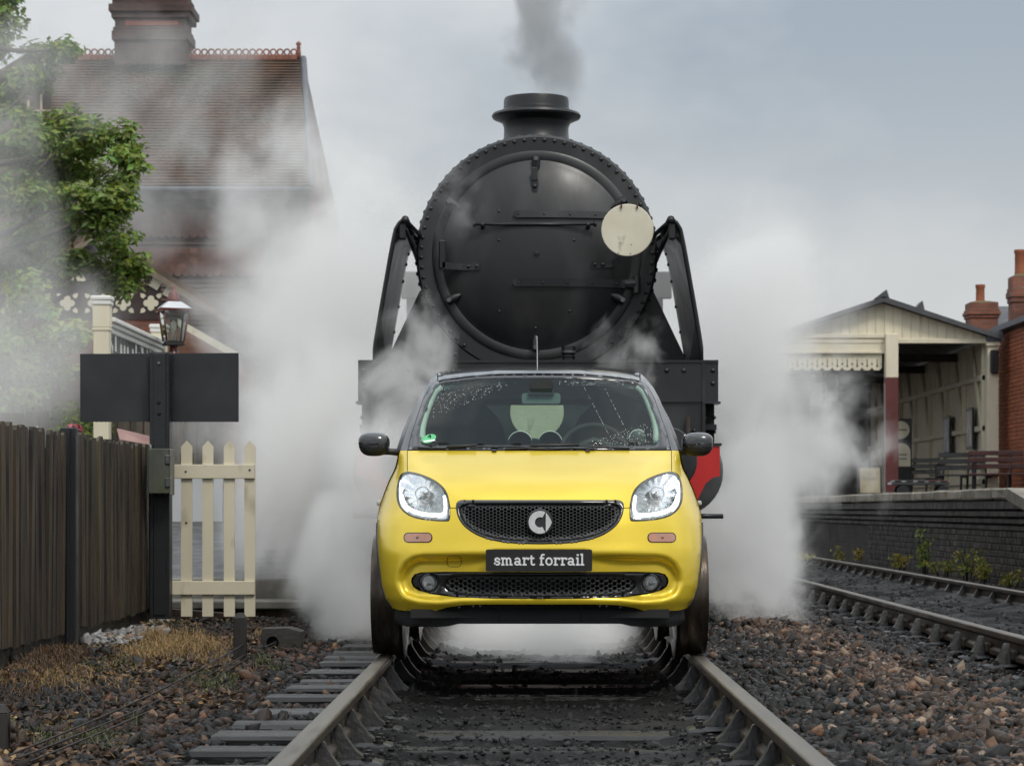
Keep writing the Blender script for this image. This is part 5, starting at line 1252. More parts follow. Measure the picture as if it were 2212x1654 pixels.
# concrete block with a pipe hole, wooden stakes, signal wires
cb = thing('drain_block', 'low dark stone block with a round hole beside the ballast', 'block', ((605-PX)*15.9/FPX, 15.9, -.23))
mb = MB(); V2, T2 = triangulate([(-.135, 0), (.135, .0), (.14, .125), (.05, .15), (-.12, .145)], [[(-.05+.042*math.cos(a), .055+.042*math.sin(a)) for a in np.linspace(0, 2*math.pi, 15)[:-1]]], .06, .03)
o = mobj('block_face', [(x, 0, z) for x, z in V2], [tuple(int(i) for i in t) for t in T2], pmat('dark_stone', (.045, .042, .036), (.022, .02, .018), rough=.7, scale=8, bump=.6), cb); m = o.modifiers.new('solid', 'SOLIDIFY'); m.thickness = .25; m.offset = -1
mb = MB(); mb.box((-.12, .05, .01), (.12, .06, .12)); mb.build('hole_back', M_void, cb)
M_stake = pmat('tarred_stake', (.028, .024, .021), (.014, .012, .011), rough=.7, scale=5, stretch=(4, 4, .4), bump=.5)
def stake(x, D, zb, zt, w, label):
    t = thing('wooden_stake', label, 'stake', (x, D, zb)); mb = MB(); h = zt-zb
    mb.box((-w/2, -w/2, -.1), (w/2, w/2, h-.03), .006); mb.add([(-w/2, -w/2, h-.03), (w/2, -w/2, h-.03), (w/2, w/2, h-.03), (-w/2, w/2, h-.03), (-w*.2, -w*.2, h), (w*.25, -w*.2, h), (w*.25, w*.2, h), (-w*.2, w*.2, h)], [(4,5,6,7),(0,1,5,4),(1,2,6,5),(2,3,7,6),(3,0,4,7)])
    mb.build('stake_body', M_stake, t)
    for k, zz in enumerate((h*.22, h*.45)):
        mb = MB(); mb.lathe([(.022, -.008), (.026, -.010), (.016, 0), (.026, .010), (.022, .008)], 14, Matrix.Translation((w/2+.02, -.0, zz)) @ Matrix.Rotation(math.pi/2, 4, 'Y'), cap=True); mb.build('pulley', MATS['rusty_iron'], t, True)
    return t
stake((519-PX)*14.45/FPX, 14.45, -.20, EYE+(PY-1323)*14.45/FPX, .074, 'short black wooden stake carrying the signal wires beside the ballast')
stake((2-PX)*8.9/FPX, 8.9, -.17, EYE+(PY-1520)*8.9/FPX, .060, 'dark wooden stake at the left edge of the picture near the camera')
def wire(pts, label):
    P = []
    for a, b in zip(pts[:-1], pts[1:]):
        for k in range(8):
            t = k/8; q = Vector(a).lerp(Vector(b), t); q.z -= .03*math.sin(t*math.pi); P.append(q)
    P.append(Vector(pts[-1])); o = mobj('signal_wire', *tube(P, .0042, 5), pmat('rusty_wire', (.028, .022, .018), (.016, .013, .011), rough=.55), None, True)
    return tag(o, label, 'wire', 'signal wires along the ballast')
e1 = W(526, 1391, 14.45); e2 = W(530, 1413, 14.45); e3 = W(534, 1421, 14.4)
wire([W(20, 1630, 8.4), e1, W(598, 1384, 15.9)], 'highest of the rusty signal wires running from the short stake')
wire([W(40, 1636, 8.3), e2, W(600, 1386, 15.95)], 'middle one of the rusty signal wires running from the short stake')
wire([W(66, 1643, 8.2), e3, W(640, 1378, 16.6)], 'lowest of the rusty signal wires running from the short stake')

# --- station name board on two posts
NX = -4.61
nb = thing('station_name_board', 'cream station name board lettered SHEFFIELD PARK between two capped posts', 'sign', (NX, 26, .925))
M_whitep = pmat('white_paint', (.78, .77, .72), (.72, .71, .66), rough=.45, scale=3, rand=.03)
for D in (26.0, 30.0):
    w = 18.5*26/FPX; zt = EYE + (PY-640)*26/FPX - .925; q = D-26
    mb = MB(); mb.box((-w*.9, q-w*.9, -.25), (w*.9, q+w*.9, zt-.10), .006); p = mb.build('board_post', M_cream, nb)
    mb = MB(); mb.box((-w*.98, q-w*.98, zt-.34), (w*.98, q+w*.98, zt-.10), .008); mb.box((-w*1.02, q-w*1.02, zt-.37), (w*1.02, q+w*1.02, zt-.345)); mb.build('post_collar', M_cream, p)
    mb = MB(); mb.box((-w*1.12, q-w*1.12, zt-.10), (w*1.12, q+w*1.12, zt-.05), .01); mb.box((-w*1.22, q-w*1.22, zt-.05), (w*1.22, q+w*1.22, zt), .012); mb.build('post_cap', M_whitep, p)
zb0, zb1 = 1.05, 1.86
mb = MB(); mb.box((-.03, .12, zb0), (.03, 3.88, zb1-.13)); bd = mb.build('board_panel', M_whitep, nb)
for k, (a, b, t) in enumerate(((zb1-.16, zb1-.10, .055), (zb1-.10, zb1-.05, .085), (zb1-.05, zb1, .12), (zb0-.05, zb0+.02, .06))):
    mb = MB(); mb.box((-t, .10, a), (t, 3.90, b), .008); mb.build('moulding', M_whitep, bd)
def text_obj(txt, name, size, mat, parent, M, extrude=.004, offset=0.0):
    cu = bpy.data.curves.new(name, 'FONT'); cu.body = txt; cu.size = size; cu.align_x = 'CENTER'; cu.align_y = 'CENTER'; cu.extrude = extrude; cu.offset = offset; cu.resolution_u = 3
    ob = bpy.data.objects.new(name, cu); COL.objects.link(ob); dg = bpy.context.evaluated_depsgraph_get(); dg.update()
    me = bpy.data.meshes.new_from_object(ob.evaluated_get(dg)); bpy.data.objects.remove(ob)
    me.materials.clear(); me.materials.append(mat); o = bpy.data.objects.new(name, me); COL.objects.link(o); o.parent = parent; o.matrix_local = M; return o
Mx = Matrix(((0, 0, 1, .034), (1, 0, 0, 2.0), (0, 1, 0, (zb0+zb1-.16)/2+.02), (0, 0, 0, 1)))
lt = text_obj('SHEFFIELD PARK', 'lettering', .62, pmat('dark_letters', (.03, .03, .035), (.02, .02, .025), rough=.5), bd, Mx, .004, .010)
lt.matrix_local = Matrix.Translation((0, 0, .065)) @ Mx @ Matrix.Diagonal((3.5/max(v.co.x*2 for v in lt.data.vertices), 1, 1, 1))
# --- station lamp
LD = 29.0; kL = LD/FPX; lampx = (375-PX)*kL
lamp = thing('platform_lamp', 'old four-sided glass platform lantern on a dark red post', 'lamp', (lampx, LD, .925))
lzz = lambda py: EYE + (PY-py)*kL - .925
M_maroon = pmat('maroon_paint', (.125, .022, .020), (.085, .016, .015), rough=.45, scale=3, coat=.2, rand=.08)
mb = MB(); mb.lathe([(.12, 0), (.12, .25), (.07, .32), (.055, .6), (.05, lzz(775)), (.075, lzz(765)), (.05, lzz(757)), (.045, lzz(738))], 16); mb.build('post', M_maroon, lamp, True, angle=40)
w0, w1, zl0, zl1 = 19*kL, 27*kL, lzz(737), lzz(673)
def frustum(mb, a, b, z0, z1):
    mb.add([(-a,-a,z0),(a,-a,z0),(a,a,z0),(-a,a,z0),(-b,-b,z1),(b,-b,z1),(b,b,z1),(-b,b,z1)], [(0,3,2,1),(4,5,6,7),(0,1,5,4),(1,2,6,5),(2,3,7,6),(3,0,4,7)])
RZ = Matrix.Rotation(math.radians(20), 4, 'Z')
for k in range(4):
    c0, c1 = [(-1,-1),(1,-1),(1,1),(-1,1)][k], [(1,-1),(1,1),(-1,1),(-1,-1)][k]
    v = [RZ @ Vector((c0[0]*w0, c0[1]*w0, zl0)), RZ @ Vector((c1[0]*w0, c1[1]*w0, zl0)), RZ @ Vector((c1[0]*w1, c1[1]*w1, zl1)), RZ @ Vector((c0[0]*w1, c0[1]*w1, zl1))]
    mobj('glass_pane', v, [(0,1,2,3)], glass('lantern_glass', (.75, .80, .80), .06), lamp)
    mobj('lantern_bar', *tube([v[0], v[3]], .013, 6), M_maroon, lamp, True)
mb = MB(); frustum(mb, w1*1.25, w1*1.3, zl1, zl1+.03); o = mb.build('hood_rim', M_maroon, lamp); o.matrix_local = RZ
mb = MB(); frustum(mb, w1*1.22, w1*.52, zl1+.03, lzz(652)); o = mb.build('hood', pmat('hood_white', (.62, .64, .66), (.52, .54, .56), rough=.3, scale=3), lamp); o.matrix_local = RZ
mb = MB(); mb.lathe([(w1*.55, lzz(652)), (w1*.50, lzz(645)), (w1*.42, lzz(640)), (w1*.40, lzz(634)), (w1*.2, lzz(628)), (.02, lzz(624)), (.025, lzz(620)), (.001, lzz(616))], 20); mb.build('lamp_cap', pmat('lamp_cap_red', (.20, .055, .045), (.12, .04, .035), rough=.5), lamp, True)
mb = MB(); frustum(mb, w0*1.1, w0*.9, zl0-.05, zl0); o = mb.build('lantern_base', M_void, lamp); o.matrix_local = RZ
mb = MB(); mb.lathe([(.02, zl0), (.02, zl0+.12), (.035, zl0+.14), (.035, zl0+.22), (.001, zl0+.26)], 12); mb.build('burner', M_cream, lamp, True)
# --- close-boarded fence and barrier plank behind the name board
M_oldb = pmat('grey_brown_boards', (.12, .105, .082), (.065, .057, .044), rough=.75, scale=4, stretch=(3, 3, .3), bump=.4, rand=.25)
bf = thing('boarded_fence', 'tall grey-brown close-boarded fence beyond the running-in board', 'fence', (-5.2, 26.8, .4))
for k in range(24):
    x = -1.75 + k*.148; mb = MB(); mb.box((x, 0, 0), (x+.135, .022, 1.38+rnd.uniform(-.02, .02)), .004); mb.build('board', M_oldb, bf)
for z in (.3, 1.1):
    mb = MB(); mb.box((-1.75, .022, z), (1.8, .08, z+.09)); mb.build('fence_rail', M_oldb, bf)
k = 24/FPX; mb = MB(); p0, p1 = W(252, 936, 24), W(332, 951, 24.2); d = (p1-p0).normalized()
mb.add([p0+Vector((0, 0, .05)), p1+Vector((0, 0, .03)), p1+Vector((0, 0, -.05)), p0+Vector((.03, 0, -.06)), p0+Vector((0, .3, .05)), p1+Vector((0, .3, .03)), p1+Vector((0, .3, -.05)), p0+Vector((.03, .3, -.06))], [(0,1,2,3),(7,6,5,4),(0,4,5,1),(1,5,6,2),(2,6,7,3),(3,7,4,0)])
for t_ in (.12, .85): q_ = p0.lerp(p1, t_); mb.box(q_+Vector((-.03, .1, -1.25)), q_+Vector((.03, .16, -.04)))
tag(mb.build('barrier_plank', pmat('faded_pink_paint', (.55, .36, .33), (.46, .28, .26), rough=.6, scale=4)), 'faded pink painted plank rail beyond the dark paling fence', 'barrier')

# --- station house
HD = 50.0
M_tile = pmat('brown_roof_tile', (.125, .066, .036), (.058, .034, .021), rough=.75, rough2=.5, scale=1.4, coords='World', bump=.3, c3=(.075, .075, .045), c3pos=(.55, .72), c3scale=.9)
M_htile = pmat('red_hung_tile', (.165, .082, .062), (.105, .056, .046), rough=.7, scale=3, rand=.20)
M_htile2 = pmat('brown_hung_tile', (.105, .066, .052), (.065, .045, .038), rough=.7, scale=2.0, coords='World')
M_brick = pmat('red_brick', (.25, .085, .050), (.17, .058, .036), rough=.75, scale=5, rand=.22, c3=(.09, .05, .04), c3pos=(.62, .75), c3scale=3)
M_brickfar = brickmat('far_red_brick', (.27, .090, .052), (.18, .060, .038), (.15, .12, .10))
M_mortar = pmat('mortar', (.16, .13, .11), (.11, .09, .075), rough=.85, scale=8, coords='World')
M_dkbrown = pmat('dark_brown_timber', (.045, .022, .018), (.028, .015, .012), rough=.6, scale=4, stretch=(1, 1, .4))
M_lead = pmat('blue_grey_gutter', (.10, .11, .13), (.075, .08, .095), rough=.5, scale=5)
house = thing('station_house', 'tall red-brown tiled station house with big chimney and crested ridge', 'house', (-7.2, HD, 0))
HO = Vector((-7.2, HD, 0))
def hp(px, py, D): return W(px, py, D) - HO
# roof slope in overlapping courses
a0, a1, b0, b1 = hp(120, 128, 53.2), hp(655.5, 128, 53.2), hp(95, 402, 49.6), hp(671, 402, 49.6)
NCO = 44; v, f = [], []
for i in range(NCO):
    t0, t1 = i/NCO, (i+1)/NCO
    L0, R0, L1, R1 = a0.lerp(b0, t0), a1.lerp(b1, t0), a0.lerp(b0, t1), a1.lerp(b1, t1)
    up = Vector((0, -.02, .026)); o = len(v); v += [L0, R0, R1+up, L1+up, L1, R1]; f += [(o, o+1, o+2, o+3), (o+3, o+2, o+5, o+4)]
tb = mobj('roof', v, f, M_tile, house); 
mb = MB(); mb.add([a1, b1, Vector((b1.x, 7.5, b1.z)), ], [(0, 1, 2)]); mb.add([a0, b0, Vector((b0.x, 7.5, b0.z))], [(0, 1, 2)]); mb.add([a0, a1, Vector((b1.x, 7.5, b1.z)), Vector((b0.x, 7.5, b0.z))], [(0, 1, 2, 3)]); mb.build('roof_back', M_tile, house)
vg = [a1+Vector((.0, -.02, .02)), a1.lerp(b1, .35)+Vector((.01, -.02, .03)), b1+Vector((.02, -.02, .02))]; mobj('verge', *tube(vg, .07, 6), M_lead, tb, True)
# crested ridge: one ring-topped tile after another
rt = MB(); rt.box((-.075, -.08, -.03), (.075, .08, .09), .01)
ring = [Vector((.062*math.cos(q), 0, .155 + .062*math.sin(q))) for q in np.linspace(-1.2, math.pi+1.2, 16)]; rt.tube(ring, .020, 6)
rtm = rt.build('ridge_tile', pmat('terracotta_ridge', (.30, .115, .075), (.22, .085, .058), rough=.7, scale=4, rand=.12))
x = a0.x + .1
while x < a1.x - .12: inst(rtm, 'ridge_tile', tb, loc=(x, a0.y, a0.z)); x += .152
bpy.data.objects.remove(rtm)
mb = MB(); c = hp(645, 128, 53.2); mb.lathe([(.06, 0), (.05, .18), (.035, .22), (.055, .25), (.03, .28), (.065, .33), (.04, .37), (.001, .40)], 12, Matrix.Translation(c)); mb.build('finial', MATS['terracotta_ridge'], tb, True)
# chimney stack
ch = MB(); kc = 53/FPX
def cbx(px0, px1, py0, py1, e, mb): 
    p, q = hp(px0, py1, 52.6-e), hp(px1, py0, 52.6-e); mb.box((p.x, 2.6-e, p.z), (q.x, 2.6+1.0+e, q.z), .01)
for args in ((247, 401, 75, 140, 0), (241, 407, 66, 86, .06), (244, 404, 58, 68, .03), (248, 400, 34, 62, 0), (240, 409, 22, 38, .07), (234, 414, 8, 24, .13), (242, 405, -10, 12, .05), (248, 400, -95, -8, 0)): cbx(*args, ch)
chim = ch.build('chimney', brickmat('soot_brick', (.100, .054, .044), (.066, .042, .038), (.070, .055, .050)), house)
mb = MB(); cbx(270, 385, 44, 56, .012, mb); mb.build('chimney_panel', M_brick, chim)
# tile-hung wall: plain courses with bands of fish-scale tiles
wl, wr = hp(110, 412, 50.2), hp(672, 412, 50.2); wb = hp(110, 790, 50.2).z
mb = MB(); mb.box((wl.x, .20, wb-3), (wr.x, 7.2, wl.z+.2)); hw_ = mb.build('wall', M_brickfar, house)
v, f = [], []; nrow = 36; zt_ = wl.z-.05
for i in range(nrow):
    z1 = zt_ - i*.098; z0 = z1-.098; o = len(v)
    v += [(wl.x, .185, z1), (wr.x, .185, z1), (wr.x, .150, z0), (wl.x, .150, z0), (wl.x, .19, z0), (wr.x, .19, z0)]; f += [(o, o+1, o+2, o+3), (o+3, o+2, o+5, o+4)]
mobj('hung_tile_course', v, f, M_htile2, hw_)
tm = MB(); pts = [(-.078, .11), (.078, .11), (.078, .02)] + [(.078*math.cos(q), -.0 - .075*math.sin(q)) for q in np.linspace(.2, math.pi-.2, 8)] + [(-.078, .02)]
tm.prism(pts, -.012, .008); tmm = tm.build('scallop_tile', M_htile)
for band in ((457, 5), (540, 5)):
    for r_ in range(band[1]):
        z = hp(0, band[0]+r_*10.2+8, 50.1).z; x = hp(232, 0, 50.1).x + (.081 if r_ % 2 else 0)
        while x < hp(575, 0, 50.1).x: 
            o = inst(tmm, 'scallop_tile', hw_, loc=(x, .115, z)); o.rotation_euler = (rnd.uniform(-.05, .12), 0, 0); x += .163
bpy.data.objects.remove(tmm)
p, q = hp(150, 409, 49.55), hp(672, 409, 49.55); mobj('gutter', *tube([p, q], .062, 8), M_lead, house, True)
p, q = hp(150, 396, 49.7), hp(672, 396, 49.7); mb = MB(); mb.box((p.x, p.y+.05, p.z-.32), (q.x, p.y+.09, p.z-.02)); mb.build('fascia', M_dkbrown, house)
# half-timbered gable in front
GDp = 46.0; gy = GDp-HD
def g2(px, py): q = hp(px, py, GDp); return q.x, q.z
gpk, gr, gl = g2(205, 512), g2(500, 697), g2(-90, 697)
mb = MB(); mb.prism([g2(-60, 690), g2(345, 690), g2(345, 605), gpk, g2(60, 605), g2(-60, 640)], gy+.10, gy+.14); gab = mb.build('gable_wall', M_dkbrown, house)
mb = MB(); mb.prism([g2(-60, 800), g2(365, 800), g2(365, 688), g2(-60, 688)], gy+.12, gy+2.5); mb.build('gable_brickwork', M_brickfar, gab)
def quatre(cx_, cz_, r):
    mb = MB()
    for k_ in range(4):
        a = k_*math.pi/2; mb.lathe([(r*.44, 0), (r*.44, .02), (.0005, .022)], 14, Matrix.Translation((cx_+r*.56*math.cos(a), gy+.098, cz_+r*.56*math.sin(a)+0)) @ Matrix.Rotation(math.pi/2, 4, 'X'), cap=False)
    mb.box((cx_-r*.45, gy+.0785, cz_-r*.45), (cx_+r*.45, gy+.10, cz_+r*.45)); return mb.build('quatrefoil_panel', M_cream, gab)
for i, px in enumerate((-36, 24, 84, 143.5, 204, 264.5, 324.5)):
    c = g2(px, 654); r = 16.5*GDp/FPX; quatre(c[0], c[1], r)
    for sx_ in (-1, 1):
        for sz_ in (-1, 1):
            cc = (c[0]+sx_*17*GDp/FPX, c[1]+sz_*15.5*GDp/FPX); h = 6*GDp/FPX
            mb = MB(); mb.prism([(cc[0]-sx_*h, cc[1]), (cc[0]-sx_*h*.4, cc[1]+sz_*h*.8), (cc[0]+sx_*h, cc[1]+sz_*h), (cc[0]+sx_*h*.8, cc[1]-sz_*h*.4), (cc[0], cc[1]-sz_*h)], gy+.08, gy+.10); mb.build('corner_panel', M_cream, gab)
sl = (697-512)/(500-205)
def rake_panel(px, w, off, mat=M_cream, h=24):
    # panel centred along the right-hand rake, off pixels below the roof line
    out = []
    for a, b in ((-w/2, -h/2), (w/2, -h/2), (w/2, h/2), (-w/2, h/2)):
        ux, uy = 1/math.hypot(1, sl), sl/math.hypot(1, sl); X_, Y_ = px + a*ux - b*uy, 512+(px-205)*sl + off + a*uy + b*ux; out.append(g2(X_, Y_))
    mb = MB(); mb.prism(out, gy+.07, gy+.10); return mb.build('timber_panel', mat, gab)
for px, w in ((258, 26), (286, 24), (314, 26), (344, 26), (374, 26)): rake_panel(px-9, w-4, 17)
c = g2(316.5, 604.6); mb = MB()
for k_ in range(8): a = k_*math.pi/4; mb.lathe([(.024, 0), (.024, .006), (.0005, .007)], 8, Matrix.Translation((c[0]+.075*math.cos(a), gy+.069, c[1]+.075*math.sin(a))) @ Matrix.Rotation(math.pi/2, 4, 'X'), cap=False)
mb.build('rosette', pmat('rosette_brown', (.24, .19, .13), (.18, .14, .10), rough=.7), gab)
for a, b, c, d in (((112, 556), (156, 573), (137, 590), (104, 576)), ((146, 605), (155, 596), (178, 594), (185, 607)), ((30, 590), (62, 580), (76, 600), (40, 612))):
    mb = MB(); mb.prism([g2(*a), g2(*b), g2(*c), g2(*d)], gy+.075, gy+.10); mb.build('timber_panel', M_cream, gab)
# sloping roof edges of the gable
for s, end in ((1, gr), (-1, gl)):
    p0, p1 = Vector((gpk[0], gy, gpk[1]+.12)), Vector((end[0], gy, end[1]+.12)); d = (p1-p0).normalized(); n = Vector((-d.z*s, 0, d.x*s))*1
    n = Vector((d.z*-s, 0, d.x*s)); n = n if n.z > 0 else -n
    mb = MB(); mb.add([p0-n*.12, p1-n*.12, p1+n*.05, p0+n*.05] + [q+Vector((0, 3.4, 0)) for q in (p0-n*.12, p1-n*.12, p1+n*.05, p0+n*.05)], [(0,1,2,3),(7,6,5,4),(0,4,5,1),(1,5,6,2),(2,6,7,3),(3,7,4,0)]); mb.build('gable_roof', M_tile, gab)
    mb = MB(); mb.add([p0-n*.16, p1-n*.16, p1-n*.05, p0-n*.05] + [q+Vector((0, -.05, 0)) for q in (p0-n*.16, p1-n*.16, p1-n*.05, p0-n*.05)], [(3,2,1,0),(4,5,6,7),(0,1,5,4),(1,2,6,5),(2,3,7,6),(3,0,4,7)]); mb.build('barge_board', MATS['rosette_brown'], gab)
# lower cream barge board of the lean-to and its brickwork
mb = MB(); p = [g2(388, 690), g2(520, 764), g2(520, 782), g2(388, 706)]; mb.prism(p, gy-.25, gy-.20); mb.build('lean_to_board', M_cream, gab)
mb = MB(); p = [g2(360, 712), g2(388, 706), g2(520, 782), g2(520, 880), g2(360, 880)]; mb.prism(p, gy+.05, gy+.10); mb.build('lean_to_wall', brickmat('orange_brick_far', (.32, .14, .075), (.23, .095, .055), (.20, .16, .13)), gab)
# second wing further back with its own timbered gable and small chimney
wing = thing('house_wing', 'timbered gable wing half hidden behind the green tree at far left', 'house', (-12.2, 56, 0)); WO = Vector((-12.2, 56, 0))
def w2(px, py): q = W(px, py, 56)-WO; return q.x, q.z
mb = MB(); mb.prism([w2(-80, 900), w2(152, 900), w2(152, 295), w2(150, 225), w2(70, 150), w2(-80, 225)], 0, 6); wg = mb.build('wall', pmat('dull_render', (.17, .125, .095), (.12, .09, .07), rough=.8, scale=2), wing)
for a, b in (((-80, 232), (70, 140)), ((70, 140), (168, 222))):
    p0, p1 = w2(*a), w2(*b); mb = MB(); mb.add([(p0[0], -.4, p0[1]), (p1[0], -.4, p1[1]), (p1[0], 6, p1[1]), (p0[0], 6, p0[1]), (p0[0], -.4, p0[1]+.22), (p1[0], -.4, p1[1]+.22), (p1[0], 6, p1[1]+.22), (p0[0], 6, p0[1]+.22)], [(0,3,2,1),(4,5,6,7),(0,1,5,4),(1,2,6,5),(2,3,7,6),(3,0,4,7)]); mb.build('roof', M_tile, wing)
for px0, px1, py0, py1 in ((30, 150, 262, 270), (30, 150, 284, 296), (88, 92, 205, 262), (60, 64, 218, 262), (118, 122, 218, 262), (64, 120, 238, 241)):
    p0, p1 = w2(px0, py1), w2(px1, py0); mb = MB(); mb.box((p0[0], -.06, p0[1]), (p1[0], .02, p1[1])); mb.build('timber', M_cream if px1-px0 < 70 else M_dkbrown, wg)
p0, p1 = w2(66, 150), w2(88, 88); mb = MB(); mb.box((p0[0], 2, p0[1]), (p1[0], 2.4, p1[1]-.15)); mb.box((p0[0]-.03, 1.97, p1[1]-.2), (p1[0]+.03, 2.43, p1[1]), .01); mb.build('chimney', M_brickfar, wing)
# ================================================================== right side: platform, canopy, brick building
PXE, PZ = 4.95, .927
M_slab = pmat('coping_stone', (.27, .235, .18), (.17, .15, .12), rough=.7, rough2=.5, scale=4, bump=.5, bscale=26, rand=.22, c3=(.10, .085, .065), c3pos=(.58, .72), c3scale=3)
M_dkbrick = pmat('sooty_brick', (.060, .048, .040), (.024, .021, .019), rough=.72, rough2=.5, scale=7, bump=.3, rand=.45, c3=(.10, .095, .09), c3pos=(.66, .76), c3scale=5)
M_dkmort = pmat('sooty_mortar', (.050, .046, .041), (.028, .026, .024), rough=.85, scale=6, coords='World', bump=.4)
plat = thing('station_platform', 'brick platform with stone coping along the second track', 'platform', (PXE, 25, 0))
PO = Vector((PXE, 25, 0))
mb = MB(); mb.box((.25, 0, -.4), (12, 80, PZ-.004)); pb = mb.build('platform_top', M_asph, plat)
# coping slabs, then the near ramp
yy = 0; k = 0
while yy < 60:
    L = rnd.uniform(.78, .98); mb = MB(); c = rnd.uniform(-.012, .012)
    v, f = cbox((c, yy+.004, PZ-.118), (.55, yy+L-.004, PZ+rnd.uniform(-.004, .008)), .018)
    mb.add([(x+rnd.uniform(-.006, .006), y_, z+rnd.uniform(-.004, .004)) for x, y_, z in v], f); mb.build('coping_slab', M_slab, plat); yy += L
for k in range(7):
    y1 = -.02-k*.9; z1 = PZ - .125*(k*.9)*1.0; z0 = PZ - .125*((k+1)*.9)
    mb = MB(); v = [(0, y1-.89, z0-.118), (.55, y1-.89, z0-.118), (.55, y1, z1-.118), (0, y1, z1-.118)]; v += [(a, b, c+.118) for a, b, c in v]
    mb.add(v, [(0,3,2,1),(4,5,6,7),(0,1,5,4),(1,2,6,5),(2,3,7,6),(3,0,4,7)]); mb.build('coping_slab', M_slab, plat)
mb = MB(); mb.add([(.26, 0, PZ-.005), (10, 0, PZ-.005), (10, -8, -.2), (.26, -8, -.2), (.26, 0, -.4), (10, 0, -.4), (10, -8, -.4), (.26, -8, -.4)], [(0,1,2,3),(0,3,7,4),(3,2,6,7)]); mb.build('end_ramp', M_asph, plat)
# corbelled courses under the coping
M_corb = pmat('black_corbel', (.022, .020, .018), (.012, .011, .010), rough=.6, rough2=.42, scale=5, coords='World', bump=.5, bscale=18)
for i, (z1, z0, x) in enumerate(((PZ-.12, .70, .06), (.695, .62, .10), (.615, .545, .15), (.54, .47, .20))):
    mb = MB(); v, f = cbox((x, -.6, z0), (.5, 60, z1), .012); mb.add(v, f); mb.build('corbel_course', M_corb, plat)
def brickwork(parent, org, U, V, N, nu, nv, L, H, mat, mort, n_ind=300, depth=.05, joint=.010, name='brick', score=None, mask=None):
    """courses of separate bricks in front of a mortar sheet; the first n_ind by score as objects of their own, the rest joined"""
    org, U, V, N = Vector(org), Vector(U), Vector(V), Vector(N); items = []
    for j in range(nv):
        for i in range(nu+1):
            u = (i - (.5 if j % 2 else 0))*L
            if u < -L*.6 or u + L*.4 > nu*L: continue
            if mask and not mask(u, j*H): continue
            items.append((u, j*H))
    m = Matrix((U, V, N)).transposed().to_4x4()
    v, f = cbox((joint/2, joint/2, -depth), (L-joint/2, H-joint/2, 0), .004); base = MB(); base.add(v, f); bo = base.build(name, mat)
    items.sort(key=score or (lambda q: q[0])); rest = MB()
    for k, (u, z) in enumerate(items):
        M = Matrix.Translation(org + U*u + V*z + N*rnd.uniform(-.003, .005)) @ m
        if k < n_ind: inst(bo, name, parent, M)
        else: rest.add(v, f, M)
    if rest.v: kind(rest.build(name+'work', mat, parent, fix=False), 'stuff')
    bpy.data.objects.remove(bo)
    mb = MB(); q = org - N*.012; mb.add([q, q+U*nu*L, q+U*nu*L+V*nv*H, q+V*nv*H], [(0,1,2,3)]); mb.build('mortar_bed', mort, parent)
brickwork(plat, (.22, -.9, -.27), (0, 1, 0), (0, 0, 1), (-1, 0, 0), 56, 10, .225, .0745, M_dkbrick, M_dkmort, 300)
mb = MB(); mb.box((.225, 11.64, -.3), (.4, 60, .5)); mb.build('wall', brickmat('sooty_brickwork', (.058, .047, .040), (.030, .026, .023), (.042, .039, .035)), plat)

# --- platform canopy
CD = 45.0; kC_ = CD/FPX
M_crm = pmat('canopy_cream', (.76, .70, .54), (.67, .61, .46), rough=.6, scale=2.5, stretch=(2, 2, .5), rand=.06, c3=(.36, .31, .20), c3pos=(.66, .78), c3scale=2.2)
M_slate = pmat('dark_slate', (.085, .088, .095), (.055, .057, .062), rough=.55, rough2=.4, scale=2, coords='World')
M_dark_int = pmat('canopy_inside_shade', (.060, .052, .042), (.035, .030, .025), rough=.8, scale=2)  # dark brown carries the shade under the canopy roof
can = thing('platform_canopy', 'cream boarded canopy on maroon posts with fretted valance over the right platform', 'canopy', (6.7, CD, PZ)); CO = Vector((6.7, CD, PZ))
def c2(px, py, D=CD): q = W(px, py, D)-CO; return q.x, q.z
pk = c2(1906, 655); rE = c2(2130, 727); lE = c2(1682, 727)
def roofz(x): return pk[1] + (rE[1]-pk[1])*abs(x-pk[0])/(rE[0]-pk[0])
x = lE[0]; zb_ = c2(0, 742)[1]
while x < rE[0]-.02:
    w = min(.165, rE[0]-x); mb = MB(); xs = sorted({x+.003, x+w-.003} | ({pk[0]} if x < pk[0] < x+w else set()))
    mb.prism([(xs[0], zb_), (xs[-1], zb_)] + [(q, roofz(q)) for q in reversed(xs)], 0, .03); mb.build('gable_board', M_crm, can); x += .165
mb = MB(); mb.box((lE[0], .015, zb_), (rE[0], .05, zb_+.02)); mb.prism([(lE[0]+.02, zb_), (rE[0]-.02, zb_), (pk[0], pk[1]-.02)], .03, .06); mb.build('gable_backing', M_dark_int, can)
for a, b, px0, px1, t in ((732, 742, 1682, 2130, .06), (722, 731, 1682, 1912, .08), (742, 758, 1682, 1912, .05), (758, 764, 1682, 1912, .09)):
    p0, p1 = c2(px0, b), c2(px1, a); mb = MB(); mb.box((p0[0], -t, p0[1]), (p1[0], .03, p1[1]), .008); mb.build('cornice', M_crm, can)
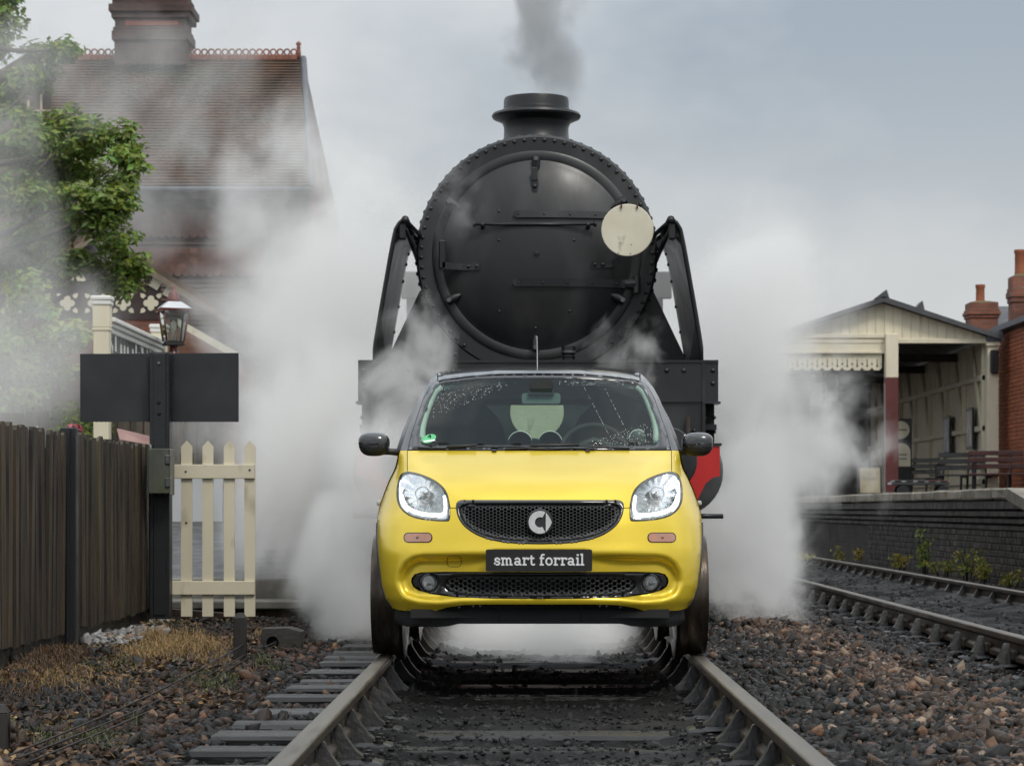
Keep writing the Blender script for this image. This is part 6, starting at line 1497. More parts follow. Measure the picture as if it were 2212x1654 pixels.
# roof slopes
ext = 34
for s in (-1, 1):
    e = rE if s > 0 else lE; ox = e[0]+s*.22; oz = roofz(ox)
    mb = MB(); mb.add([(pk[0], -.22, pk[1]+.01), (ox, -.22, oz+.01), (ox, ext, oz+.01), (pk[0], ext, pk[1]+.01), (pk[0], -.22, pk[1]+.11), (ox, -.22, oz+.09), (ox, ext, oz+.09), (pk[0], ext, pk[1]+.11)], [(0,3,2,1),(4,5,6,7),(0,1,5,4),(1,2,6,5),(2,3,7,6),(3,0,4,7)]); mb.build('canopy_roof', M_slate, can)
mb = MB(); mb.prism([(pk[0]-.16, pk[1]+.08), (pk[0]+.10, pk[1]+.08), (pk[0]+.05, pk[1]+.24), (pk[0], pk[1]+.20)], -.22, .1); mb.build('ridge_end', M_slate, can)
mb = MB(); q = c2(1985, 655, 52); mb.prism([(q[0]-.16, q[1]-.2), (q[0]+.1, q[1]-.2), (q[0]+.05, q[1]+.04), (q[0], q[1])], 6.8, 7.2); mb.build('roof_vent', M_slate, can)
# fretted valance boards
p0 = c2(1690, 766); x = p0[0]; xe_ = c2(1908, 0)[0]; zt0, zt1 = c2(0, 764)[1], c2(0, 800)[1]
vb = MB(); w = .186; V2, T2 = triangulate([(0.002, 0), (w-.002, 0), (w-.002, zt1-zt0+.05), (w-.05, zt1-zt0), (.05, zt1-zt0), (.002, zt1-zt0+.05)],
    [[(w/2-.008, -.10), (w/2+.008, -.10), (w/2+.008, -.21), (w/2+.022, -.235), (w/2, -.255), (w/2-.022, -.235), (w/2-.008, -.21)], [(.004, -.17), (.024, -.19), (.004, -.215)], [(w-.004, -.17), (w-.024, -.19), (w-.004, -.215)]], .06, .03)
vo = mobj('valance_board', [(a, 0, b) for a, b in V2], [tuple(int(i) for i in t) for t in T2], M_crm)
while x < xe_-.05:
    o = inst(vo, 'valance_board', can, loc=(x, -.03, zt0)); m = o.modifiers.new('thick', 'SOLIDIFY'); m.thickness = .022; x += w
bpy.data.objects.remove(vo)
# posts
def cpost(px, D, w):
    xw = W(px, 0, D).x - CO.x; y = D-CD; zt = c2(0, 722)[1]; zs = W(0, 817, CD).z - PZ
    mb = MB(); mb.box((xw-w, y-w, zs), (xw+w, y+w, zt), .01); p = mb.build('post', M_crm, can)
    mb = MB(); mb.box((xw-w*1.02, y-w*1.02, 0), (xw+w*1.02, y+w*1.02, zs), .01); mb.build('post_base', M_maroon, p)
cpost(1925, CD-.1, .118); cpost(1796, 54, .12); cpost(1763, 57, .12)
mb = MB(); p0, p1 = c2(2131, 1060), c2(2155, 744); mb.box((p0[0], -.10, 0), (p1[0], .15, p1[1]), .01); mb.build('corner_pilaster', M_crm, can)
mb = MB(); p0, p1 = c2(2128, 748), c2(2158, 738); mb.box((p0[0], -.14, p0[1]), (p1[0], .18, p1[1]), .01); mb.build('pilaster_cap', M_crm, can)
mb = MB(); p0, p1 = c2(2129, 739), c2(2162, 716); mb.box((p0[0], -.16, p0[1]), (p1[0], .5, p1[1])); mb.build('gutter_box', M_lead, can)
mb = MB(); p0, p1 = c2(2136, 808), c2(2153, 757); mb.box((p0[0], -.22, p0[1]), (p1[0], -.10, p1[1]), .02); mb.build('loudspeaker', M_bpost, can)
# boarded wall along the back of the platform, with framing and posters
WX = 8.55-CO.x
for i in range(38):
    y = .2+i*.40; mb = MB(); mb.box((WX+.02, y, 0), (WX+.05, y+.39, c2(0, 735)[1]), .004); mb.build('wall_board', M_crm, can)
for i in range(8):
    y = .2+i*2.0; mb = MB(); mb.box((WX-.05, y, 0), (WX+.02, y+.12, c2(0, 735)[1]), .006); mb.build('wall_stud', M_crm, can)
    if i < 7:
        mb = MB(); a, b = Vector((WX-.02, y+.1, 1.3)), Vector((WX-.02, y+1.2, 2.9)); mb.tube([a, b], .04, 6); mb.build('wall_brace', M_crm, can)
for zz in (1.25, 2.2, .25):
    mb = MB(); mb.box((WX-.06, .2, zz), (WX+.018, 15.4, zz+.10), .006); mb.build('wall_rail', M_crm, can)
M_frame = pmat('black_frame', (.015, .015, .015), (.01, .01, .01), rough=.4)
for D0, D1, pyt, pyb, cs in ((45.9, 46.55, 881, 970, ((.42, .45, .46), (.30, .16, .15))), (48.4, 49.05, 899, 982, ((.34, .36, .36), (.12, .14, .2)))):
    zt, zb = W(0, pyt, (D0+D1)/2).z-PZ, W(0, pyb, (D0+D1)/2).z-PZ
    t = thing('poster_frame', 'black framed poster, %s of two on the cream boarded wall under the canopy' % ('nearer' if D0 < 47 else 'farther'), 'poster', (8.55-.07, D0, PZ+zb), 'posters under the canopy'); h = zt-zb
    mb = MB(); mb.box((-.03, 0, 0), (.005, D1-D0, h), .008); mb.build('frame', M_frame, t)
    mb = MB(); mb.box((-.034, .05, .06), (-.0305, D1-D0-.05, h-.06)); mb.build('poster_sheet', pmat('poster_print%d' % int(D0), cs[0], cs[1], rough=.35, scale=3.5, stretch=(1, 2, 1), lo=.52, hi=.56), t)
mb = MB(); mb.box((WX+.02, 15.4, 0), (WX+.06, 26.2, c2(0, 735)[1])); mb.build('wall', M_dark_int, can)  # cream wall runs on in the dark colour that stands for shade
# dark far end, doors and ceiling beams
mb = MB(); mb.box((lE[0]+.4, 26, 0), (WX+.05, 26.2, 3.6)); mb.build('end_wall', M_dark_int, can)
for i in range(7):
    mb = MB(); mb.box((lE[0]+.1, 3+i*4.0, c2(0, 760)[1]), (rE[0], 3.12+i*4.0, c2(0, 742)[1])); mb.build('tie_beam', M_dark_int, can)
for px, D, w, zt in ((1965, 58, .35, 2.1), (2010, 55, .30, 2.2)):
    q = W(px, 0, D).x-CO.x; mb = MB(); mb.box((q-w, D-CD, 0), (q+w, D-CD+.1, zt), .01); mb.build('dark_door', M_frame, can)
# round and arched enamel signs on a dark stand
sg = thing('sign_stand', 'dark stand with a round and an arched cream sign behind the maroon post', 'sign', (W(1946, 0, 47).x, 47, PZ)); k4 = 47/FPX
mb = MB(); mb.box((-.22, .03, 0), (.22, .07, 1.55), .01); mb.build('stand_board', M_frame, sg)
z1 = W(0, 928, 47).z-PZ; mb = MB(); mb.lathe([(.0005, .012), (.17, .012), (.175, 0)], 28, Matrix.Translation((.0, .03, z1)) @ Matrix.Rotation(math.pi/2, 4, 'X'), cap=False); mb.build('round_sign', M_crm, sg)
mb = MB(); z0, zt = W(0, 1007, 47).z-PZ, W(0, 975, 47).z-PZ; mb.prism([(-.19, z0), (.19, z0), (.19, zt)] + [(.19*math.cos(a), zt+.17*math.sin(a)) for a in np.linspace(.2, math.pi-.2, 8)] + [(-.19, zt)], .012, .03); mb.build('arched_sign', M_crm, sg)
for z_q in (z1, zt-.06, zt-.14): mb = MB(); mb.box((-.12, .006, z_q-.012), (.12, .011, z_q+.012)); mb.build('sign_line', pmat('grey_print', (.22, .20, .17), (.18, .16, .14), rough=.6), sg)
# easel notice
ez = thing('easel_notice', 'tan notice on a leaning easel at the platform edge left of the maroon post', 'notice', (W(1880, 0, 41).x, 41, PZ)); k5 = 41/FPX
h = (1100-1003)*k5 + EYE - PZ; R = Matrix.Rotation(math.radians(-8), 4, 'X')
mb = MB(); mb.box((-.20, 0, .02), (.20, .03, h), .006, R); mb.build('easel_board', M_frame, ez)
mb = MB(); mb.box((-.17, -.006, .06), (.17, -.001, h-.05), 0, R); pp = mb.build('paper', pmat('tan_paper', (.34, .29, .19), (.28, .24, .15), rough=.7, scale=4), ez)
for q, w in ((.72, .10), (.58, .13), (.52, .11)):
    mb = MB(); mb.box((-w, -.010, h*q), (w, -.007, h*q+.014), 0, R); mb.build('print_line', MATS['grey_print'], pp)
# benches and barrow
def bench(px, D, L, rot, mat, label):
    t = thing('platform_bench', label, 'bench', (W(px, 0, D).x, D, PZ), 'platform benches'); t.rotation_euler = (0, 0, rot)
    for k in range(4): mb = MB(); mb.box((-L/2, -.20+k*.11, .40), (L/2, -.11+k*.11, .43), .006); mb.build('seat_slat', mat, t)
    for k in range(3): mb = MB(); z = .52+k*.12; y = .25+k*.035; mb.box((-L/2, y, z), (L/2, y+.022, z+.085), .006); mb.build('back_slat', mat, t)
    for s in (-1, 0, 1):
        mb = MB(); x = s*(L/2-.12); mb.tube([(x, -.18, 0), (x, -.15, .39)], .024, 6); mb.tube([(x, .20, 0), (x, .24, .42), (x, .36, .86)], .024, 6); mb.tube([(x, -.19, .385), (x, .25, .385)], .022, 6)
        if s: mb.tube([(x, -.17, .40), (x, -.19, .60), (x, .27, .62)], .020, 6)
        mb.build('bench_frame', M_bpost, t)
M_benchr = pmat('maroon_bench', (.11, .022, .016), (.07, .016, .012), rough=.4, scale=5, coat=.3, rand=.1)
M_benchb = pmat('black_bench', (.030, .031, .032), (.018, .018, .019), rough=.28, scale=5, coat=.5, rand=.1)
bench(2180, 43.4, 1.5, math.radians(-16), M_benchr, 'maroon slatted bench in front of the brick wall at the right edge')
bench(2082, 45.0, 1.2, math.radians(-28), M_benchb, 'black slatted bench under the canopy left of the maroon bench')
bench(2010, 50, 1.4, math.radians(-40), M_benchb, 'farther black bench deep under the canopy')
br = thing('luggage_barrow', 'low dark luggage barrow on the platform beside the maroon post', 'barrow', (W(1990, 0, 42).x, 42, PZ))
mb = MB(); mb.box((-.55, -.25, .20), (.45, .25, .26), .01); mb.build('barrow_deck', M_benchb, br)
for k in range(5): mb = MB(); mb.box((-.5+k*.2, -.26, .262), (-.38+k*.2, .26, .285), .004); mb.build('deck_slat', M_benchr if k > 2 else M_benchb, br)
for sx_ in (-1, 1):
    for sy_ in (-1, 1): mb = MB(); mb.tube([(sx_*.35, sy_*.22-.02, .10), (sx_*.35, sy_*.22+.02, .10)], .10, 12); mb.build('barrow_wheel', M_bpost, br)

# --- orange brick building at the right edge
bb = thing('brick_building', 'orange-red brick station building with ornate chimneys at the right edge', 'building', (8.95, 40, PZ)); BO = Vector((8.95, 40, PZ))
M_obrick = pmat('orange_brick', (.41, .125, .052), (.30, .088, .040), rough=.75, scale=4, rand=.20, c3=(.14, .06, .045), c3pos=(.62, .74), c3scale=2)
zt = 4.06-PZ
mb = MB(); mb.box((.03, -2, 0), (7, 6.0, zt)); mb.build('wall', M_mortar, bb)
brickwork(bb, (.012, 5.97, .0), (0, -1, 0), (0, 0, 1), (-1, 0, 0), 16, int(zt/.0755), .225, .0755, M_obrick, M_mortar, 300)
mb = MB(); mb.box((-.14, -2.1, zt), (.3, 6.05, zt+.10)); mb.build('eaves_gutter', M_lead, bb)
mb = MB(); mb.add([(-.1, -2.1, zt+.10), (-.1, 6.05, zt+.10), (3.5, 6.05, zt+1.3), (3.5, -2.1, zt+1.3)], [(0,1,2,3)]); rf = mb.build('roof', M_slate, bb)
def stack(px0, px1, pyt, pyb, D, pot, parent, name):
    k = D/FPX; x0, x1 = W(px0, 0, D).x-BO.x, W(px1, 0, D).x-BO.x; cxx = (x0+x1)/2; w = (x1-x0)/2; y = D-40
    Z = lambda py: W(0, py, D).z-PZ; H_ = pyb-pyt; mb = MB()
    lv = ((pyb+30, pyb-.42*H_, .84), (pyb-.42*H_, pyb-.52*H_, .92), (pyb-.52*H_, pyb-.64*H_, 1.0), (pyb-.64*H_, pyb-.72*H_, .93), (pyb-.72*H_, pyb-.94*H_, .86))
    for a, b, s in lv: mb.box((cxx-w*s, y-w*s, Z(a)), (cxx+w*s, y+w*s, Z(b)), .01)
    o = mb.build(name, M_brickfar, parent)
    mb = MB(); mb.box((cxx-w*.9, y-w*.9, Z(pyb-.70*H_)), (cxx+w*.9+.004, y-w*.9+.02, Z(pyb-.72*H_))); mb.build('pale_course', MATS['cream_paint'], o)
    mb = MB(); s = .84; zz = Z(pyb-.94*H_); mb.add([(cxx-w*s, y-w*s, zz), (cxx+w*s, y-w*s, zz), (cxx+w*s, y+w*s, zz), (cxx-w*s, y+w*s, zz), (cxx-w*.4, y-w*.4, Z(pyt)), (cxx+w*.4, y-w*.4, Z(pyt)), (cxx+w*.4, y+w*.4, Z(pyt)), (cxx-w*.4, y+w*.4, Z(pyt))], [(4,5,6,7),(0,1,5,4),(1,2,6,5),(2,3,7,6),(3,0,4,7)]); mb.build('flaunching', pmat('mossy_cement', (.14, .12, .05), (.09, .08, .04), rough=.9, scale=8), o)
    r = (pot[1]-pot[0])/2*k; cz = Z(pyt)-.02; px_ = W((pot[0]+pot[1])/2, 0, D).x-BO.x
    mb = MB(); mb.lathe([(r*1.05, cz), (r, cz+.1), (r*.98, Z(pot[2])-.08), (r*1.12, Z(pot[2])-.06), (r*1.12, Z(pot[2])), (r*.8, Z(pot[2])), (r*.8, Z(pot[2])-.2)], 18, Matrix.Translation((px_, y, 0)), cap=False); mb.build('chimney_pot', pmat('terracotta_pot', (.36, .12, .055), (.28, .09, .045), rough=.7, scale=4), o, True, angle=40)
stack(2085, 2156, 651, 716, 50, (2108, 2127, 615), bb, 'chimney')
stack(2178, 2236, 592, 700, 47.5, (2192, 2216, 540), bb, 'chimney')
q0, q1 = W(2156, 705, 52)-BO, W(2200, 655, 52)-BO
mb = MB(); 
for i in range(8):
    t0 = i/8; za, zb_2 = q0.z + (q1.z-q0.z)*t0, q0.z + (q1.z-q0.z)*(i+1)/8; mb.add([(q0.x, q0.y+.1*i, za), (q1.x+.6, q0.y+.1*i, za), (q1.x+.6, q0.y+.1*i+.08, zb_2), (q0.x, q0.y+.1*i+.08, zb_2)], [(0,1,2,3)])
mb.build('slate_slope', M_slate, bb)
# ================================================================== plants
def leafmat(name, c, c2, rand=.0):
    m = pmat(name, c, c2, rough=.45, scale=3.0, coords='World', attr='tint', lo=.3, hi=.7)
    b = m.node_tree.nodes['Principled BSDF']; n, l = m.node_tree.nodes, m.node_tree.links
    tr = n.new('ShaderNodeBsdfTranslucent'); mx = n.new('ShaderNodeMixShader'); mx.inputs[0].default_value = .32
    src = b.inputs['Base Color'].links[0].from_socket; l.new(src, tr.inputs[0]); out = n['Material Output']
    l.new(b.outputs[0], mx.inputs[1]); l.new(tr.outputs[0], mx.inputs[2]); l.new(mx.outputs[0], out.inputs['Surface']); return m
def leaves(name, P, N, size, col, mat, parent, seed=1, aspect=.55):
    """pointed, folded leaves (4 triangles) at points P facing N"""
    r = np.random.RandomState(seed); n = len(P)
    a = r.normal(size=(n, 3)); t = np.cross(N, a); t /= np.linalg.norm(t, axis=1)[:, None]; b = np.cross(N, t)
    s = (size*r.uniform(.65, 1.3, n))[:, None]
    p0 = P - t*s*.5; p1 = P + t*s*.55; c0 = P - N*s*.08 - t*s*.05; l = P + b*s*aspect*.5 + N*s*.06; q = P - b*s*aspect*.5 + N*s*.06
    V = np.stack([p0, l, p1, q, c0], 1).reshape(-1, 3); base = (np.arange(n)*5)[:, None, None]
    F = (np.array([[0, 4, 1], [1, 4, 2], [2, 4, 3], [3, 4, 0]])[None] + base).reshape(-1, 3)
    me = bpy.data.meshes.new(name); me.from_pydata(V.tolist(), [], F.tolist()); me.materials.append(mat)
    ca = me.color_attributes.new('tint', 'FLOAT_COLOR', 'POINT'); C = np.repeat(col, 5, 0); ca.data.foreach_set('color', np.concatenate([C, np.ones((len(C), 1))], 1).ravel().astype(np.float32))
    o = bpy.data.objects.new(name, me); COL.objects.link(o); o.parent = parent; return o
def blob_leaves(blobs, D, dspread, dens, org, seed, fill=.45):
    """leaf points on and in clumps; blobs: (px, py, radius px, depth shift)"""
    r = np.random.RandomState(seed); Ps, Ns = [], []
    for bl in blobs:
        px, py, rp = bl[:3]; dd = bl[3] if len(bl) > 3 else r.uniform(-dspread, dspread); c = np.array(W(px, py, D+dd)); R = rp*(D+dd)/FPX
        m = max(4, int((R/.20)**2*2.6))
        # sub-clumps over the surface of the big clump
        for k in range(m):
            d = r.normal(size=3); d /= np.linalg.norm(d); d[2] = d[2]*.9 + .1; cc = c + d*R*r.uniform(.45, 1.0)*np.array([1, 1, .9]); rr = r.uniform(.16, .34)
            n = int(dens*rr*rr*1000); u = r.normal(size=(n, 3)); u /= np.linalg.norm(u, axis=1)[:, None]; q = cc + u*rr*(r.uniform(.35, 1.0, (n, 1)))*np.array([1, 1, .65])
            nn = u*.6 + np.array([0, -.25, .75]) + r.normal(size=(n, 3))*.35; Ps.append(q); Ns.append(nn/np.linalg.norm(nn, axis=1)[:, None])
    P, N = np.concatenate(Ps), np.concatenate(Ns); return P - np.array(org), N
M_leaf = leafmat('green_leaf', (.215, .310, .065), (.125, .205, .042)); M_leaf2 = leafmat('pale_leaf', (.28, .38, .10), (.18, .27, .07))
M_bark = pmat('grey_bark', (.075, .062, .048), (.040, .034, .027), rough=.85, scale=6, stretch=(3, 3, .6), bump=.7)
def tints(n, seed, lo=.55, hi=1.45):
    r = np.random.RandomState(seed); v = r.uniform(lo, hi, (n, 1)); c = np.ones((n, 3))*v; c[:, 0] *= r.uniform(.8, 1.35, n); c[:, 2] *= r.uniform(.6, 1.1, n); return c
TO = Vector((-9.4, 35, .6)); tree = thing('leafy_tree', 'broad green leafy tree in front of the tiled house at far left', 'tree', TO)
blobs = [(135,262,36),(60,350,60),(165,352,50),(90,265,34),(30,300,62),(105,320,66),(185,300,52),(245,305,38),(275,325,24),(150,400,70),(50,420,85),(235,385,46),(215,480,55),(110,500,72),(255,500,40),(268,575,36),(190,570,46),(235,560,40),(290,590,16),(280,350,22),(130,580,45),(40,560,70),(175,450,55),(265,435,22),(255,620,22)]
P, N = blob_leaves(blobs, 35, 1.2, 1.0, TO, 3); leaves('crown', P, N, .125, tints(len(P), 4), M_leaf, tree, 5)
blobs = [(10,40,38),(5,105,34),(112,112,30),(140,108,16),(40,175,36),(90,170,30),(-30,60,60),(15,225,40),(20,5,26),(130,120,20),(85,125,22)]
P, N = blob_leaves(blobs, 36.5, .8, .8, TO, 7); leaves('crown', P, N, .125, tints(len(P), 8), M_leaf, tree, 9)
def limb(pts, r0, r1): return tube(pts, [r0+(r1-r0)*i/(len(pts)-1) for i in range(len(pts))], 8)
tr_ = [Vector((0, 0, -.6)), Vector((.08, .1, 1.4)), Vector((.3, 0, 2.8)), Vector((.25, .2, 4.4)), Vector((.5, .1, 6.5)), Vector((.4, .3, 9))]
trunk = mobj('trunk', *limb(tr_, .24, .05), M_bark, tree, True)
for a, px, py in ((1, 190, 480), (2, 250, 360), (2, 120, 330), (3, 60, 200), (1, 250, 570), (3, 230, 300), (2, 270, 430), (4, 110, 110)):
    e = W(px, py, 35)-TO; s_ = tr_[a]; m1 = s_.lerp(e, .35)+Vector((0, 0, .3)); m2 = s_.lerp(e, .7)+Vector((0, .15, .12)); mobj('limb', *limb([s_, m1, m2, e], .075, .014), M_bark, tree, True)
BO_ = Vector((-6.4, 31, .3)); bush = thing('pale_bush', 'pale green bush rising behind the fence at the left edge, veiled by steam', 'bush', BO_)
blobs = [(40,690,60),(100,680,45),(20,780,75),(95,760,50),(135,735,26),(150,725,16),(120,810,34),(60,850,50),(70,630,40)]
P, N = blob_leaves(blobs, 31, .6, 1.0, BO_, 13); leaves('foliage', P, N, .115, tints(len(P), 14, .7, 1.4), M_leaf2, bush, 15)
for k in range(5):
    e = W([40, 95, 20, 120, 70][k], [700, 740, 780, 740, 650][k], 31)-BO_; mobj('stem', *limb([Vector((-.3+.15*k, 0, -.2)), e*.5+Vector((.1, 0, .2)), e], .03, .008), M_bark, bush, True)
# rose beside the name board
RO = Vector((W(165, 0, 27).x, 26.4, .5)); rose = thing('rose_shrub', 'small shrub with pink flowers against the boarded fence', 'shrub', RO)
P, N = blob_leaves([(165,950,26),(180,925,16),(150,970,24),(160,900,14)], 26.4, .2, .8, RO, 21); leaves('foliage', P, N, .07, tints(len(P), 22, .6, 1.2), M_leaf, rose, 23)
for px, py in ((152,928),(166,925),(171,924),(160,935)):
    q = W(px, py, 26.1)-RO; P = np.array(q)+nrs.normal(size=(14, 3))*.022; N = nrs.normal(size=(14, 3)); N /= np.linalg.norm(N, axis=1)[:, None]
    leaves('flower', P, N, .06, np.ones((14, 3)), pmat('pink_petal', (.62, .16, .22), (.55, .12, .18), rough=.6), rose, 25, .8)
# weeds at the foot of the platform wall
M_weed = leafmat('weed_leaf', (.21, .27, .055), (.13, .19, .038))
def weed(px, pyb, pyt, spread, n, lab, cat='weed', grp='weeds along the platform wall', X=None, size=.05):
    X = X or PXE-.10; D = X*FPX/(px-PX); b = W(px, pyb, D); t = W(px, pyt, D); h = t.z-b.z; r = np.random.RandomState(px)
    th = thing('weed', lab, cat, (X, D, b.z), grp); P, N = [], []
    for k in range(max(3, n//26)):
        dx, dy = r.normal(0, spread), r.normal(0, spread*2.2); hh = h*r.uniform(.55, 1.0); top = Vector((dx*1.0-.03, dy, hh)); mobj('stem', *tube([(dx*.4, dy*.4, -.03), (dx*.7, dy*.7, hh*.5), top], [.005, .004, .002], 5), M_leaf, th, True)
        m = 26; tt = r.uniform(.15, 1.0, m); q = np.stack([dx*(.4+.6*tt)+r.normal(0, .035, m)-.02, dy*(.4+.6*tt)+r.normal(0, .06, m), hh*tt], 1); P.append(q); u = r.normal(size=(m, 3))+np.array([-.4, -.7, .6]); N.append(u/np.linalg.norm(u, axis=1)[:, None])
    P, N = np.concatenate(P), np.concatenate(N); c = tints(len(P), px+1, .6, 1.5); c[:, 0] *= r.uniform(.9, 1.6); leaves('foliage', P, N, size, c, M_weed, th, px)
weed(1822, 1212, 1178, .06, 90, 'small leafy weed, farthest left at the foot of the platform wall')
weed(1860, 1213, 1182, .06, 90, 'low weed second from the left at the foot of the platform wall')
weed(1950, 1228, 1192, .07, 140, 'low weed left of the tall climbing weed on the platform wall')
weed(1998, 1236, 1122, .05, 200, 'tall climbing weed growing up the dark platform wall')
weed(2040, 1241, 1195, .07, 130, 'yellowing weed just right of the tall climbing weed')
weed(2092, 1249, 1172, .06, 160, 'bushy upright weed between the yellowing weed and the right-hand weeds')
weed(2125, 1255, 1195, .06, 150, 'spreading weed second from the right at the foot of the platform wall')
weed(2178, 1268, 1225, .07, 110, 'straggling weed nearest the camera at the foot of the platform wall')
weed(1690, 1216, 1198, .05, 60, 'tiny green weed between the rails of the second track', grp='weeds in the track', X=3.3)
weed(1745, 1208, 1192, .05, 60, 'tiny yellow-green weed beside the far rail of the second track', grp='weeds in the track', X=3.75)
# dry grass, straw and green tufts by the fence
def grass(name, label, spots, mat, blade, seed, dens, lean=.5, wdt=.004):
    r = np.random.RandomState(seed); V, F, C = [], [], []
    for px, py, sx_, sy_, n, h in spots:
        for k in range(int(n*dens)):
            qx, qy = px+r.normal(0, sx_), py+r.normal(0, sy_); D = (EYE+.205)*FPX/max(60, qy-PY); b = np.array(W(qx, qy, D)); 
            if b[0] < FX+.04: b[0] = FX+.04+abs(r.normal(0, .06))
            b[2] = float(bed_z(np.array([b[0]]), np.array([b[1]]))[0])+.005
            hh = h*r.uniform(.5, 1.3); a = r.uniform(0, 6.283); ln = hh*lean*r.uniform(.3, 1.6); d = np.array([math.cos(a), math.sin(a), 0]); s = np.array([-d[1], d[0], 0])*wdt
            m = b+d*ln*.4+np.array([0, 0, hh*.7]); t = b+d*ln+np.array([0, 0, hh*max(.25, 1-lean*.6)]); o = len(V); V += [b-s, b+s, m+s*.7, m-s*.7, t]; F += [(o, o+1, o+2, o+3), (o+3, o+2, o+4)]
            v = r.uniform(.6, 1.4); C += [(v*r.uniform(.9, 1.1), v, v*r.uniform(.8, 1.1))]*5
    me = bpy.data.meshes.new(name); me.from_pydata([tuple(p) for p in V], [], F); me.materials.append(mat); ca = me.color_attributes.new('tint', 'FLOAT_COLOR', 'POINT')
    ca.data.foreach_set('color', np.concatenate([np.array(C), np.ones((len(C), 1))], 1).ravel().astype(np.float32)); o = bpy.data.objects.new(name, me); COL.objects.link(o); tag(o, label, 'grass', kind='stuff')
M_straw = leafmat('straw_blade', (.34, .22, .085), (.20, .125, .045)); M_gblade = leafmat('grass_blade', (.085, .105, .026), (.05, .065, .018)); M_rustw = leafmat('rust_weed', (.115, .060, .026), (.07, .038, .018))
grass('straw_grass', 'bleached straw-coloured grass lying near the foot of the sign post', [(380,1395,38,12,420,.075),(350,1408,30,10,200,.06),(420,1405,28,8,220,.08),(300,1425,30,8,160,.06),(450,1425,40,12,120,.05),(330,1385,14,5,100,.09),(200,1470,60,25,200,.05),(90,1475,50,16,200,.06),(590,1375,25,6,80,.06)], M_straw, 0, 71, 2.2, 1.7, .0026)
grass('rust_weeds', 'rust-brown dead weeds clumped against the wooden fence', [(130,1432,22,8,420,.085),(75,1452,26,8,260,.07),(40,1480,26,8,200,.06),(285,1436,10,4,90,.05),(150,1460,40,10,160,.05),(60,1505,40,14,160,.05)], M_rustw, 0, 72, 2.0, 1.2, .0028)
grass('green_grass', 'thin green grass tufts scattered over the dark ballast at the left', [(180,1590,50,14,90,.05),(230,1600,36,12,70,.05),(60,1605,30,10,60,.05),(110,1600,30,10,40,.05),(260,1440,16,5,110,.06),(200,1452,22,6,120,.05),(430,1470,30,10,150,.05),(470,1480,24,8,120,.05),(500,1455,24,8,90,.04),(566,1428,8,4,60,.06),(285,1555,7,3,30,.05),(395,1525,5,3,24,.05),(540,1420,20,6,60,.04),(600,1440,14,5,40,.05)], M_gblade, 0, 73, .8, 1.0, .003)

# fallen leaves and litter over the verge by the fence
r_ = np.random.RandomState(91); n_ = 5200; lx_ = r_.uniform(-2.98, -1.25, n_); ly_ = 7.4 + 11.6*r_.rand(n_)**1.3
kp_ = fbm(lx_*1.3, ly_*.8, 44) + .25*np.clip((-1.9-lx_), -.6, 1.0) > .53; lx_, ly_ = lx_[kp_], ly_[kp_]; n_ = len(lx_)
P = np.stack([lx_, ly_, bed_z(lx_, ly_)+.022+r_.uniform(0, .014, n_)], 1); N = r_.normal(size=(n_, 3))*.45+np.array([0, 0, 1]); N /= np.linalg.norm(N, axis=1)[:, None]
C = np.array([(.20, .115, .045), (.12, .065, .03), (.30, .20, .085), (.07, .045, .025), (.10, .095, .035)])[r_.choice(5, n_, p=(.28, .30, .12, .2, .1))]*r_.uniform(.6, 1.3, (n_, 1))
lit = leaves('leaf_litter', P, N, .042, C, pmat('litter', (1, 1, 1), (.7, .7, .7), rough=.6, scale=30, coords='World', attr='tint'), None, 92, .6)
tag(lit, 'brown fallen leaves and litter strewn over the verge below the fence', 'litter', kind='stuff')
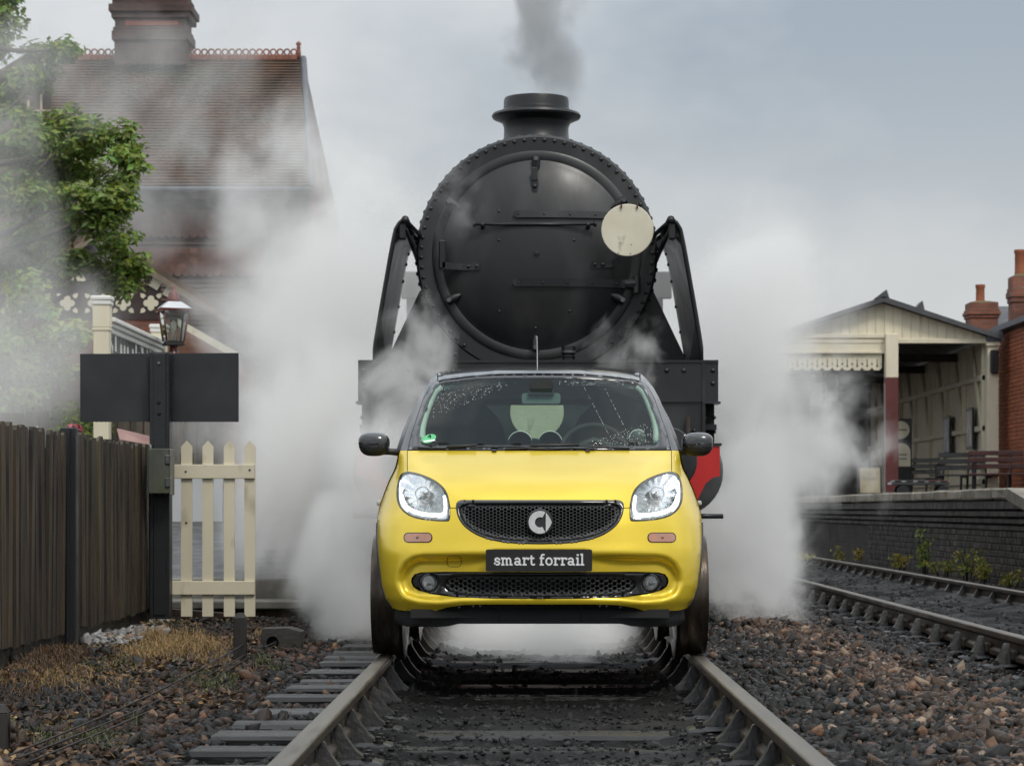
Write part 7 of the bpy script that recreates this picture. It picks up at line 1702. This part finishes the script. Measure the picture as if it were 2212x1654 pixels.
# ================================================================== steam and smoke
def steam_mat(name, dens, nscale, contrast=3.5, soft=.9, gain=1.6, bias=.35, col=(1.0, .994, .980), warp=0.4, seed=0.0, detail=5.0, rough=.58, aniso=0.0):
    """cloud density: thickest in the middle of its domain, torn by noise that outweighs the domain's own shape"""
    m = bpy.data.materials.new(name); m.use_nodes = True; n, l = m.node_tree.nodes, m.node_tree.links; n.clear()
    out = n.new('ShaderNodeOutputMaterial'); pv = n.new('ShaderNodeVolumePrincipled'); pv.inputs['Color'].default_value = (*col, 1); pv.inputs['Anisotropy'].default_value = aniso
    tc = n.new('ShaderNodeTexCoord'); ln = n.new('ShaderNodeVectorMath'); ln.operation = 'LENGTH'; l.new(tc.outputs['Object'], ln.inputs[0])
    ge = n.new('ShaderNodeNewGeometry'); mp = n.new('ShaderNodeMapping'); mp.inputs['Location'].default_value = (seed*7.3, seed*3.1, seed*5.7); mp.inputs['Scale'].default_value = (1, .55, .8); l.new(ge.outputs['Position'], mp.inputs[0])
    no = n.new('ShaderNodeTexNoise'); no.inputs['Scale'].default_value = nscale; no.inputs['Detail'].default_value = detail; no.inputs['Roughness'].default_value = rough; no.inputs['Distortion'].default_value = warp
    l.new(mp.outputs[0], no.inputs['Vector'])
    a = n.new('ShaderNodeMath'); a.operation = 'SUBTRACT'; a.inputs[0].default_value = 1.0; l.new(ln.outputs['Value'], a.inputs[1])
    c = n.new('ShaderNodeMath'); c.operation = 'MULTIPLY_ADD'; c.inputs[1].default_value = gain; c.inputs[2].default_value = -.5*contrast-bias; l.new(a.outputs[0], c.inputs[0])
    b = n.new('ShaderNodeMath'); b.operation = 'MULTIPLY_ADD'; b.inputs[1].default_value = contrast; l.new(no.outputs['Fac'], b.inputs[0]); l.new(c.outputs[0], b.inputs[2])
    r = n.new('ShaderNodeMapRange'); r.interpolation_type = 'SMOOTHSTEP'; r.inputs[1].default_value = 0; r.inputs[2].default_value = soft; r.inputs[3].default_value = 0; r.inputs[4].default_value = dens
    l.new(b.outputs[0], r.inputs[0])
    e = n.new('ShaderNodeMapRange'); e.interpolation_type = 'SMOOTHSTEP'; e.inputs[1].default_value = 0; e.inputs[2].default_value = .30; l.new(a.outputs[0], e.inputs[0])
    mu = n.new('ShaderNodeMath'); mu.operation = 'MULTIPLY'; l.new(r.outputs[0], mu.inputs[0]); l.new(e.outputs[0], mu.inputs[1])
    l.new(mu.outputs[0], pv.inputs['Density']); l.new(pv.outputs[0], out.inputs['Volume']); return m
def icos():
    bm = bmesh.new(); bmesh.ops.create_icosphere(bm, subdivisions=3, radius=1.0); me = bpy.data.meshes.new('steam_cloud'); bm.to_mesh(me); bm.free(); return me
def cloud(px, py, D, rx, ry, rz, label, **kw):
    me = icos(); me.materials.append(steam_mat('steam', **kw)); o = bpy.data.objects.new(kw.pop('oname', 'steam_cloud'), me); COL.objects.link(o)
    o.location = W(px, py, D); o.scale = (rx, ry, rz); return tag(o, label, 'steam', kind='stuff')
cloud(720, 1080, 21.2, 1.15, 2.9, 1.7, 'dense white steam rolling over the ground left of the car', dens=2.4, nscale=1.1, contrast=4.2, bias=.40, seed=1)
cloud(765, 1260, 17.3, .52, 1.9, .85, 'low billow of steam hugging the ballast beside the left front wheel', dens=3.2, nscale=1.5, contrast=4.0, bias=.30, seed=21)
cloud(790, 985, 16.3, .42, .75, .75, 'pinkish white steam over the left end of the red buffer beam', dens=3.0, nscale=1.5, contrast=3.0, bias=.30, seed=22)
cloud(690, 720, 25, 1.75, 4.6, 3.0, 'tall bank of white steam between the locomotive and the house', dens=1.0, nscale=.75, contrast=4.0, bias=.45, seed=2)
cloud(430, 300, 41.5, 4.6, 4.2, 3.4, 'thin drifting steam in front of the tiled roof of the house', dens=.15, nscale=.5, contrast=5, bias=.65, seed=3)
cloud(0, 540, 30, 1.2, 2.4, 2.6, 'thin steam drifting past the left side of the tree', dens=.30, nscale=.7, contrast=4.5, bias=.5, seed=15)
cloud(20, 790, 26, 1.9, 2.2, 1.4, 'pale steam over the bush behind the left fence', dens=.36, nscale=.8, contrast=4, seed=4)
cloud(1575, 1180, 20.5, .74, 3.9, 1.40, 'dense white steam rolling over the ground right of the car', dens=1.7, nscale=1.6, contrast=6.0, bias=.50, seed=5)
cloud(1630, 800, 28, 1.35, 4.2, 2.5, 'bank of white steam right of the locomotive', dens=1.0, nscale=.8, contrast=4.2, bias=.40, seed=6)
cloud(1750, 950, 34, 1.6, 3.2, 1.7, 'wisps of steam drifting along the platform under the canopy', dens=.65, nscale=1.5, contrast=6, bias=.75, seed=7)
cloud(1670, 640, 39, 1.8, 3.4, 2.2, 'thin steam veiling the left end of the canopy roof', dens=.42, nscale=.6, contrast=3.5, seed=8)
cloud(1166, 1400, 15.6, 1.0, 2.2, .50, 'white steam under the car between the rails', dens=4.0, nscale=1.6, contrast=2, seed=9)
cloud(900, 800, 16.2, .66, .75, .85, 'wisps of steam at the left of the locomotive front', dens=2.0, nscale=2.2, contrast=6, bias=.85, seed=10)
cloud(985, 390, 17.2, .5, .4, .7, 'faint steam trailing over the smokebox door', dens=.9, nscale=2.0, contrast=6, bias=1.0, seed=11)
cloud(1360, 780, 16.6, .55, .5, .40, 'small wisp of steam over the front apron', dens=1.6, nscale=2.4, contrast=6, bias=.95, seed=12)
cloud(1160, 610, 22.2, 2.5, 1.8, 1.5, 'steam hanging round the boiler in front of the cab', dens=.8, nscale=.6, contrast=2, seed=13)
cloud(1168, 30, 19.2, .44, .42, 1.30, 'dark grey smoke rising from the chimney', dens=2.0, nscale=2.6, contrast=5.0, bias=.30, seed=14, col=(.40, .41, .41))
cloud(70, 150, 31.5, 1.5, 2.0, 1.3, 'thin haze of steam over the topmost leaves at the left corner', dens=.26, nscale=.8, contrast=4, bias=.30, seed=23)
